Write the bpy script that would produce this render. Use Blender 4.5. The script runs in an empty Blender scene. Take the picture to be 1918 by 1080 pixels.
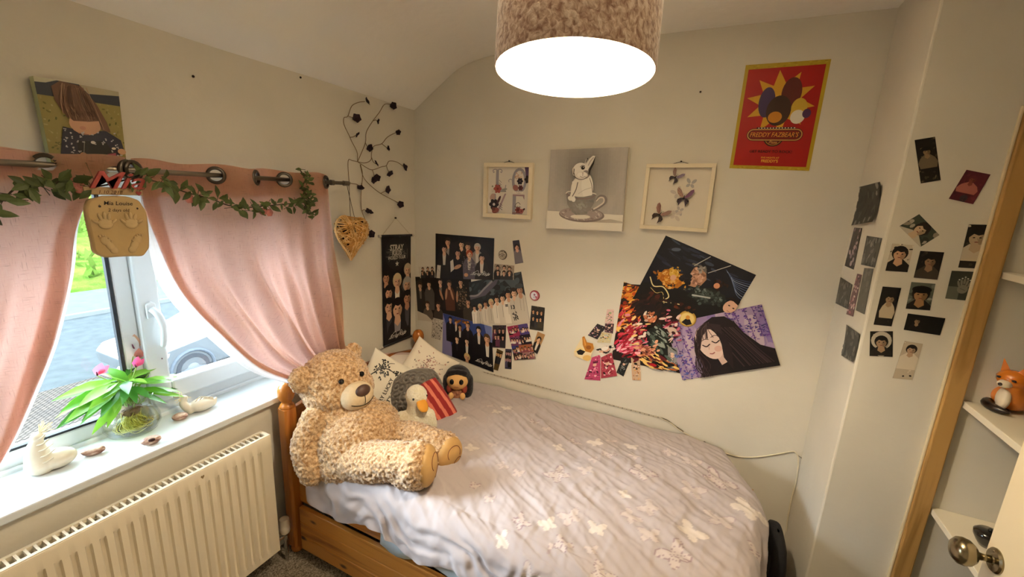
import bpy, bmesh, math, random
import numpy as np
from mathutils import Vector, Matrix, noise as mnoise

random.seed(7)
SC = bpy.context.scene
COL = SC.collection

# ------------------------------------------------------------------ camera, world, exposure
FOC = 782.6
CAM = np.array([1.696, -2.13, 1.71])
RM = np.array([[0.89990101, 0.43380006, 0.04467309],
               [0.1323449, -0.17405536, -0.97580201],
               [-0.41552738, 0.88403747, -0.21404382]])
cam_data = bpy.data.cameras.new('camera')
cam_data.sensor_fit = 'HORIZONTAL'
cam_data.sensor_width = 36.0
cam_data.lens = FOC / 1918.0 * 36.0
cam_data.clip_start = 0.02
cam_data.clip_end = 200
cam = bpy.data.objects.new('camera', cam_data)
COL.objects.link(cam)
cam.matrix_world = Matrix((
    (RM[0][0], -RM[1][0], -RM[2][0], CAM[0]),
    (RM[0][1], -RM[1][1], -RM[2][1], CAM[1]),
    (RM[0][2], -RM[1][2], -RM[2][2], CAM[2]),
    (0, 0, 0, 1)))
SC.camera = cam

SC.view_settings.view_transform = 'Standard'
SC.view_settings.look = 'None'
SC.view_settings.gamma = 1.0
SC.view_settings.use_curve_mapping = False
SC.view_settings.exposure = 0.47

world = bpy.data.worlds.new('overcast sky')
SC.world = world
world.use_nodes = True
_bg = world.node_tree.nodes['Background']
_bg.inputs[0].default_value = (0.72, 0.87, 1.0, 1)
_bg.inputs[1].default_value = 14.0
# soft brighter patch of the overcast sky, low beyond the road
sun_d = bpy.data.lights.new('hazy sun', 'SUN')
sun_d.energy = 4.8
sun_d.angle = math.radians(18)
sun_d.color = (0.84, 0.92, 1.0)
sun = bpy.data.objects.new('hazy sun', sun_d)
COL.objects.link(sun)
sun.rotation_euler = Vector((.78, .50, -.42)).to_track_quat('-Z', 'Y').to_euler()
LAMP_W = 45.0
LAMP_COL = (1.0, 0.82, 0.57)


def ray(px, py):
    return RM.T @ np.array([(px - 959) / FOC, (py - 540) / FOC, 1.0])


def at(px, py, ax, val):
    """point of the plane ax = val seen at a photo pixel"""
    d = ray(px, py)
    k = 'xyz'.index(ax)
    return CAM + d * ((val - CAM[k]) / d[k])


# ------------------------------------------------------------------ colours and materials
def lin(c):
    return c / 12.92 if c <= 0.04045 else ((c + 0.055) / 1.055) ** 2.4


def hexc(h):
    h = h.lstrip('#')
    return tuple(lin(int(h[i:i + 2], 16) / 255) for i in (0, 2, 4))


def C4(c):
    if isinstance(c, str):
        c = hexc(c)
    return (c[0], c[1], c[2], 1.0)


class NT:
    def __init__(self, name):
        self.m = bpy.data.materials.new(name)
        self.m.use_nodes = True
        self.t = self.m.node_tree
        self.b = self.t.nodes['Principled BSDF']
        self.out = self.t.nodes['Material Output']

    def n(self, kind, **kw):
        nd = self.t.nodes.new('ShaderNode' + kind)
        for k, v in kw.items():
            if k.startswith('i_'):
                nd.inputs[k[2:].replace('_', ' ')].default_value = v
            else:
                setattr(nd, k, v)
        return nd

    def l(self, a, b):
        self.t.links.new(a, b)

    def coord(self, scale=(1, 1, 1), kind='Object', rot=(0, 0, 0)):
        tc = self.n('TexCoord')
        mp = self.n('Mapping')
        mp.inputs['Scale'].default_value = scale
        mp.inputs['Rotation'].default_value = rot
        self.l(tc.outputs[kind], mp.inputs['Vector'])
        return mp.outputs['Vector']

    def ramp(self, fac, stops):
        r = self.n('ValToRGB')
        e = r.color_ramp.elements
        while len(e) < len(stops):
            e.new(0.5)
        for el, (p, c) in zip(e, stops):
            el.position = p
            el.color = C4(c)
        self.l(fac, r.inputs['Fac'])
        return r.outputs['Color']

    def bump(self, h, strength=0.3, dist=0.01):
        b = self.n('Bump')
        b.inputs['Strength'].default_value = strength
        b.inputs['Distance'].default_value = dist
        self.l(h, b.inputs['Height'])
        self.l(b.outputs['Normal'], self.b.inputs['Normal'])
        return b


MATS = {}


def mat(name, color='#808080', rough=0.6, metal=0.0, var=0.0, vscale=20.0, bump=0.0, bscale=60.0, bdist=0.004,
        emit=0.0, alpha=1.0, trans=0.0, ior=1.45, coat=0.0, sheen=0.0, spec=0.5, stretch=(1, 1, 1), color2=None):
    if name in MATS:
        return MATS[name]
    N = NT(name)
    c = C4(color)
    N.b.inputs['Base Color'].default_value = c
    N.b.inputs['Roughness'].default_value = rough
    N.b.inputs['Metallic'].default_value = metal
    N.b.inputs['IOR'].default_value = ior
    N.b.inputs['Transmission Weight'].default_value = trans
    N.b.inputs['Coat Weight'].default_value = coat
    N.b.inputs['Sheen Weight'].default_value = sheen
    N.b.inputs['Specular IOR Level'].default_value = spec
    if var or color2:
        co = N.coord((vscale * stretch[0], vscale * stretch[1], vscale * stretch[2]))
        nz = N.n('TexNoise')
        nz.inputs['Detail'].default_value = 5
        N.l(co, nz.inputs['Vector'])
        nz.inputs['Scale'].default_value = 1.0
        if color2:
            cc = N.ramp(nz.outputs['Fac'], [(0.35, color), (0.65, color2)])
        else:
            d = tuple(x * (1 - var) for x in c[:3])
            u = tuple(min(1, x * (1 + var)) for x in c[:3])
            cc = N.ramp(nz.outputs['Fac'], [(0.3, d), (0.7, u)])
        N.l(cc, N.b.inputs['Base Color'])
    if bump:
        co = N.coord((bscale * stretch[0], bscale * stretch[1], bscale * stretch[2]))
        nz = N.n('TexNoise')
        nz.inputs['Scale'].default_value = 1.0
        nz.inputs['Detail'].default_value = 4
        N.l(co, nz.inputs['Vector'])
        N.bump(nz.outputs['Fac'], bump, bdist)
    if emit:
        N.b.inputs['Emission Color'].default_value = c
        N.b.inputs['Emission Strength'].default_value = emit
    MATS[name] = N.m
    return N.m


def m_print():
    """ink on paper or cloth: colour held by the mesh"""
    if 'print' in MATS:
        return MATS['print']
    N = NT('printed paper')
    a = N.n('Attribute', attribute_name='Col')
    N.l(a.outputs['Color'], N.b.inputs['Base Color'])
    N.b.inputs['Roughness'].default_value = 0.42
    N.b.inputs['Specular IOR Level'].default_value = 0.35
    MATS['print'] = N.m
    return N.m


def m_cloth_print():
    if 'clothprint' in MATS:
        return MATS['clothprint']
    N = NT('printed cotton')
    a = N.n('Attribute', attribute_name='Col')
    N.l(a.outputs['Color'], N.b.inputs['Base Color'])
    N.b.inputs['Roughness'].default_value = 0.85
    N.b.inputs['Sheen Weight'].default_value = 0.15
    co = N.coord((900, 900, 900))
    nz = N.n('TexNoise')
    nz.inputs['Scale'].default_value = 1
    N.l(co, nz.inputs['Vector'])
    N.bump(nz.outputs['Fac'], 0.12, 0.001)
    MATS['clothprint'] = N.m
    return N.m


def m_wood(name, dark, light, knots='#3a1c08', scale=1.0, axis='X', rough=0.42, knot_scale=7.0):
    if name in MATS:
        return MATS[name]
    N = NT(name)
    s = {'X': (1.2, 14, 14), 'Y': (14, 1.2, 14), 'Z': (14, 14, 1.2)}[axis]
    co = N.coord(tuple(x * scale for x in s))
    nz = N.n('TexNoise')
    nz.inputs['Scale'].default_value = 1.6
    nz.inputs['Detail'].default_value = 6
    nz.inputs['Distortion'].default_value = 1.2
    N.l(co, nz.inputs['Vector'])
    grain = N.ramp(nz.outputs['Fac'], [(0.28, dark), (0.5, light), (0.62, light), (0.8, dark)])
    k = {'X': (0.55, .02, 1.3), 'Y': (.02, 0.55, 1.3), 'Z': (1, .02, 0.5)}[axis]
    vo = N.n('TexVoronoi')
    vo.inputs['Scale'].default_value = knot_scale
    co2 = N.coord(k)
    N.l(co2, vo.inputs['Vector'])
    kf = N.ramp(vo.outputs['Distance'], [(0.06, (1, 1, 1)), (0.14, (0, 0, 0))])
    mx = N.n('Mix', data_type='RGBA')
    N.l(kf, mx.inputs['Factor'])
    N.l(grain, mx.inputs['A'])
    mx.inputs['B'].default_value = C4(knots)
    N.l(mx.outputs['Result'], N.b.inputs['Base Color'])
    N.b.inputs['Roughness'].default_value = rough
    N.b.inputs['Coat Weight'].default_value = 0.15
    N.bump(nz.outputs['Fac'], 0.15, 0.002)
    MATS[name] = N.m
    return N.m


# ------------------------------------------------------------------ mesh helpers
class MB:
    def __init__(self):
        self.v, self.f, self.c = [], [], []

    def add(self, vs, fs, col=None):
        o = len(self.v)
        self.v += [tuple(map(float, x)) for x in vs]
        for f in fs:
            self.f.append(tuple(i + o for i in f))
            self.c.append(col)
        return self

    def box(self, a, b, col=None):
        x0, y0, z0 = a
        x1, y1, z1 = b
        vs = [(x0, y0, z0), (x1, y0, z0), (x1, y1, z0), (x0, y1, z0), (x0, y0, z1), (x1, y0, z1), (x1, y1, z1), (x0, y1, z1)]
        return self.add(vs, [(3, 2, 1, 0), (4, 5, 6, 7), (0, 1, 5, 4), (1, 2, 6, 5), (2, 3, 7, 6), (3, 0, 4, 7)], col)

    def obox(self, c, ex, ey, ez, col=None):
        """box from a centre and three half-extent vectors"""
        c, ex, ey, ez = map(np.array, (c, ex, ey, ez))
        vs = []
        for k in (-1, 1):
            for i, j in ((-1, -1), (1, -1), (1, 1), (-1, 1)):
                vs.append(c + ex * i + ey * j + ez * k)
        return self.add(vs, [(3, 2, 1, 0), (4, 5, 6, 7), (0, 1, 5, 4), (1, 2, 6, 5), (2, 3, 7, 6), (3, 0, 4, 7)], col)

    def tube(self, pts, r, n=8, cap=True, col=None):
        pts = [np.array(p, float) for p in pts]
        rs = r if hasattr(r, '__len__') else [r] * len(pts)
        up = None
        vs, fs = [], []
        for i, p in enumerate(pts):
            d = pts[min(i + 1, len(pts) - 1)] - pts[max(i - 1, 0)]
            d = d / (np.linalg.norm(d) + 1e-12)
            if up is None:
                up = np.cross(d, (0, 0, 1) if abs(d[2]) < 0.9 else (1, 0, 0))
            else:
                up = up - d * (up @ d)
            up = up / (np.linalg.norm(up) + 1e-12)
            w = np.cross(d, up)
            for k in range(n):
                a = 2 * math.pi * k / n
                vs.append(p + rs[i] * (math.cos(a) * up + math.sin(a) * w))
        for i in range(len(pts) - 1):
            for k in range(n):
                k2 = (k + 1) % n
                fs.append((i * n + k, i * n + k2, (i + 1) * n + k2, (i + 1) * n + k))
        if cap:
            fs.append(tuple(range(n - 1, -1, -1)))
            fs.append(tuple((len(pts) - 1) * n + k for k in range(n)))
        return self.add(vs, fs, col)

    def lathe(self, prof, c=(0, 0, 0), n=24, axis=(0, 0, 1), col=None, sx=1.0, sy=1.0):
        """profile of (radius, height) turned about an axis through c"""
        w = np.array(axis, float)
        w /= np.linalg.norm(w)
        u = np.cross(w, (0, 1, 0) if abs(w[1]) < 0.9 else (1, 0, 0))
        u /= np.linalg.norm(u)
        v = np.cross(w, u)
        vs, fs = [], []
        c = np.array(c, float)
        for r, h in prof:
            for k in range(n):
                a = 2 * math.pi * k / n
                vs.append(c + w * h + max(r, 1e-5) * (math.cos(a) * u * sx + math.sin(a) * v * sy))
        for i in range(len(prof) - 1):
            for k in range(n):
                k2 = (k + 1) % n
                fs.append((i * n + k, i * n + k2, (i + 1) * n + k2, (i + 1) * n + k))
        return self.add(vs, fs, col)

    def ball(self, c, r, n=16, m=10, col=None, M=None):
        """ellipsoid; M optional 3x3 rotation"""
        r = np.array(r if hasattr(r, '__len__') else (r, r, r), float)
        M = np.eye(3) if M is None else np.array(M)
        vs, fs = [], []
        for i in range(m + 1):
            t = math.pi * i / m
            for k in range(n):
                a = 2 * math.pi * k / n
                s = max(math.sin(t), 1e-4)
                vs.append(np.array(c) + M @ (r * (s * math.cos(a), s * math.sin(a), math.cos(t))))
        for i in range(m):
            for k in range(n):
                k2 = (k + 1) % n
                fs.append((i * n + k, (i + 1) * n + k, (i + 1) * n + k2, i * n + k2))
        return self.add(vs, fs, col)

    def grid(self, P, col=None, closed=False):
        """P: array [rows][cols][3]"""
        P = np.asarray(P, float)
        R, Cn = P.shape[:2]
        fs = []
        for i in range(R - 1):
            for k in range(Cn - (0 if closed else 1)):
                k2 = (k + 1) % Cn
                fs.append((i * Cn + k, i * Cn + k2, (i + 1) * Cn + k2, (i + 1) * Cn + k))
        return self.add(P.reshape(-1, 3), fs, col)

    def prism(self, poly, z0, z1, frame=None, col=None):
        """extrude a 2-d polygon along the third axis of a frame (origin, u, v, n)"""
        o, u, v, n = [np.array(x, float) for x in (frame or ((0, 0, 0), (1, 0, 0), (0, 1, 0), (0, 0, 1)))]
        k = len(poly)
        vs = [o + u * a + v * b + n * z0 for a, b in poly] + [o + u * a + v * b + n * z1 for a, b in poly]
        fs = [tuple(range(k - 1, -1, -1)), tuple(range(k, 2 * k))]
        fs += [(i, (i + 1) % k, k + (i + 1) % k, k + i) for i in range(k)]
        return self.add(vs, fs, col)


def set_cols(me, cols):
    a = me.color_attributes.new('Col', 'FLOAT_COLOR', 'CORNER')
    buf = np.ones((len(me.loops), 4), np.float32)
    i = 0
    for p, c in zip(me.polygons, cols):
        buf[p.loop_start:p.loop_start + p.loop_total, :3] = (c if c is not None else (0.5, 0.5, 0.5))
    a.data.foreach_set('color', buf.ravel())


def mesh_of(name, mb, base):
    me = bpy.data.meshes.new(name)
    b = np.array(base, float)
    v = np.array(mb.v, float).reshape(-1, 3) - b
    me.from_pydata(v.tolist(), [], mb.f)
    return me


BASE = {}


def put(name, mb, m, parent=None, smooth=False, bevel=0.0, base=None, subsurf=0, kind=None, label=None, cat=None,
        group=None, solid=0.0, autosmooth=None):
    """link one mesh object; verts are given in world space"""
    if parent is not None:
        base = BASE[parent.name]
    elif base is None:
        v = np.array(mb.v)
        base = (v[:, 0].mean(), v[:, 1].mean(), v[:, 2].min())
    me = mesh_of(name, mb, base)
    me.materials.append(m)
    if any(c is not None for c in mb.c):
        set_cols(me, mb.c)
    o = bpy.data.objects.new(name, me)
    COL.objects.link(o)
    BASE[o.name] = tuple(base)
    if parent is not None:
        o.parent = parent
    else:
        o.location = base
    if smooth:
        me.polygons.foreach_set('use_smooth', [True] * len(me.polygons))
    if autosmooth:
        me.polygons.foreach_set('use_smooth', [True] * len(me.polygons))
        me.set_sharp_from_angle(angle=math.radians(autosmooth))
    if solid:
        md = o.modifiers.new('solid', 'SOLIDIFY')
        md.thickness = solid
        md.offset = 0
    if bevel:
        md = o.modifiers.new('bevel', 'BEVEL')
        md.width = bevel
        md.segments = 2
        md.limit_method = 'ANGLE'
    if subsurf:
        md = o.modifiers.new('sub', 'SUBSURF')
        md.levels = md.render_levels = subsurf
    tag(o, label, cat, group, kind)
    return o


def tag(o, label=None, cat=None, group=None, kind=None):
    if label:
        o['label'] = label
    if cat:
        o['category'] = cat
    if group:
        o['group'] = group
    if kind:
        o['kind'] = kind
    return o


def thing(name, label, cat, base, group=None):
    o = bpy.data.objects.new(name, None)
    o.empty_display_size = 0.05
    COL.objects.link(o)
    o.location = tuple(map(float, base))
    BASE[o.name] = tuple(map(float, base))
    return tag(o, label, cat, group)


def bez(pts, n=8):
    """Catmull-Rom through points"""
    P = [np.array(p, float) for p in pts]
    P = [2 * P[0] - P[1]] + P + [2 * P[-1] - P[-2]]
    out = []
    for i in range(1, len(P) - 2):
        for k in range(n):
            t = k / n
            a, b, c, d = P[i - 1:i + 3]
            out.append(0.5 * (2 * b + (c - a) * t + (2 * a - 5 * b + 4 * c - d) * t * t + (3 * b - a - 3 * c + d) * t ** 3))
    out.append(P[-2])
    return out


def rotm(ax, deg):
    return np.array(Matrix.Rotation(math.radians(deg), 3, ax))


def unit(v):
    v = np.array(v, float)
    return v / np.linalg.norm(v)


def vnoise(P, scale, seed=0.0, octaves=4):
    """fractal noise on an array of points (...,3), about -1..1"""
    P = np.asarray(P, float)
    flat = P.reshape(-1, 3) * scale + seed
    return np.array([mnoise.fractal(Vector(p), 1.0, 2.0, octaves) for p in flat]).reshape(P.shape[:-1])

# ================================================================== the room
PAINT = mat('warm grey wall paint', '#d8d2c4', rough=0.8, var=0.035, vscale=3.0, bump=0.22, bscale=9, bdist=0.02, spec=0.25)
CEILP = mat('white ceiling paint', '#f3efe7', rough=0.85, var=0.02, vscale=3, bump=0.25, bscale=12, bdist=0.015, spec=0.2)
UPVC = mat('white window plastic', '#d9dee1', rough=0.3)
GLOSSW = mat('white gloss paint', '#ece8df', rough=0.28, bump=0.05, bscale=15)
WL, WB, WP, YP, WC = 0.0, 0.0, 2.194, -0.40, 2.47       # left wall, back wall, pier side, pier face, cupboard line
CEIL, YF = 2.445, -2.82


def struct(name, mb, m, **kw):
    return put(name, mb, m, kind='structure', **kw)


# carpet floor
def m_carpet():
    N = NT('beige grey carpet')
    co = N.coord((1, 1, 1))
    nz = N.n('TexNoise')
    nz.inputs['Scale'].default_value = 160
    nz.inputs['Detail'].default_value = 6
    N.l(co, nz.inputs['Vector'])
    N.l(N.ramp(nz.outputs['Fac'], [(0.3, '#4f473b'), (0.5, '#857a69'), (0.7, '#aba08e')]), N.b.inputs['Base Color'])
    N.b.inputs['Roughness'].default_value = 1
    N.b.inputs['Specular IOR Level'].default_value = 0.1
    N.bump(nz.outputs['Fac'], 0.9, 0.01)
    return N.m


struct('floor', MB().box((-0.25, YF - .1, -0.06), (3.1, 0.15, 0.0)), m_carpet())
struct('wall_back', MB().box((-0.25, 0, 0), (3.1, 0.15, 2.6)), PAINT)
Y0, Y1, Z0, Z1 = -2.16, -0.80, 0.757, 1.715
wl = MB()
wl.box((-.27, YF, 0), (0, 0, Z0)).box((-.27, YF, Z1), (0, 0, 2.62))
wl.box((-.27, Y1, Z0), (0, 0, Z1)).box((-.27, YF, Z0), (0, Y0, Z1))
struct('wall_left', wl, PAINT)
wr = MB().box((WP, YP, 0), (3.1, 0, 2.6))
wr.box((2.5, YF, 0), (3.1, -1.78, 2.6))
struct('wall_right', wr, PAINT, bevel=0.006)
struct('wall_front', MB().box((-.27, YF - .12, 0), (3.1, YF, 2.6)), PAINT)
struct('wall_cupboard', MB().box((2.92, -1.9, 0), (3.1, YP, 2.6)), mat('cream cupboard paint', '#cfc3a6', rough=0.7, bump=0.1, bscale=12, bdist=0.01))
# ceiling: flat part and the sloping part over the window wall
# straight slope, a soft bend, then the flat part
ca, cb, cc_ = np.array((0, 2.186)), np.array((.372, 2.437)), np.array((.66, 2.4445))
sm = [ca + (cb - ca) * t for t in np.linspace(0, .70, 8)]
b0 = sm[-1]
sm += [b0 * (1 - t) ** 2 + 2 * cb * t * (1 - t) + cc_ * t * t for t in np.linspace(0, 1, 13)[1:]]
sm += [np.array((x, 2.4445 + .0005 * (x - .66))) for x in np.linspace(.9, 3.1, 8)]
rows = []
for yy in np.linspace(YF, 0.0, 14):
    rows.append([(p[0], yy, p[1] + 0.002 * math.sin(yy * 7 + p[0] * 5)) for p in sm])
ce = MB().grid(rows)
ce.add([(-.27, YF, 2.62), (3.1, YF, 2.62), (3.1, .15, 2.62), (-.27, .15, 2.62)], [(0, 1, 2, 3)])
struct('ceiling', ce, CEILP, smooth=True)
bb = MB().box((0, YF, 0), (.016, -1.06, .11))
struct('baseboard_left', bb, GLOSSW, bevel=.004)
bb = MB().box((0.1, -.016, 0), (WP, 0, .11))
struct('baseboard_back', bb, GLOSSW, bevel=.004)
# wood batten on the pier edge beside the cupboard
PINE_Z = m_wood('bare pine upright', '#8d6836', '#b48c50', axis='Z', knot_scale=6.5, rough=0.55)
struct('trim_1', MB().box((2.425, YP - .022, 0), (2.472, YP, 2.02)), PINE_Z, bevel=.004)
struct('trim_2', MB().box((2.419, YP - .012, 0), (2.425, YP, 2.02)), mat('pale filler edge', '#cfc0a0', rough=.7), bevel=.002)

# ------------------------------------------------------------------ window
FX0, FX1 = -.27, -.215
win = bpy.data.objects.new('window_1', None)
COL.objects.link(win)
win.location = (-.24, -1.45, Z0)
BASE['window_1'] = (-.24, -1.45, Z0)
tag(win, kind='structure')
fr = MB()
fr.box((FX0, Y0, Z0), (FX1, Y1, .852)).box((FX0, Y0, Z1 - .06), (FX1, Y1, Z1))
fr.box((FX0, Y0, .85), (FX1, Y0 + .06, Z1 - .05)).box((FX0, Y1 - .05, .85), (FX1, Y1, Z1 - .05))
fr.box((FX0, -1.425, .85), (FX1, -1.372, Z1 - .05))
fr.box((FX1, Y0, Z0), (FX1 + .014, Y1, .80))
put('frame', fr, UPVC, win, bevel=.006)
put('seal', MB().box((-.232, -1.437, .852), (-.2135, -1.427, 1.66)).box((-.232, Y0 + .06, .852), (-.2135, -1.427, .860)),
    mat('dark rubber seal', '#20242c', rough=.6), win)
sa = MB()
SX0, SX1 = -.25, -.19
sa.box((SX0, -1.372, .845), (SX1, -1.30, 1.675)).box((SX0, -.885, .845), (SX1, -.835, 1.675))
sa.box((SX0, -1.30, .845), (SX1, -.885, .925)).box((SX0, -1.30, 1.60), (SX1, -.885, 1.675))
put('sash', sa, UPVC, win, bevel=.008)


def m_pane():
    N = NT('window glass')
    t = N.n('BsdfTransparent')
    t.inputs['Color'].default_value = (.96, .985, .98, 1)
    g = N.n('BsdfGlossy')
    g.inputs['Roughness'].default_value = 0.02
    fz = N.n('LayerWeight')
    fz.inputs['Blend'].default_value = .12
    mx = N.n('MixShader')
    N.l(fz.outputs['Facing'], mx.inputs[0])
    N.l(t.outputs[0], mx.inputs[1])
    N.l(g.outputs[0], mx.inputs[2])
    N.l(mx.outputs[0], N.out.inputs['Surface'])
    return N.m


PANE = m_pane()
put('glass', MB().add([(-.236, Y0 + .05, .84), (-.236, -1.42, .84), (-.236, -1.42, 1.67), (-.236, Y0 + .05, 1.67)], [(0, 1, 2, 3)]), PANE, win)
put('glass', MB().add([(-.222, -1.31, .915), (-.222, -.88, .915), (-.222, -.88, 1.61), (-.222, -1.31, 1.61)], [(0, 1, 2, 3)]), PANE, win)
hb = MB()
hb.prism([(-.016, -.028), (.016, -.028), (.016, .028), (0, .04), (-.016, .028)], 0, .012, ((SX1, -1.337, 1.225), (0, 1, 0), (0, 0, 1), (1, 0, 0)))
hd = put('handle', hb, UPVC, win, bevel=.004)
put('handle_grip', MB().tube(bez([(SX1 + .01, -1.337, 1.232), (SX1 + .034, -1.330, 1.215), (SX1 + .043, -1.322, 1.17), (SX1 + .036, -1.322, 1.115), (SX1 + .028, -1.324, 1.085)], 5), [.0125] * 11 + [.0105] * 9 + [.008], 10), UPVC, hd, smooth=True)
put('sill_board', MB().box((FX0 + .01, Y0 - .04, .757), (.032, -.80, .785)), mat('white gloss sill', '#d3d8da', rough=.12, coat=.4), win, bevel=.005)

# ------------------------------------------------------------------ outside
GZ = -2.4
ROADM = mat('grey tarmac', '#3c4041', rough=.9, spec=0.0, var=.12, vscale=4, bump=.3, bscale=120)
struct('road', MB().box((-15.2, -25, GZ - .2), (-9.6, 45, GZ)), ROADM)
PAVM = mat('pale pavement', '#454746', rough=.9, spec=0.0, var=.08, vscale=3)
struct('pavement', MB().box((-18.4, -25, GZ - .2), (-15.2, 45, GZ + .11)), PAVM)
struct('kerb', MB().box((-15.2, -25, GZ - .2), (-15.05, 45, GZ + .12)), mat('kerb stone', '#5f6160', rough=.9, spec=0.0))


def m_brick():
    N = NT('block paving')
    b = N.n('TexBrick')
    b.inputs['Scale'].default_value = 4.2
    b.inputs['Color1'].default_value = C4('#4d4640')
    b.inputs['Color2'].default_value = C4('#443f3b')
    b.inputs['Mortar'].default_value = C4('#252321')
    b.inputs['Mortar Size'].default_value = .03
    N.l(N.coord(rot=(0, 0, .78)), b.inputs['Vector'])
    N.l(b.outputs['Color'], N.b.inputs['Base Color'])
    N.b.inputs['Specular IOR Level'].default_value = 0
    N.b.inputs['Roughness'].default_value = .9
    return N.m


struct('ground', MB().box((-9.6, -25, GZ - .2), (-.3, 45, GZ + .02)), m_brick())
# grass bank over the road
gx = np.linspace(-18.4, -46, 24)
gy = np.linspace(-16, 46, 40)
G = np.array([[(x, y, GZ + .05 + max(0, (-18.4 - x)) * .16 + .12 * math.sin(x * 1.7 + y) * (x < -19)) for y in gy] for x in gx])
bank = put('grass_bank', MB().grid(G), mat('bank grass', '#35501a', rough=1, spec=0.0, vscale=1.6, color2='#5a6a2c', bump=.8, bscale=18, bdist=.2),
           smooth=True, kind='stuff', label='bright green grass bank across the road', cat='grass')
hm = MB()
rr = random.Random(3)
for i in range(900):
    x = rr.uniform(-19.2, -30)
    y = rr.uniform(-2, 26)
    z = GZ + .05 + (-18.4 - x) * .16
    h = rr.uniform(.15, .6)
    a = rr.uniform(0, 6.28)
    dx, dy = math.cos(a) * .12, math.sin(a) * .12
    tp = (x + rr.uniform(-.2, .2), y + rr.uniform(-.2, .2), z + h)
    hm.add([(x - dx, y - dy, z), (x + dx, y + dy, z), (tp[0] + dx, tp[1] + dy, tp[2] * 1 - h * .3), tp], [(0, 1, 2, 3)])
put('undergrowth', hm, mat('bank leaves', '#456320', rough=.9, spec=0.0, vscale=.9, color2='#4b5826'), kind='stuff', label='leafy weeds growing on the grass bank', cat='plants')


def build_car():
    X0, X1 = -10.35, -8.62
    base = (-9.5, 4.1, GZ + .02)
    car = thing('car', 'white car parked below the window', 'car', base)
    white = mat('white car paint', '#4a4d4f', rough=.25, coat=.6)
    glassm = mat('dark car glass', '#2f4a50', rough=.06, coat=.5)
    prof = [(2.12, .42), (2.08, .66), (2.2, .80), (3.25, .98), (3.5, 1.02), (5.9, 1.0), (6.2, .9), (6.25, .4), (6.1, .3), (2.3, .3)]
    rows = []
    for t, inset in ((X0 + .0, .10), (X0 + .05, .0), (X1 - .05, .0), (X1, .10)):
        rows.append((t, inset))
    b = MB()
    k = len(prof)
    cy, cz = 4.15, .68
    vs = []
    for t, ins in rows:
        for y, z in prof:
            s = 1 - ins * .25
            vs.append((t, cy + (y - cy) * s, base[2] + cz + (z - cz) * (1 - ins)))
    fs = [tuple(range(k - 1, -1, -1)), tuple(3 * k + i for i in range(k))]
    for r in range(3):
        fs += [(r * k + i, r * k + (i + 1) % k, (r + 1) * k + (i + 1) % k, (r + 1) * k + i) for i in range(k)]
    b.add(vs, fs)
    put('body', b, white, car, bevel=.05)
    roof = [(3.35, .99), (4.15, 1.42), (5.3, 1.46), (6.05, 1.02)]
    g = MB()
    lo, hi = [], []
    vs = []
    for sgn, xx, xi in ((0, X0 + .08, X0 + .26), (1, X1 - .08, X1 - .26)):
        for y, z in roof:
            vs.append(((xi if z > 1.2 else xx), y, base[2] + z))
    g.add(vs, [(3, 2, 1, 0), (4, 5, 6, 7), (0, 1, 5, 4), (2, 3, 7, 6)])
    put('window', g, glassm, car)
    put('roof', MB().box((X0 + .27, 4.16, base[2] + 1.415), (X1 - .27, 5.3, base[2] + 1.475)), white, car, bevel=.03)
    for xx, s in ((X1 + .01, 1), (X0 - .01, -1)):
        for yy in (2.98, 5.45):
            w = put('wheel', MB().lathe([(.0, -.2), (.32, -.2), (.335, -.17), (.335, -.03), (.31, 0), (.24, 0)], (xx, yy, base[2] + .335), 28, (s, 0, 0)),
                    mat('tyre rubber', '#22252a', rough=.8), car, smooth=False)
            put('hub', MB().lathe([(.24, 0), (.225, -.02), (.06, -.005), (.0, -.002)], (xx, yy, base[2] + .335), 14, (s, 0, 0)), mat('alloy', '#777b80', rough=.3, metal=.6), w)
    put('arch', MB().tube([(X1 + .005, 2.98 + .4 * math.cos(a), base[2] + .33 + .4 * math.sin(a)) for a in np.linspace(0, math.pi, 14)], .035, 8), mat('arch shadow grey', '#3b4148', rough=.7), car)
    put('mirror', MB().ball((X1 + .10, 3.62, base[2] + 1.03), (.11, .08, .075)), white, car, smooth=True)
    put('headlamp', MB().ball((X1 - .2, 2.2, base[2] + .68), (.19, .12, .09)), mat('lamp lens', '#aab4ba', rough=.1), car, smooth=True)

    car.location = (base[0] + 1.0, base[1] - .6, base[2])


build_car()

# ================================================================== radiator
RADM = mat('cream radiator enamel', '#e6dac2', rough=.35, coat=.2)
RX0, RX1, RY0, RY1, RZ0, RZ1 = .055, .125, -2.25, -1.118, .10, .682
rad = thing('radiator', 'long cream panel radiator with a slotted top grille under the window', 'radiator', (.09, -1.7, 0))
# fluted front panel: raised flutes pressed in the steel sheet
pan = MB()
pitch = .0333
nfl = int((RY1 - .05 - RY0) / pitch)
ys, xs = [RY1], [RX1 - .006]
yy = RY1 - .045
for i in range(nfl):
    for off, dx in ((0, 0), (.004, -.010), (.013, -.010), (.017, 0)):
        ys.append(yy - off)
        xs.append(RX1 + dx)
    yy -= pitch
ys.append(RY0)
xs.append(RX1)
zs = [(RZ0, -.012), (RZ0 + .004, -.003), (RZ0 + .03, -.002), (RZ0 + .045, 0), (RZ1 - .07, 0), (RZ1 - .055, -.002), (RZ1 - .012, -.002), (RZ1 - .004, -.004), (RZ1 - .001, -.01)]
rows = []
for z, dx in zs:
    flat = dx != 0
    rows.append([((RX1 + dx) if flat else x, y, z) for x, y in zip(xs, ys)])
pan.grid(rows)
put('front_panel', pan, RADM, rad, autosmooth=40)
put('back_panel', MB().box((RX0, RY0, RZ0 + .01), (RX0 + .012, RY1 - .02, RZ1 - .02)), RADM, rad)
gr = MB()
gx0, gx1 = RX0 + .004, RX1 - .008
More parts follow.
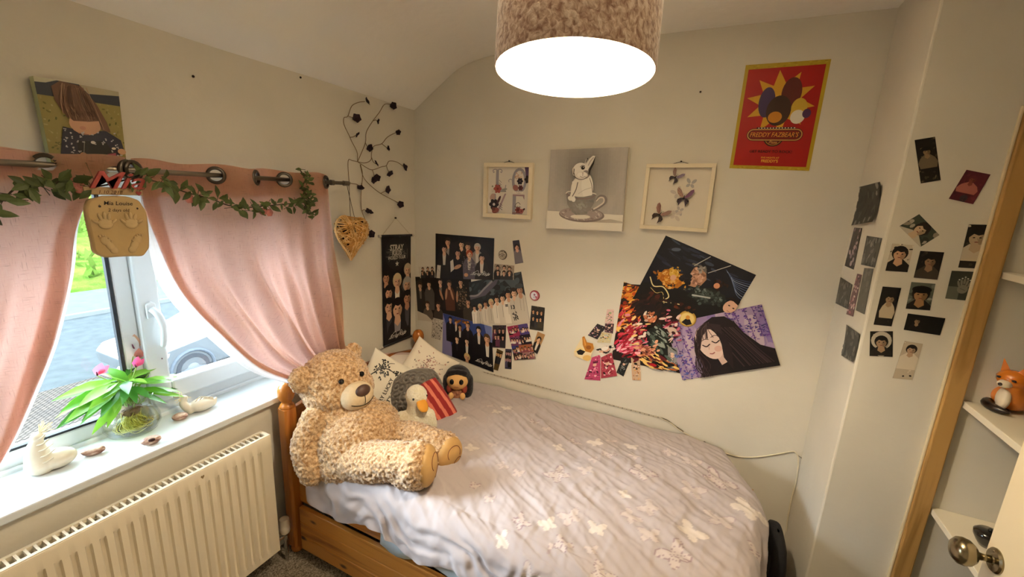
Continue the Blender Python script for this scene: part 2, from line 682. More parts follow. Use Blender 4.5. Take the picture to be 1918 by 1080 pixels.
gr.box((gx0, RY0, RZ1 - .012), (gx0 + .012, RY1, RZ1)).box((gx1 - .010, RY0, RZ1 - .012), (gx1 + .002, RY1, RZ1))
y = RY1
k = 0
while y > RY0:
    gr.box((gx0 + .01, y - (.012 if k == 0 else .0065), RZ1 - .010), (gx1 - .008, y, RZ1 - .001))
    y -= .0195 if k else .03
    k += 1
put('grille', gr, RADM, rad)
put('inner_fins', MB().box((RX0 + .014, RY0, RZ0 + .03), (RX1 - .02, RY1 - .03, RZ1 - .05)), mat('dark radiator inside', '#2c2519', rough=.9), rad)
put('side_panel', MB().box((RX0, RY1 - .004, RZ0 + .004), (RX1 - .006, RY1 + .003, RZ1)), RADM, rad, bevel=.002)
vy = RY1 + .045
va = put('valve', MB().lathe([(0, .095), (.019, .094), (.021, .09), (.022, .062), (.024, .055), (.023, .03), (.018, .02), (0, .02)], (.098, vy, .13), 20), mat('cream valve cap', '#d8cdbb', rough=.4), rad, smooth=False, autosmooth=35)
vb = MB().tube([(.098, vy, 0.0), (.098, vy, .15)], .0085, 10)
vb.tube([(.098, vy, .135), (.098, RY1, .135)], .009, 10)
vb.lathe([(.0, 0), (.014, 0), (.014, .022), (.0, .022)], (.098, vy, .118), 6)
put('valve_body', vb, mat('chrome', '#c9c9c9', rough=.15, metal=1), va)
put('sticker', MB().prism([(-.006, 0), (0, -.009), (.006, 0), (.004, .005), (0, .002), (-.004, .005)], 0, .0008, ((RX1 - .001, -1.385, .655), (0, 1, 0), (0, 0, 1), (1, 0, 0))), mat('scratch brown', '#8c7650'), rad)

# ================================================================== bed
PINE = m_wood('varnished pine boards', '#8a4f1a', '#c08238', axis='X', rough=.35, knot_scale=9.0)
PINEV = m_wood('varnished pine posts', '#86430f', '#b8702a', axis='Z', rough=.25, knot_scale=4.0)
PINEY = m_wood('varnished pine rails', '#6d3409', '#9a5820', axis='Y', rough=.35, knot_scale=5.0)
BT = .50
bed = thing('bed', 'pine single bed against the back wall with underbed drawers', 'bed', (1.0, -.5, 0))
PX = .082
FYP, BYP = -1.005, -.075


def bed_post(y, top):
    m = MB()
    w, c = .031, .010
    oct_ = [(w, -w + c), (w, w - c), (w - c, w), (-w + c, w), (-w, w - c), (-w, -w + c), (-w + c, -w), (w - c, -w)]
    m.prism(oct_, .035, top - .115, ((PX, y, 0), (1, 0, 0), (0, 1, 0), (0, 0, 1)))
    m.lathe([(.0, 0), (.026, 0), (.03, .012), (.024, .035)], (PX, y, .0), 20)
    p = put('post', m, PINEV, bed, bevel=.002)
    put('finial', MB().lathe([(.030, 0), (.033, .006), (.027, .016), (.020, .024), (.021, .030), (.031, .044), (.036, .062), (.035, .082), (.029, .10), (.018, .111), (0, .115)], (PX, y, top - .115), 24), PINEV, p, smooth=True)


bed_post(FYP, .862)
bed_post(BYP, .856)
put('headboard_rail', MB().prism([(FYP + .03, .64), (BYP - .03, .64), (BYP - .03, .735), (-.32, .775), (-.54, .79), (-.76, .775), (FYP + .03, .735)], -.012, .012, ((PX, 0, 0), (0, 1, 0), (0, 0, 1), (1, 0, 0))), PINEY, bed, bevel=.004)
for yy in np.linspace(FYP + .1, BYP - .1, 7):
    put('headboard_slat', MB().box((PX - .008, yy - .045, .35), (PX + .008, yy + .045, .65)), PINEV, bed, bevel=.002)
put('headboard_rail', MB().box((PX - .012, FYP + .03, .26), (PX + .012, BYP - .03, .36)), PINEY, bed, bevel=.004)
put('side_rail', MB().box((PX + .02, -.995, .265), (2.03, -.965, .40)), PINE, bed, bevel=.004)
put('side_rail', MB().box((PX + .02, -.06, .265), (2.03, -.035, .40)), PINE, bed)
put('foot_rail', MB().box((2.0, -.965, .10), (2.03, -.06, .40)), PINEY, bed)
for xx in (.135, 1.085):
    dr_ = MB()
    for za, zb in ((.035, .108), (.1095, .185), (.1865, .262)):
        dr_.box((xx, -1.022, za), (xx + .945, -1.0, zb))
    put('drawer', dr_, PINE, bed, bevel=.003)
for xx in (.2, 1.0, 1.95):
    put('caster', MB().lathe([(0, -.012), (.02, -.012), (.02, .012), (0, .012)], (xx, -.9, .02), 12, (0, 1, 0)), mat('black plastic', '#15151a', rough=.5), bed)
mt = put('mattress', MB().box((PX + .04, -.985, .38), (1.86, -.06, BT)), mat('pale blue sheet', '#b9c9d6', rough=.9, bump=.2, bscale=20), bed, bevel=.04)
# pale blue sheet showing under the duvet at the front
rows = []
for i, x in enumerate(np.linspace(.62, 1.9, 40)):
    hem = .275 + .02 * math.sin(x * 9) + .015 * math.sin(x * 23)
    rows.append([(x, -1.0 - .006 * math.sin(x * 31 + j) - .004 * j, z) for j, z in enumerate(np.linspace(.47, hem, 6))])
put('sheet', MB().grid(rows), MATS['pale blue sheet'], mt, smooth=True, solid=.003)

# ------------------------------------------------------------------ duvet
BUT = [(565, 200, 45, 'o', 20), (632, 240, 45, 'p', 0), (775, 310, 62, 'o', 50), (890, 318, 66, 'w', -20), (970, 295, 50, 'p', 30), (695, 345, 60, 'w', 70),
       (1080, 330, 60, 'w', 10), (950, 385, 72, 'o', 40), (885, 418, 55, 'p', -30), (1095, 390, 62, 'p', 60), (840, 475, 72, 'p', -10), (690, 490, 112, 'o', -35),
       (1130, 490, 118, 'o', 50), (395, 440, 62, 'p', 60), (1390, 425, 92, 'p', 30), (1535, 515, 140, 'o', 55), (1400, 572, 112, 'p', 35), (1690, 670, 145, 'w', 60),
       (1545, 725, 132, 'p', 20), (1390, 790, 125, 'w', 60), (1310, 905, 150, 'o', -25), (1170, 675, 100, 'p', -40), (1170, 805, 100, 'p', 10), (1070, 710, 92, 'p', 60),
       (755, 705, 105, 'p', -15), (640, 730, 82, 'w', -20), (895, 765, 84, 'w', 20), (330, 595, 56, 'p', 0), (250, 525, 50, 'o', 30), (495, 710, 84, 'o', 60),
       (715, 830, 84, 'o', 40), (620, 890, 92, 'p', -25), (395, 770, 70, 'w', 80), (230, 345, 62, 'w', 40), (350, 330, 46, 'p', -10), (180, 172, 42, 'w', 50),
       (420, 130, 50, 'w', -10), (365, 155, 42, 'w', 30), (330, 118, 38, 'p', 0), (930, 978, 120, 'o', 40), (550, 985, 92, 'p', 50), (1750, 870, 84, 'o', 30),
       (1275, 367, 62, 'p', 70), (870, 862, 60, 'p', 0), (480, 480, 55, 'p', 20), (1040, 600, 60, 'w', 80)]


def build_duvet():
    zt0 = .565
    outl = [(at(1371, 861, 'z', .515)[:2]), at(1405, 893, 'z', .56)[:2], at(1432, 925, 'z', .575)[:2], at(1446, 968, 'z', .58)[:2], (1.985, -.72), (1.93, -1.05)]
    oy = np.array([-o[1] for o in outl])
    ox = np.array([o[0] for o in outl])
    x0 = .15
    x0f = .10
    A = np.concatenate([np.linspace(0, 1, 330), 1 + np.linspace(.004, .40, 66)])
    Bv = np.concatenate([np.linspace(0, 1, 200), 1 + np.linspace(.004, .30, 62)])
    aa, bb_ = np.meshgrid(A, Bv, indexing='ij')
    R = .075
    ytop = -.012 - np.minimum(bb_, 1) * .965
    lx = np.interp(-ytop, oy, ox) - R
    xs_ = x0 + x0f * np.clip((bb_ - .72) / .2, 0, 1) ** 2
    x = xs_ + (lx - xs_) * np.minimum(aa, 1)
    da = np.maximum(aa - 1, 0)
    hemd = .262 + .022 * np.sin(x * 7.0 + .8) + .014 * np.sin(x * 17) - .05 * np.clip((x - .75) / .35, 0, 1) - .02 * np.exp(-((x - .62) / .09) ** 2) - .05 * np.exp(-((x - .2) / .06) ** 2)
    db = np.maximum(bb_ - 1, 0) / .30 * hemd

    def ext(d):
        t = np.minimum(d / R, math.pi / 2)
        return R * np.sin(t), R * (1 - np.cos(t)) + np.maximum(0, d - R * math.pi / 2)
    ea, dra = ext(da)
    eb, drb = ext(db)
    X = x + ea
    Y = ytop - eb
    flat = np.stack([aa * 2.0, bb_ * 1.1, np.zeros_like(aa)], -1)
    th = math.radians(-32)
    rx = flat[..., 0] * math.cos(th) - flat[..., 1] * math.sin(th)
    ry = flat[..., 0] * math.sin(th) + flat[..., 1] * math.cos(th)
    dir_ = np.stack([rx * .8, ry * 4.2, np.zeros_like(rx)], -1)
    n1 = vnoise(dir_, 1.5, 3.1, 3)
    rid = 1 - np.abs(n1) * 2.2
    n2 = vnoise(flat, 2.2, 9.0, 3)
    n3 = vnoise(flat, 9.0, 5.0, 3)
    n4 = vnoise(np.stack([flat[..., 0] * 4, flat[..., 1] * 1.2, flat[..., 1] * 0], -1), 3.5, 21., 3)
    n5 = 1 - 2.5 * np.abs(vnoise(np.stack([rx * 2.2, ry * 9, rx * 0], -1), 2.2, 33., 2))
    w = np.clip((aa - .12) / .15, 0.15, 1)
    hgt = (.0065 * np.clip(rid, -.2, 1) + .013 * n2 + .0024 * n3 + .0032 * (1 - np.abs(n4) * 2) + .0030 * n5) * w
    puff = .03 * np.sin(np.clip(bb_, 0, 1) * math.pi) ** .6 * np.clip((aa - .2) / .3, 0, 1)
    endfall = .055 * np.clip((X - 1.72) / .3, 0, 1) ** 1.5 * np.clip(1 - bb_ * 2.2, 0, 1)
    drop = np.sqrt(dra ** 2 + drb ** 2 + .6 * dra * drb)
    Z = zt0 + puff - endfall - drop + hgt * np.clip(1 - drop * 6, 0, 1)
    side = np.clip(drop * 8, 0, 1)
    fold = .006 * np.sin(X * 30 + 3 * n2 * 6) + .012 * n1 + .006 * n3
    Y = np.where(bb_ > 1, Y - side * (fold * np.clip((X - .2) / .2, .3, 1) + .012) * (1 if True else 0), Y)
    X = np.where((aa > 1), X + side * (.02 * n2 + .012 * np.sin(Y * 30 + n2 * 7) + .006 * n3), X)
    Y = np.minimum(Y, -.004)
    P = np.stack([X, Y, Z], -1)
    base = np.array(hexc('#b0a6a6'))
    cols = np.tile(base, P.shape[:2] + (1,))
    cols *= (1 + .03 * n2[..., None])
    outc, white, mid = np.array(hexc('#968288')), np.array(hexc('#d2c8c0')), np.array(hexc('#c3b7b3'))
    inkp = np.array(hexc('#a6979a'))
    for bx, by, s, ty, ang in BUT:
        px, py = 800 + bx / 2.82, 720 + by / 2.82
        c = at(px, py, 'z', .585)
        if c[1] < -1.03:
            c = at(px, py, 'y', -1.04)
        depth = (RM @ (c - CAM))[2]
        r = s / 2.82 / FOC * depth * .62
        msk = (np.abs(P[..., 0] - c[0]) < r * 2) & (np.abs(P[..., 1] - c[1]) < r * 2) & (np.abs(P[..., 2] - c[2]) < r * 2)
        if not msk.any():
            continue
        if c[1] > -1.03:
            lx_, ly_ = P[msk][:, 0] - c[0], P[msk][:, 1] - c[1]
        else:
            lx_, ly_ = P[msk][:, 0] - c[0], P[msk][:, 2] - c[2]
        t = math.radians(-ang + 25)
        u = (lx_ * math.cos(t) + ly_ * math.sin(t)) / r
        v = (-lx_ * math.sin(t) + ly_ * math.cos(t)) / r
        u = np.abs(u)

        def el(cx, cy, a, b, rot):
            q = math.radians(rot)
            dx, dy = u - cx, v - cy
            return ((dx * math.cos(q) + dy * math.sin(q)) / a) ** 2 + ((-dx * math.sin(q) + dy * math.cos(q)) / b) ** 2
        d = np.minimum(el(.48, .32, .58, .33, 38), el(.36, -.32, .42, .30, -40))
        d = np.minimum(d, el(0, 0, .07, .42, 0))
        ins = d < 1
        edge = ins & ((d > .74) | (np.abs(np.sin(np.arctan2(v, u + .01) * 7)) < .16) & (d > .1))
        cc = cols[msk]
        if ty == 'w':
            cc[ins] = white
        elif ty == 'o':
            cc[ins] = mid
            cc[edge] = outc
        else:
            cc[ins] = mid
            cc[edge & (d > .72)] = inkp
        cols[msk] = cc
    R_, C_ = P.shape[:2]
    me = bpy.data.meshes.new('duvet')
    idx = np.arange(R_ * C_).reshape(R_, C_)
    f = np.stack([idx[:-1, :-1], idx[:-1, 1:], idx[1:, 1:], idx[1:, :-1]], -1).reshape(-1, 4)[:, ::-1]
    b0 = np.array((1.0, -.5, .3))
    me.from_pydata((P.reshape(-1, 3) - b0).tolist(), [], f.tolist())
    a = me.color_attributes.new('Col', 'FLOAT_COLOR', 'POINT')
    buf = np.ones((R_ * C_, 4), np.float32)
    buf[:, :3] = cols.reshape(-1, 3)
    a.data.foreach_set('color', buf.ravel())
    me.materials.append(m_cloth_print())
    me.polygons.foreach_set('use_smooth', [True] * len(me.polygons))
    o = bpy.data.objects.new('duvet', me)
    COL.objects.link(o)
    o.location = b0
    tag(o, 'crumpled pale lilac duvet printed with butterflies, spread over the bed', 'duvet')
    return P


DUV = build_duvet()


def duv_z(x, y):
    q = DUV[:330, :200]
    d = (q[..., 0] - x) ** 2 + (q[..., 1] - y) ** 2
    return float(q[..., 2].ravel()[d.argmin()])


# dark bag between the bed foot and the pier
bag = thing('bag', 'black fabric bag wedged between the bed foot and the wall', 'bag', (2.095, -.33, 0))
m = MB()
rows = []
for z, w, d in [(.0, .13, .03), (.05, .15, .036), (.25, .15, .036), (.34, .14, .034), (.40, .11, .028), (.43, .06, .016), (.435, .01, .004)]:
    rows.append([(2.095 + d * math.copysign(abs(math.cos(a)) ** .6, math.cos(a)), -.33 + w * math.copysign(abs(math.sin(a)) ** .6, math.sin(a)), z) for a in np.linspace(0, 2 * math.pi, 28)[:-1]])
m.grid(rows, closed=True)
put('body', m, mat('black bag cloth', '#131217', rough=.8, bump=.4, bscale=25, bdist=.01), bag, smooth=True)
put('strap', MB().tube(bez([(2.08, -.40, .39), (2.06, -.45, .3), (2.06, -.46, .1), (2.07, -.44, .02)], 5), .009, 6), mat('black strap', '#1d1c22', rough=.7), bag)
put('clasp', MB().ball((2.060, -.33, .33), (.006, .02, .014)), mat('pinkish badge', '#8a5f66', rough=.5), bag, smooth=True)

# ================================================================== flat printed art
GLYPH = {}


def text_tris(s, shear=0.0, bold=0.0):
    """triangles of a line of text; height of a capital about 0.7, starts at x=0"""
    key = (s, shear, bold)
    if key in GLYPH:
        return GLYPH[key]
    cu = bpy.data.curves.new('lettering', 'FONT')
    cu.body = s
    cu.shear = shear
    cu.offset = bold
    cu.resolution_u = 3
    o = bpy.data.objects.new('lettering', cu)
    COL.objects.link(o)
    dg = bpy.context.evaluated_depsgraph_get()
    me = bpy.data.meshes.new_from_object(o.evaluated_get(dg))
    vs = np.array([v.co[:2] for v in me.vertices]).reshape(-1, 2)
    fs = [tuple(p.vertices) for p in me.polygons]
    bpy.data.meshes.remove(me)
    bpy.data.objects.remove(o)
    bpy.data.curves.remove(cu)
    GLYPH[key] = (vs, fs)
    return GLYPH[key]


def clip_poly(p, lo=0.0, hi=1.0):
    for ax in (0, 1):
        for s, lim in ((1, hi), (-1, -lo)):
            out = []
            for i in range(len(p)):
                a, b = p[i - 1], p[i]
                ina, inb = a[ax] * s <= lim + 1e-9, b[ax] * s <= lim + 1e-9
                if ina != inb:
                    t = (lim * s - a[ax]) / (b[ax] - a[ax])
                    q = [a[0] + (b[0] - a[0]) * t, a[1] + (b[1] - a[1]) * t]
                    out.append(q)
                if inb:
                    out.append(b)
            p = out
            if not p:
                return p
    return p


class Art:
    """coloured shapes laid on a sheet; u to the right, v downwards, both 0..1"""
    EPS = 1.6e-5

    def __init__(self, mapf, w, h, clip=True):
        self.mb, self.mapf, self.w, self.h, self.k, self.clip = MB(), mapf, w, h, 0, clip
        self.asp = w / h

    def poly(self, pts, col):
        pts = [list(p) for p in pts]
        if self.clip:
            pts = clip_poly(pts)
        if len(pts) < 3:
            return self
        self.k += 1
        c = hexc(col) if isinstance(col, str) else col
        self.mb.add([self.mapf(u, v, self.k * self.EPS) for u, v in pts], [tuple(range(len(pts)))[::-1]], c)
        return self

    def rect(self, u0, v0, u1, v1, col):
        return self.poly([(u0, v0), (u1, v0), (u1, v1), (u0, v1)], col)

    def ell(self, cu, cv, ru, rv, col, rot=0, n=18, a0=0, a1=360):
        """rv given in u units times the sheet's aspect, i.e. both radii are fractions of the width"""
        t = math.radians(rot)
        pts = []
        for i in range(n + (0 if a1 - a0 == 360 else 1)):
            a = math.radians(a0 + (a1 - a0) * i / n)
            x, y = ru * math.cos(a), rv * math.sin(a)
            pts.append((cu + x * math.cos(t) - y * math.sin(t), cv + (x * math.sin(t) + y * math.cos(t)) * self.asp))
        return self.poly(pts, col)

    def line(self, pts, wd, col):
        q = [np.array((p[0], p[1] / self.asp)) for p in pts]
        for a, b in zip(q[:-1], q[1:]):
            d = b - a
            L = np.linalg.norm(d)
            if L < 1e-9:
                continue
            d /= L
            n = np.array((-d[1], d[0])) * wd / 2
            e = d * wd * .3
            P = [a - e + n, b + e + n, b + e - n, a - e - n]
            self.poly([(p[0], p[1] * self.asp) for p in P], col)
        return self

    def curve(self, pts, wd, col, n=5):
        return self.line([tuple(p) for p in bez([(a, b, 0) for a, b in pts], n)] if False else [(p[0], p[1]) for p in bez([(a, b, 0) for a, b in pts], n)], wd, col)

    def text(self, s, cu, cv, size, col, shear=0.0, bold=0.0, rot=0, align=.5, sx=1.0):
        """size: cap height as a fraction of the width; (cu, cv) middle of the line"""
        vs, fs = text_tris(s, shear, bold)
        if not len(vs):
            return self
        k = size / .7
        x0, x1 = vs[:, 0].min(), vs[:, 0].max()
        t = math.radians(rot)
        self.k += 1
        X = (vs[:, 0] - x0 - (x1 - x0) * align) * k * sx
        Y = -(vs[:, 1] - .35) * k
        U = cu + X * math.cos(t) - Y * math.sin(t)
        V = cv + (X * math.sin(t) + Y * math.cos(t)) * self.asp
        c = hexc(col) if isinstance(col, str) else col
        self.mb.add([self.mapf(u, v, self.k * self.EPS) for u, v in zip(U, V)], [f[::-1] for f in fs], c)
        return self

    # ---- a small printed portrait
    def person(self, cu, cv, s, hair='#15110f', skin='#d9a88a', top='#15151a', shirt=None, wide=1.0, tall=5.0, style=0, hat=None, arms=True):
        A = self.asp
        s *= 1.22
        d = lambda y: cv + y * s * A
        self.poly([(cu - .45 * s, d(.7)), (cu + .45 * s, d(.7)), (cu + 1.5 * s * wide, d(1.75)), (cu + 2.0 * s * wide, d(3.0)), (cu + 1.7 * s * wide, d(tall)), (cu - 1.7 * s * wide, d(tall)), (cu - 2.0 * s * wide, d(3.0)), (cu - 1.5 * s * wide, d(1.75))], top)
        self.poly([(cu - .38 * s, d(.5)), (cu + .38 * s, d(.5)), (cu + .55 * s, d(1.55)), (cu, d(2.0)), (cu - .55 * s, d(1.55))], skin)
        if shirt:
            self.poly([(cu - .55 * s, d(1.5)), (cu, d(2.0)), (cu + .55 * s, d(1.5)), (cu + .35 * s, d(min(tall, 4.4))), (cu - .35 * s, d(min(tall, 4.4)))], shirt)
        self.ell(cu, cv - .18 * s * A, 1.0 * s, 1.15 * s, hair)
        sh = tuple(x * .62 for x in hexc(skin))
        self.ell(cu, cv + .05 * s * A, .74 * s, .98 * s, skin)
        self.ell(cu + .42 * s, cv + .25 * s * A, .28 * s, .62 * s, sh, rot=8)
        if style == 0:
            self.poly([(cu - .86 * s, d(.1)), (cu - .8 * s, d(-.95)), (cu, d(-1.25)), (cu + .85 * s, d(-.85)), (cu + .84 * s, d(.15)), (cu + .5 * s, d(-.42)), (cu + .1 * s, d(-.3)), (cu - .35 * s, d(-.5))], hair)
        elif style == 1:
            self.poly([(cu - .9 * s, d(.5)), (cu - .85 * s, d(-.9)), (cu + .1 * s, d(-1.3)), (cu + .9 * s, d(-.8)), (cu + .95 * s, d(.5)), (cu + .62 * s, d(-.2)), (cu + .05 * s, d(-.75)), (cu - .6 * s, d(-.1))], hair)
        else:
            self.ell(cu, cv - .65 * s * A, .95 * s, .62 * s, hair, n=14)
        if hat:
            self.ell(cu, cv - .75 * s * A, 1.08 * s, .55 * s, hat)
        for e in (-.3, .3):
            self.ell(cu + e * s, cv - .02 * s * A, .13 * s, .08 * s, '#1a1210', n=8)
        self.ell(cu, cv + .55 * s * A, .2 * s, .07 * s, '#7a3f38', n=8)
        self.line([(cu + .04 * s, d(.05)), (cu + .1 * s, d(.3))], .06 * s, sh)
        return self


def flat_map(TL, TR, BR, BL, lift=0.0):
    TL, TR, BR, BL = [np.array(x, float) for x in (TL, TR, BR, BL)]
    n = unit(np.cross(TR - BL, TL - BR))

    def f(u, v, k=0.0):
        return (TL * (1 - u) + TR * u) * (1 - v) + (BL * (1 - u) + BR * u) * v + n * (lift + k)
    return f, np.linalg.norm(TR - TL), np.linalg.norm(BL - TL), n


def sheet(name, quad, bg, label, cat, draw=None, thick=.0006, lift=.0005, group=None, edge=None, parent=None, outline=None, m=None, curl=0.0):
    """a flat printed sheet with its own thickness: quad = TL, TR, BR, BL"""
    f, w, h, n = flat_map(*quad, lift=lift)
    if curl:
        f0 = f
        f = lambda u, v, k=0.0: f0(u, v, k + (.0012 if k > thick else 0) + curl * (2 * v - 1) ** 2 * (.5 + .5 * u))
    a = Art(f, w, h)
    a.bare = bool(curl)
    ec = hexc(edge) if edge else hexc('#d8d2c8')
    out = outline or [(0, 0), (1, 0), (1, 1), (0, 1)]
    k = len(out)
    nn = 25 if curl else 1
    if curl:
        G = [[f(u, v, thick) for u in np.linspace(0, 1, 8)] for v in np.linspace(0, 1, nn)]
        a.mb.grid(np.array(G)[::-1], hexc(bg))
        G = [[f(u, v, 0) for u in np.linspace(0, 1, 8)] for v in np.linspace(0, 1, nn)]
        a.mb.grid(np.array(G), ec)
    else:
        vs = [f(u, v, 0) for u, v in out] + [f(u, v, thick) for u, v in out]
        a.mb.add(vs, [tuple(range(k))], ec)
        a.mb.add(vs, [(i, k + i, k + (i + 1) % k, (i + 1) % k) for i in range(k)], ec)
        a.mb.add(vs, [tuple(range(2 * k - 1, k - 1, -1))], hexc(bg) if isinstance(bg, str) else bg)
    f1 = f
    a.mapf = lambda u, v, kk=0.0: f1(u, v, kk + thick)
    if draw:
        draw(a)
    return put(name, a.mb, m or m_print(), parent, label=label, cat=cat, group=group)


# ================================================================== cushions and soft toys
def frame_of(n, roll=0):
    """u (about image right), v (up) and n of a face turned to n"""
    n = unit(n)
    r = RM[0] - n * (RM[0] @ n)
    r = unit(r)
    up = np.cross(n, r)
    t = math.radians(roll)
    return r * math.cos(t) + up * math.sin(t), -r * math.sin(t) + up * math.cos(t), n


def pillow(name, label, c, n, roll, w, h, t, colf, cat='cushion', N=44, rnd=.0, m=None, pinch=.07, dispf=None, seed=1.0, corner=.45, deco=None, rough=None, group=None):
    u, v, nn = frame_of(n, roll)
    c = np.array(c, float)

    def surf(a, b, side=1, k=0.0):
        e = max(0.0, (1 - a * a) * (1 - b * b))
        th = t / 2 * e ** corner
        x = a * w / 2 * (1 - pinch * (1 - b * b)) * (1 - rnd * b * b)
        y = b * h / 2 * (1 - pinch * (1 - a * a)) * (1 - rnd * a * a)
        wob = .012 * mnoise.noise(Vector((a * 1.3 + seed, b * 1.3, seed * 3)))
        d = dispf(a, b) if dispf and side > 0 else 0
        return c + u * x + v * y + nn * (side * (th + d * min(1, e * 4)) + wob * (e ** .3) + k)
    mb = MB()
    g = [math.sin(x * math.pi / 2 * .98) / math.sin(math.pi / 2 * .98) for x in np.linspace(-1, 1, N)]
    for side in (1, -1):
        P = [[surf(a, b, side) for a in g] for b in g]
        vs = [p for r in P for p in r]
        fs, cs = [], []
        o = len(mb.v)
        mb.v += [tuple(x) for x in vs]
        for i in range(N - 1):
            for k in range(N - 1):
                q = (i * N + k, i * N + k + 1, (i + 1) * N + k + 1, (i + 1) * N + k)
                mb.f.append(tuple(o + z for z in (q if side > 0 else q[::-1])))
                mb.c.append(colf((g[k] + g[k + 1]) / 2, (g[i] + g[i + 1]) / 2, side))
    o = put(name, mb, m or m_cloth_print(), smooth=True, label=label, cat=cat, group=group)
    if deco:
        A = Art(lambda uu, vv, k: surf(uu * 2 - 1, 1 - vv * 2, 1, .0012 + k), w, h, clip=False)
        deco(A)
        put('pattern', A.mb, m_print(), o)
    return o


cream = hexc('#e4dccb')
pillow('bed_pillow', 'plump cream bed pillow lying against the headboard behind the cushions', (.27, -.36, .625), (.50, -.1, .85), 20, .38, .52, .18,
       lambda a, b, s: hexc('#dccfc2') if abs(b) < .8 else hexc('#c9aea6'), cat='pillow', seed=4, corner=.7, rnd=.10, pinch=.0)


def deco_tree(A):
    # leafy sprig in the upper corner, drooping branch, then lines of lettering
    k = '#22201f'
    A.curve([(.62, .08), (.74, .16), (.80, .28), (.78, .45), (.80, .62), (.76, .80)], .014, k)
    A.curve([(.78, .22), (.88, .26), (.93, .34)], .008, k)
    A.curve([(.79, .45), (.86, .5)], .006, k)
    A.curve([(.78, .62), (.70, .68)], .006, k)
    r = random.Random(5)
    for i in range(84):
        if i < 56:
            a, q = r.uniform(0, 6.28), r.uniform(.02, .14)
            x, y = .76 + q * math.cos(a) * 1.1, .20 + q * math.sin(a) * .8
        else:
            y = r.uniform(.35, .86)
            x = .79 + r.uniform(-.06, .06)
        A.ell(x, y, .019, .010, k, rot=r.uniform(0, 180), n=7)
    A.text('VERY LUCKY', .70, .38, .056, k, bold=.012, align=1)
    A.text("HAVE IT'S TRUE", .68, .49, .056, k, bold=.012, align=1)
    A.text('THE', .66, .60, .056, k, bold=.012, align=1)
    A.ell(.12, .42, .03, .015, k, rot=40, n=7)
    A.ell(.15, .46, .03, .015, k, rot=-20, n=7)


pillow('cushion', 'white square cushion printed with a black tree branch and words, beside the bear', at(729, 738, 'y', -.53), (.80, -.46, .42), 66, .37, .37, .12,
       lambda a, b, s: cream, seed=2, deco=deco_tree)


def deco_floral(A):
    r = random.Random(8)
    for i in range(130):
        x, y = r.gauss(.5, .16), r.gauss(.5, .2)
        if not (.08 < x < .92 and .06 < y < .94):
            continue
        A.ell(x, y, r.uniform(.012, .03), r.uniform(.008, .014), r.choice(['#8d5a50', '#a3746a', '#7a4f4c', '#b5877a', '#6d635f']), rot=r.uniform(0, 180), n=7)
    for i in range(12):
        x, y = r.gauss(.5, .12), r.gauss(.45, .15)
        A.curve([(x, y), (x + r.uniform(-.1, .1), y + .08), (x + r.uniform(-.15, .15), y + .2)], .006, '#8f7a70')


pillow('cushion', 'cream cushion with a dusty pink flower print, standing in the back corner', at(798, 694, 'y', -.29), (.66, -.60, .36), 58, .29, .29, .10,
       lambda a, b, s: hexc('#ddd2c0'), seed=7, deco=deco_floral)
RS = random.Random(11)
ROS = [(RS.uniform(-.95, .95), RS.uniform(-.95, .95)) for i in range(46)]


def ros_d(a, b):
    d = min((a - x) ** 2 + (b - y) ** 2 for x, y in ROS) ** .5
    return .016 * math.sin(min(d, .3) * 48) * math.exp(-d * 2.0) - .03 * min(d, .3)


pillow('cushion', 'round-cornered silver grey cushion covered in raised rosettes, behind the duck', at(782, 737, 'y', -.45), (.70, -.55, .42), 16, .29, .27, .15,
       lambda a, b, s: hexc('#77706a'), N=70, dispf=ros_d, seed=5, pinch=.0, corner=.4, rnd=.22,
       m=mat('silver grey satin', '#6d665e', rough=.34, sheen=.4, bump=.2, bscale=80))


def stripes(a, b, s):
    q = (a * 2.1 + .12 * math.sin(b * 1.3) + .25) % 1.0
    return hexc('#d4755f') if q > .60 else hexc('#8f1a1c')


m_knit = mat('red knit', '#8f1a1c', rough=.95)
pillow('cushion', 'red knitted cushion with coral stripes leaning behind the duck', at(815, 763, 'y', -.46), (.64, -.62, .42), 34, .18, .29, .11, stripes, N=90, seed=9, pinch=.0, rnd=.08)


def blobs(parts, voxel=.006, rough=.005, fscale=.014, name='body', m=None, parent=None, smooth=6, grain=.004, label=None):
    """several overlapping rounded volumes fused into one soft body"""
    mb = MB()
    for p in parts:
        if p[0] == 'e':
            mb.ball(p[1], p[2], 20, 14, M=p[3] if len(p) > 3 else None)
        else:           # tapered limb through points
            pts, rs = p[1], p[2]
            q = bez(pts, 5)
            rr_ = np.interp(np.linspace(0, 1, len(q)), np.linspace(0, 1, len(rs)), rs)
            mb.tube(q, list(rr_), 16)
            mb.ball(q[0], rr_[0], 16, 10)
            mb.ball(q[-1], rr_[-1], 16, 10)
    o = put(name, mb, m, parent, label=label)
    md = o.modifiers.new('fuse', 'REMESH')
    md.mode = 'VOXEL'
    md.voxel_size = voxel
    md.use_smooth_shade = True
    md = o.modifiers.new('soften', 'SMOOTH')
    md.factor = .5
    md.iterations = smooth
    if grain:
        tx = bpy.data.textures.new('tufts', 'CLOUDS')
        tx.noise_scale = fscale
        tx.noise_depth = 2
        md = o.modifiers.new('tufts', 'DISPLACE')
        md.texture = tx
        md.strength = grain * 2
        md.mid_level = .5
        md.texture_coords = 'LOCAL'
    return o


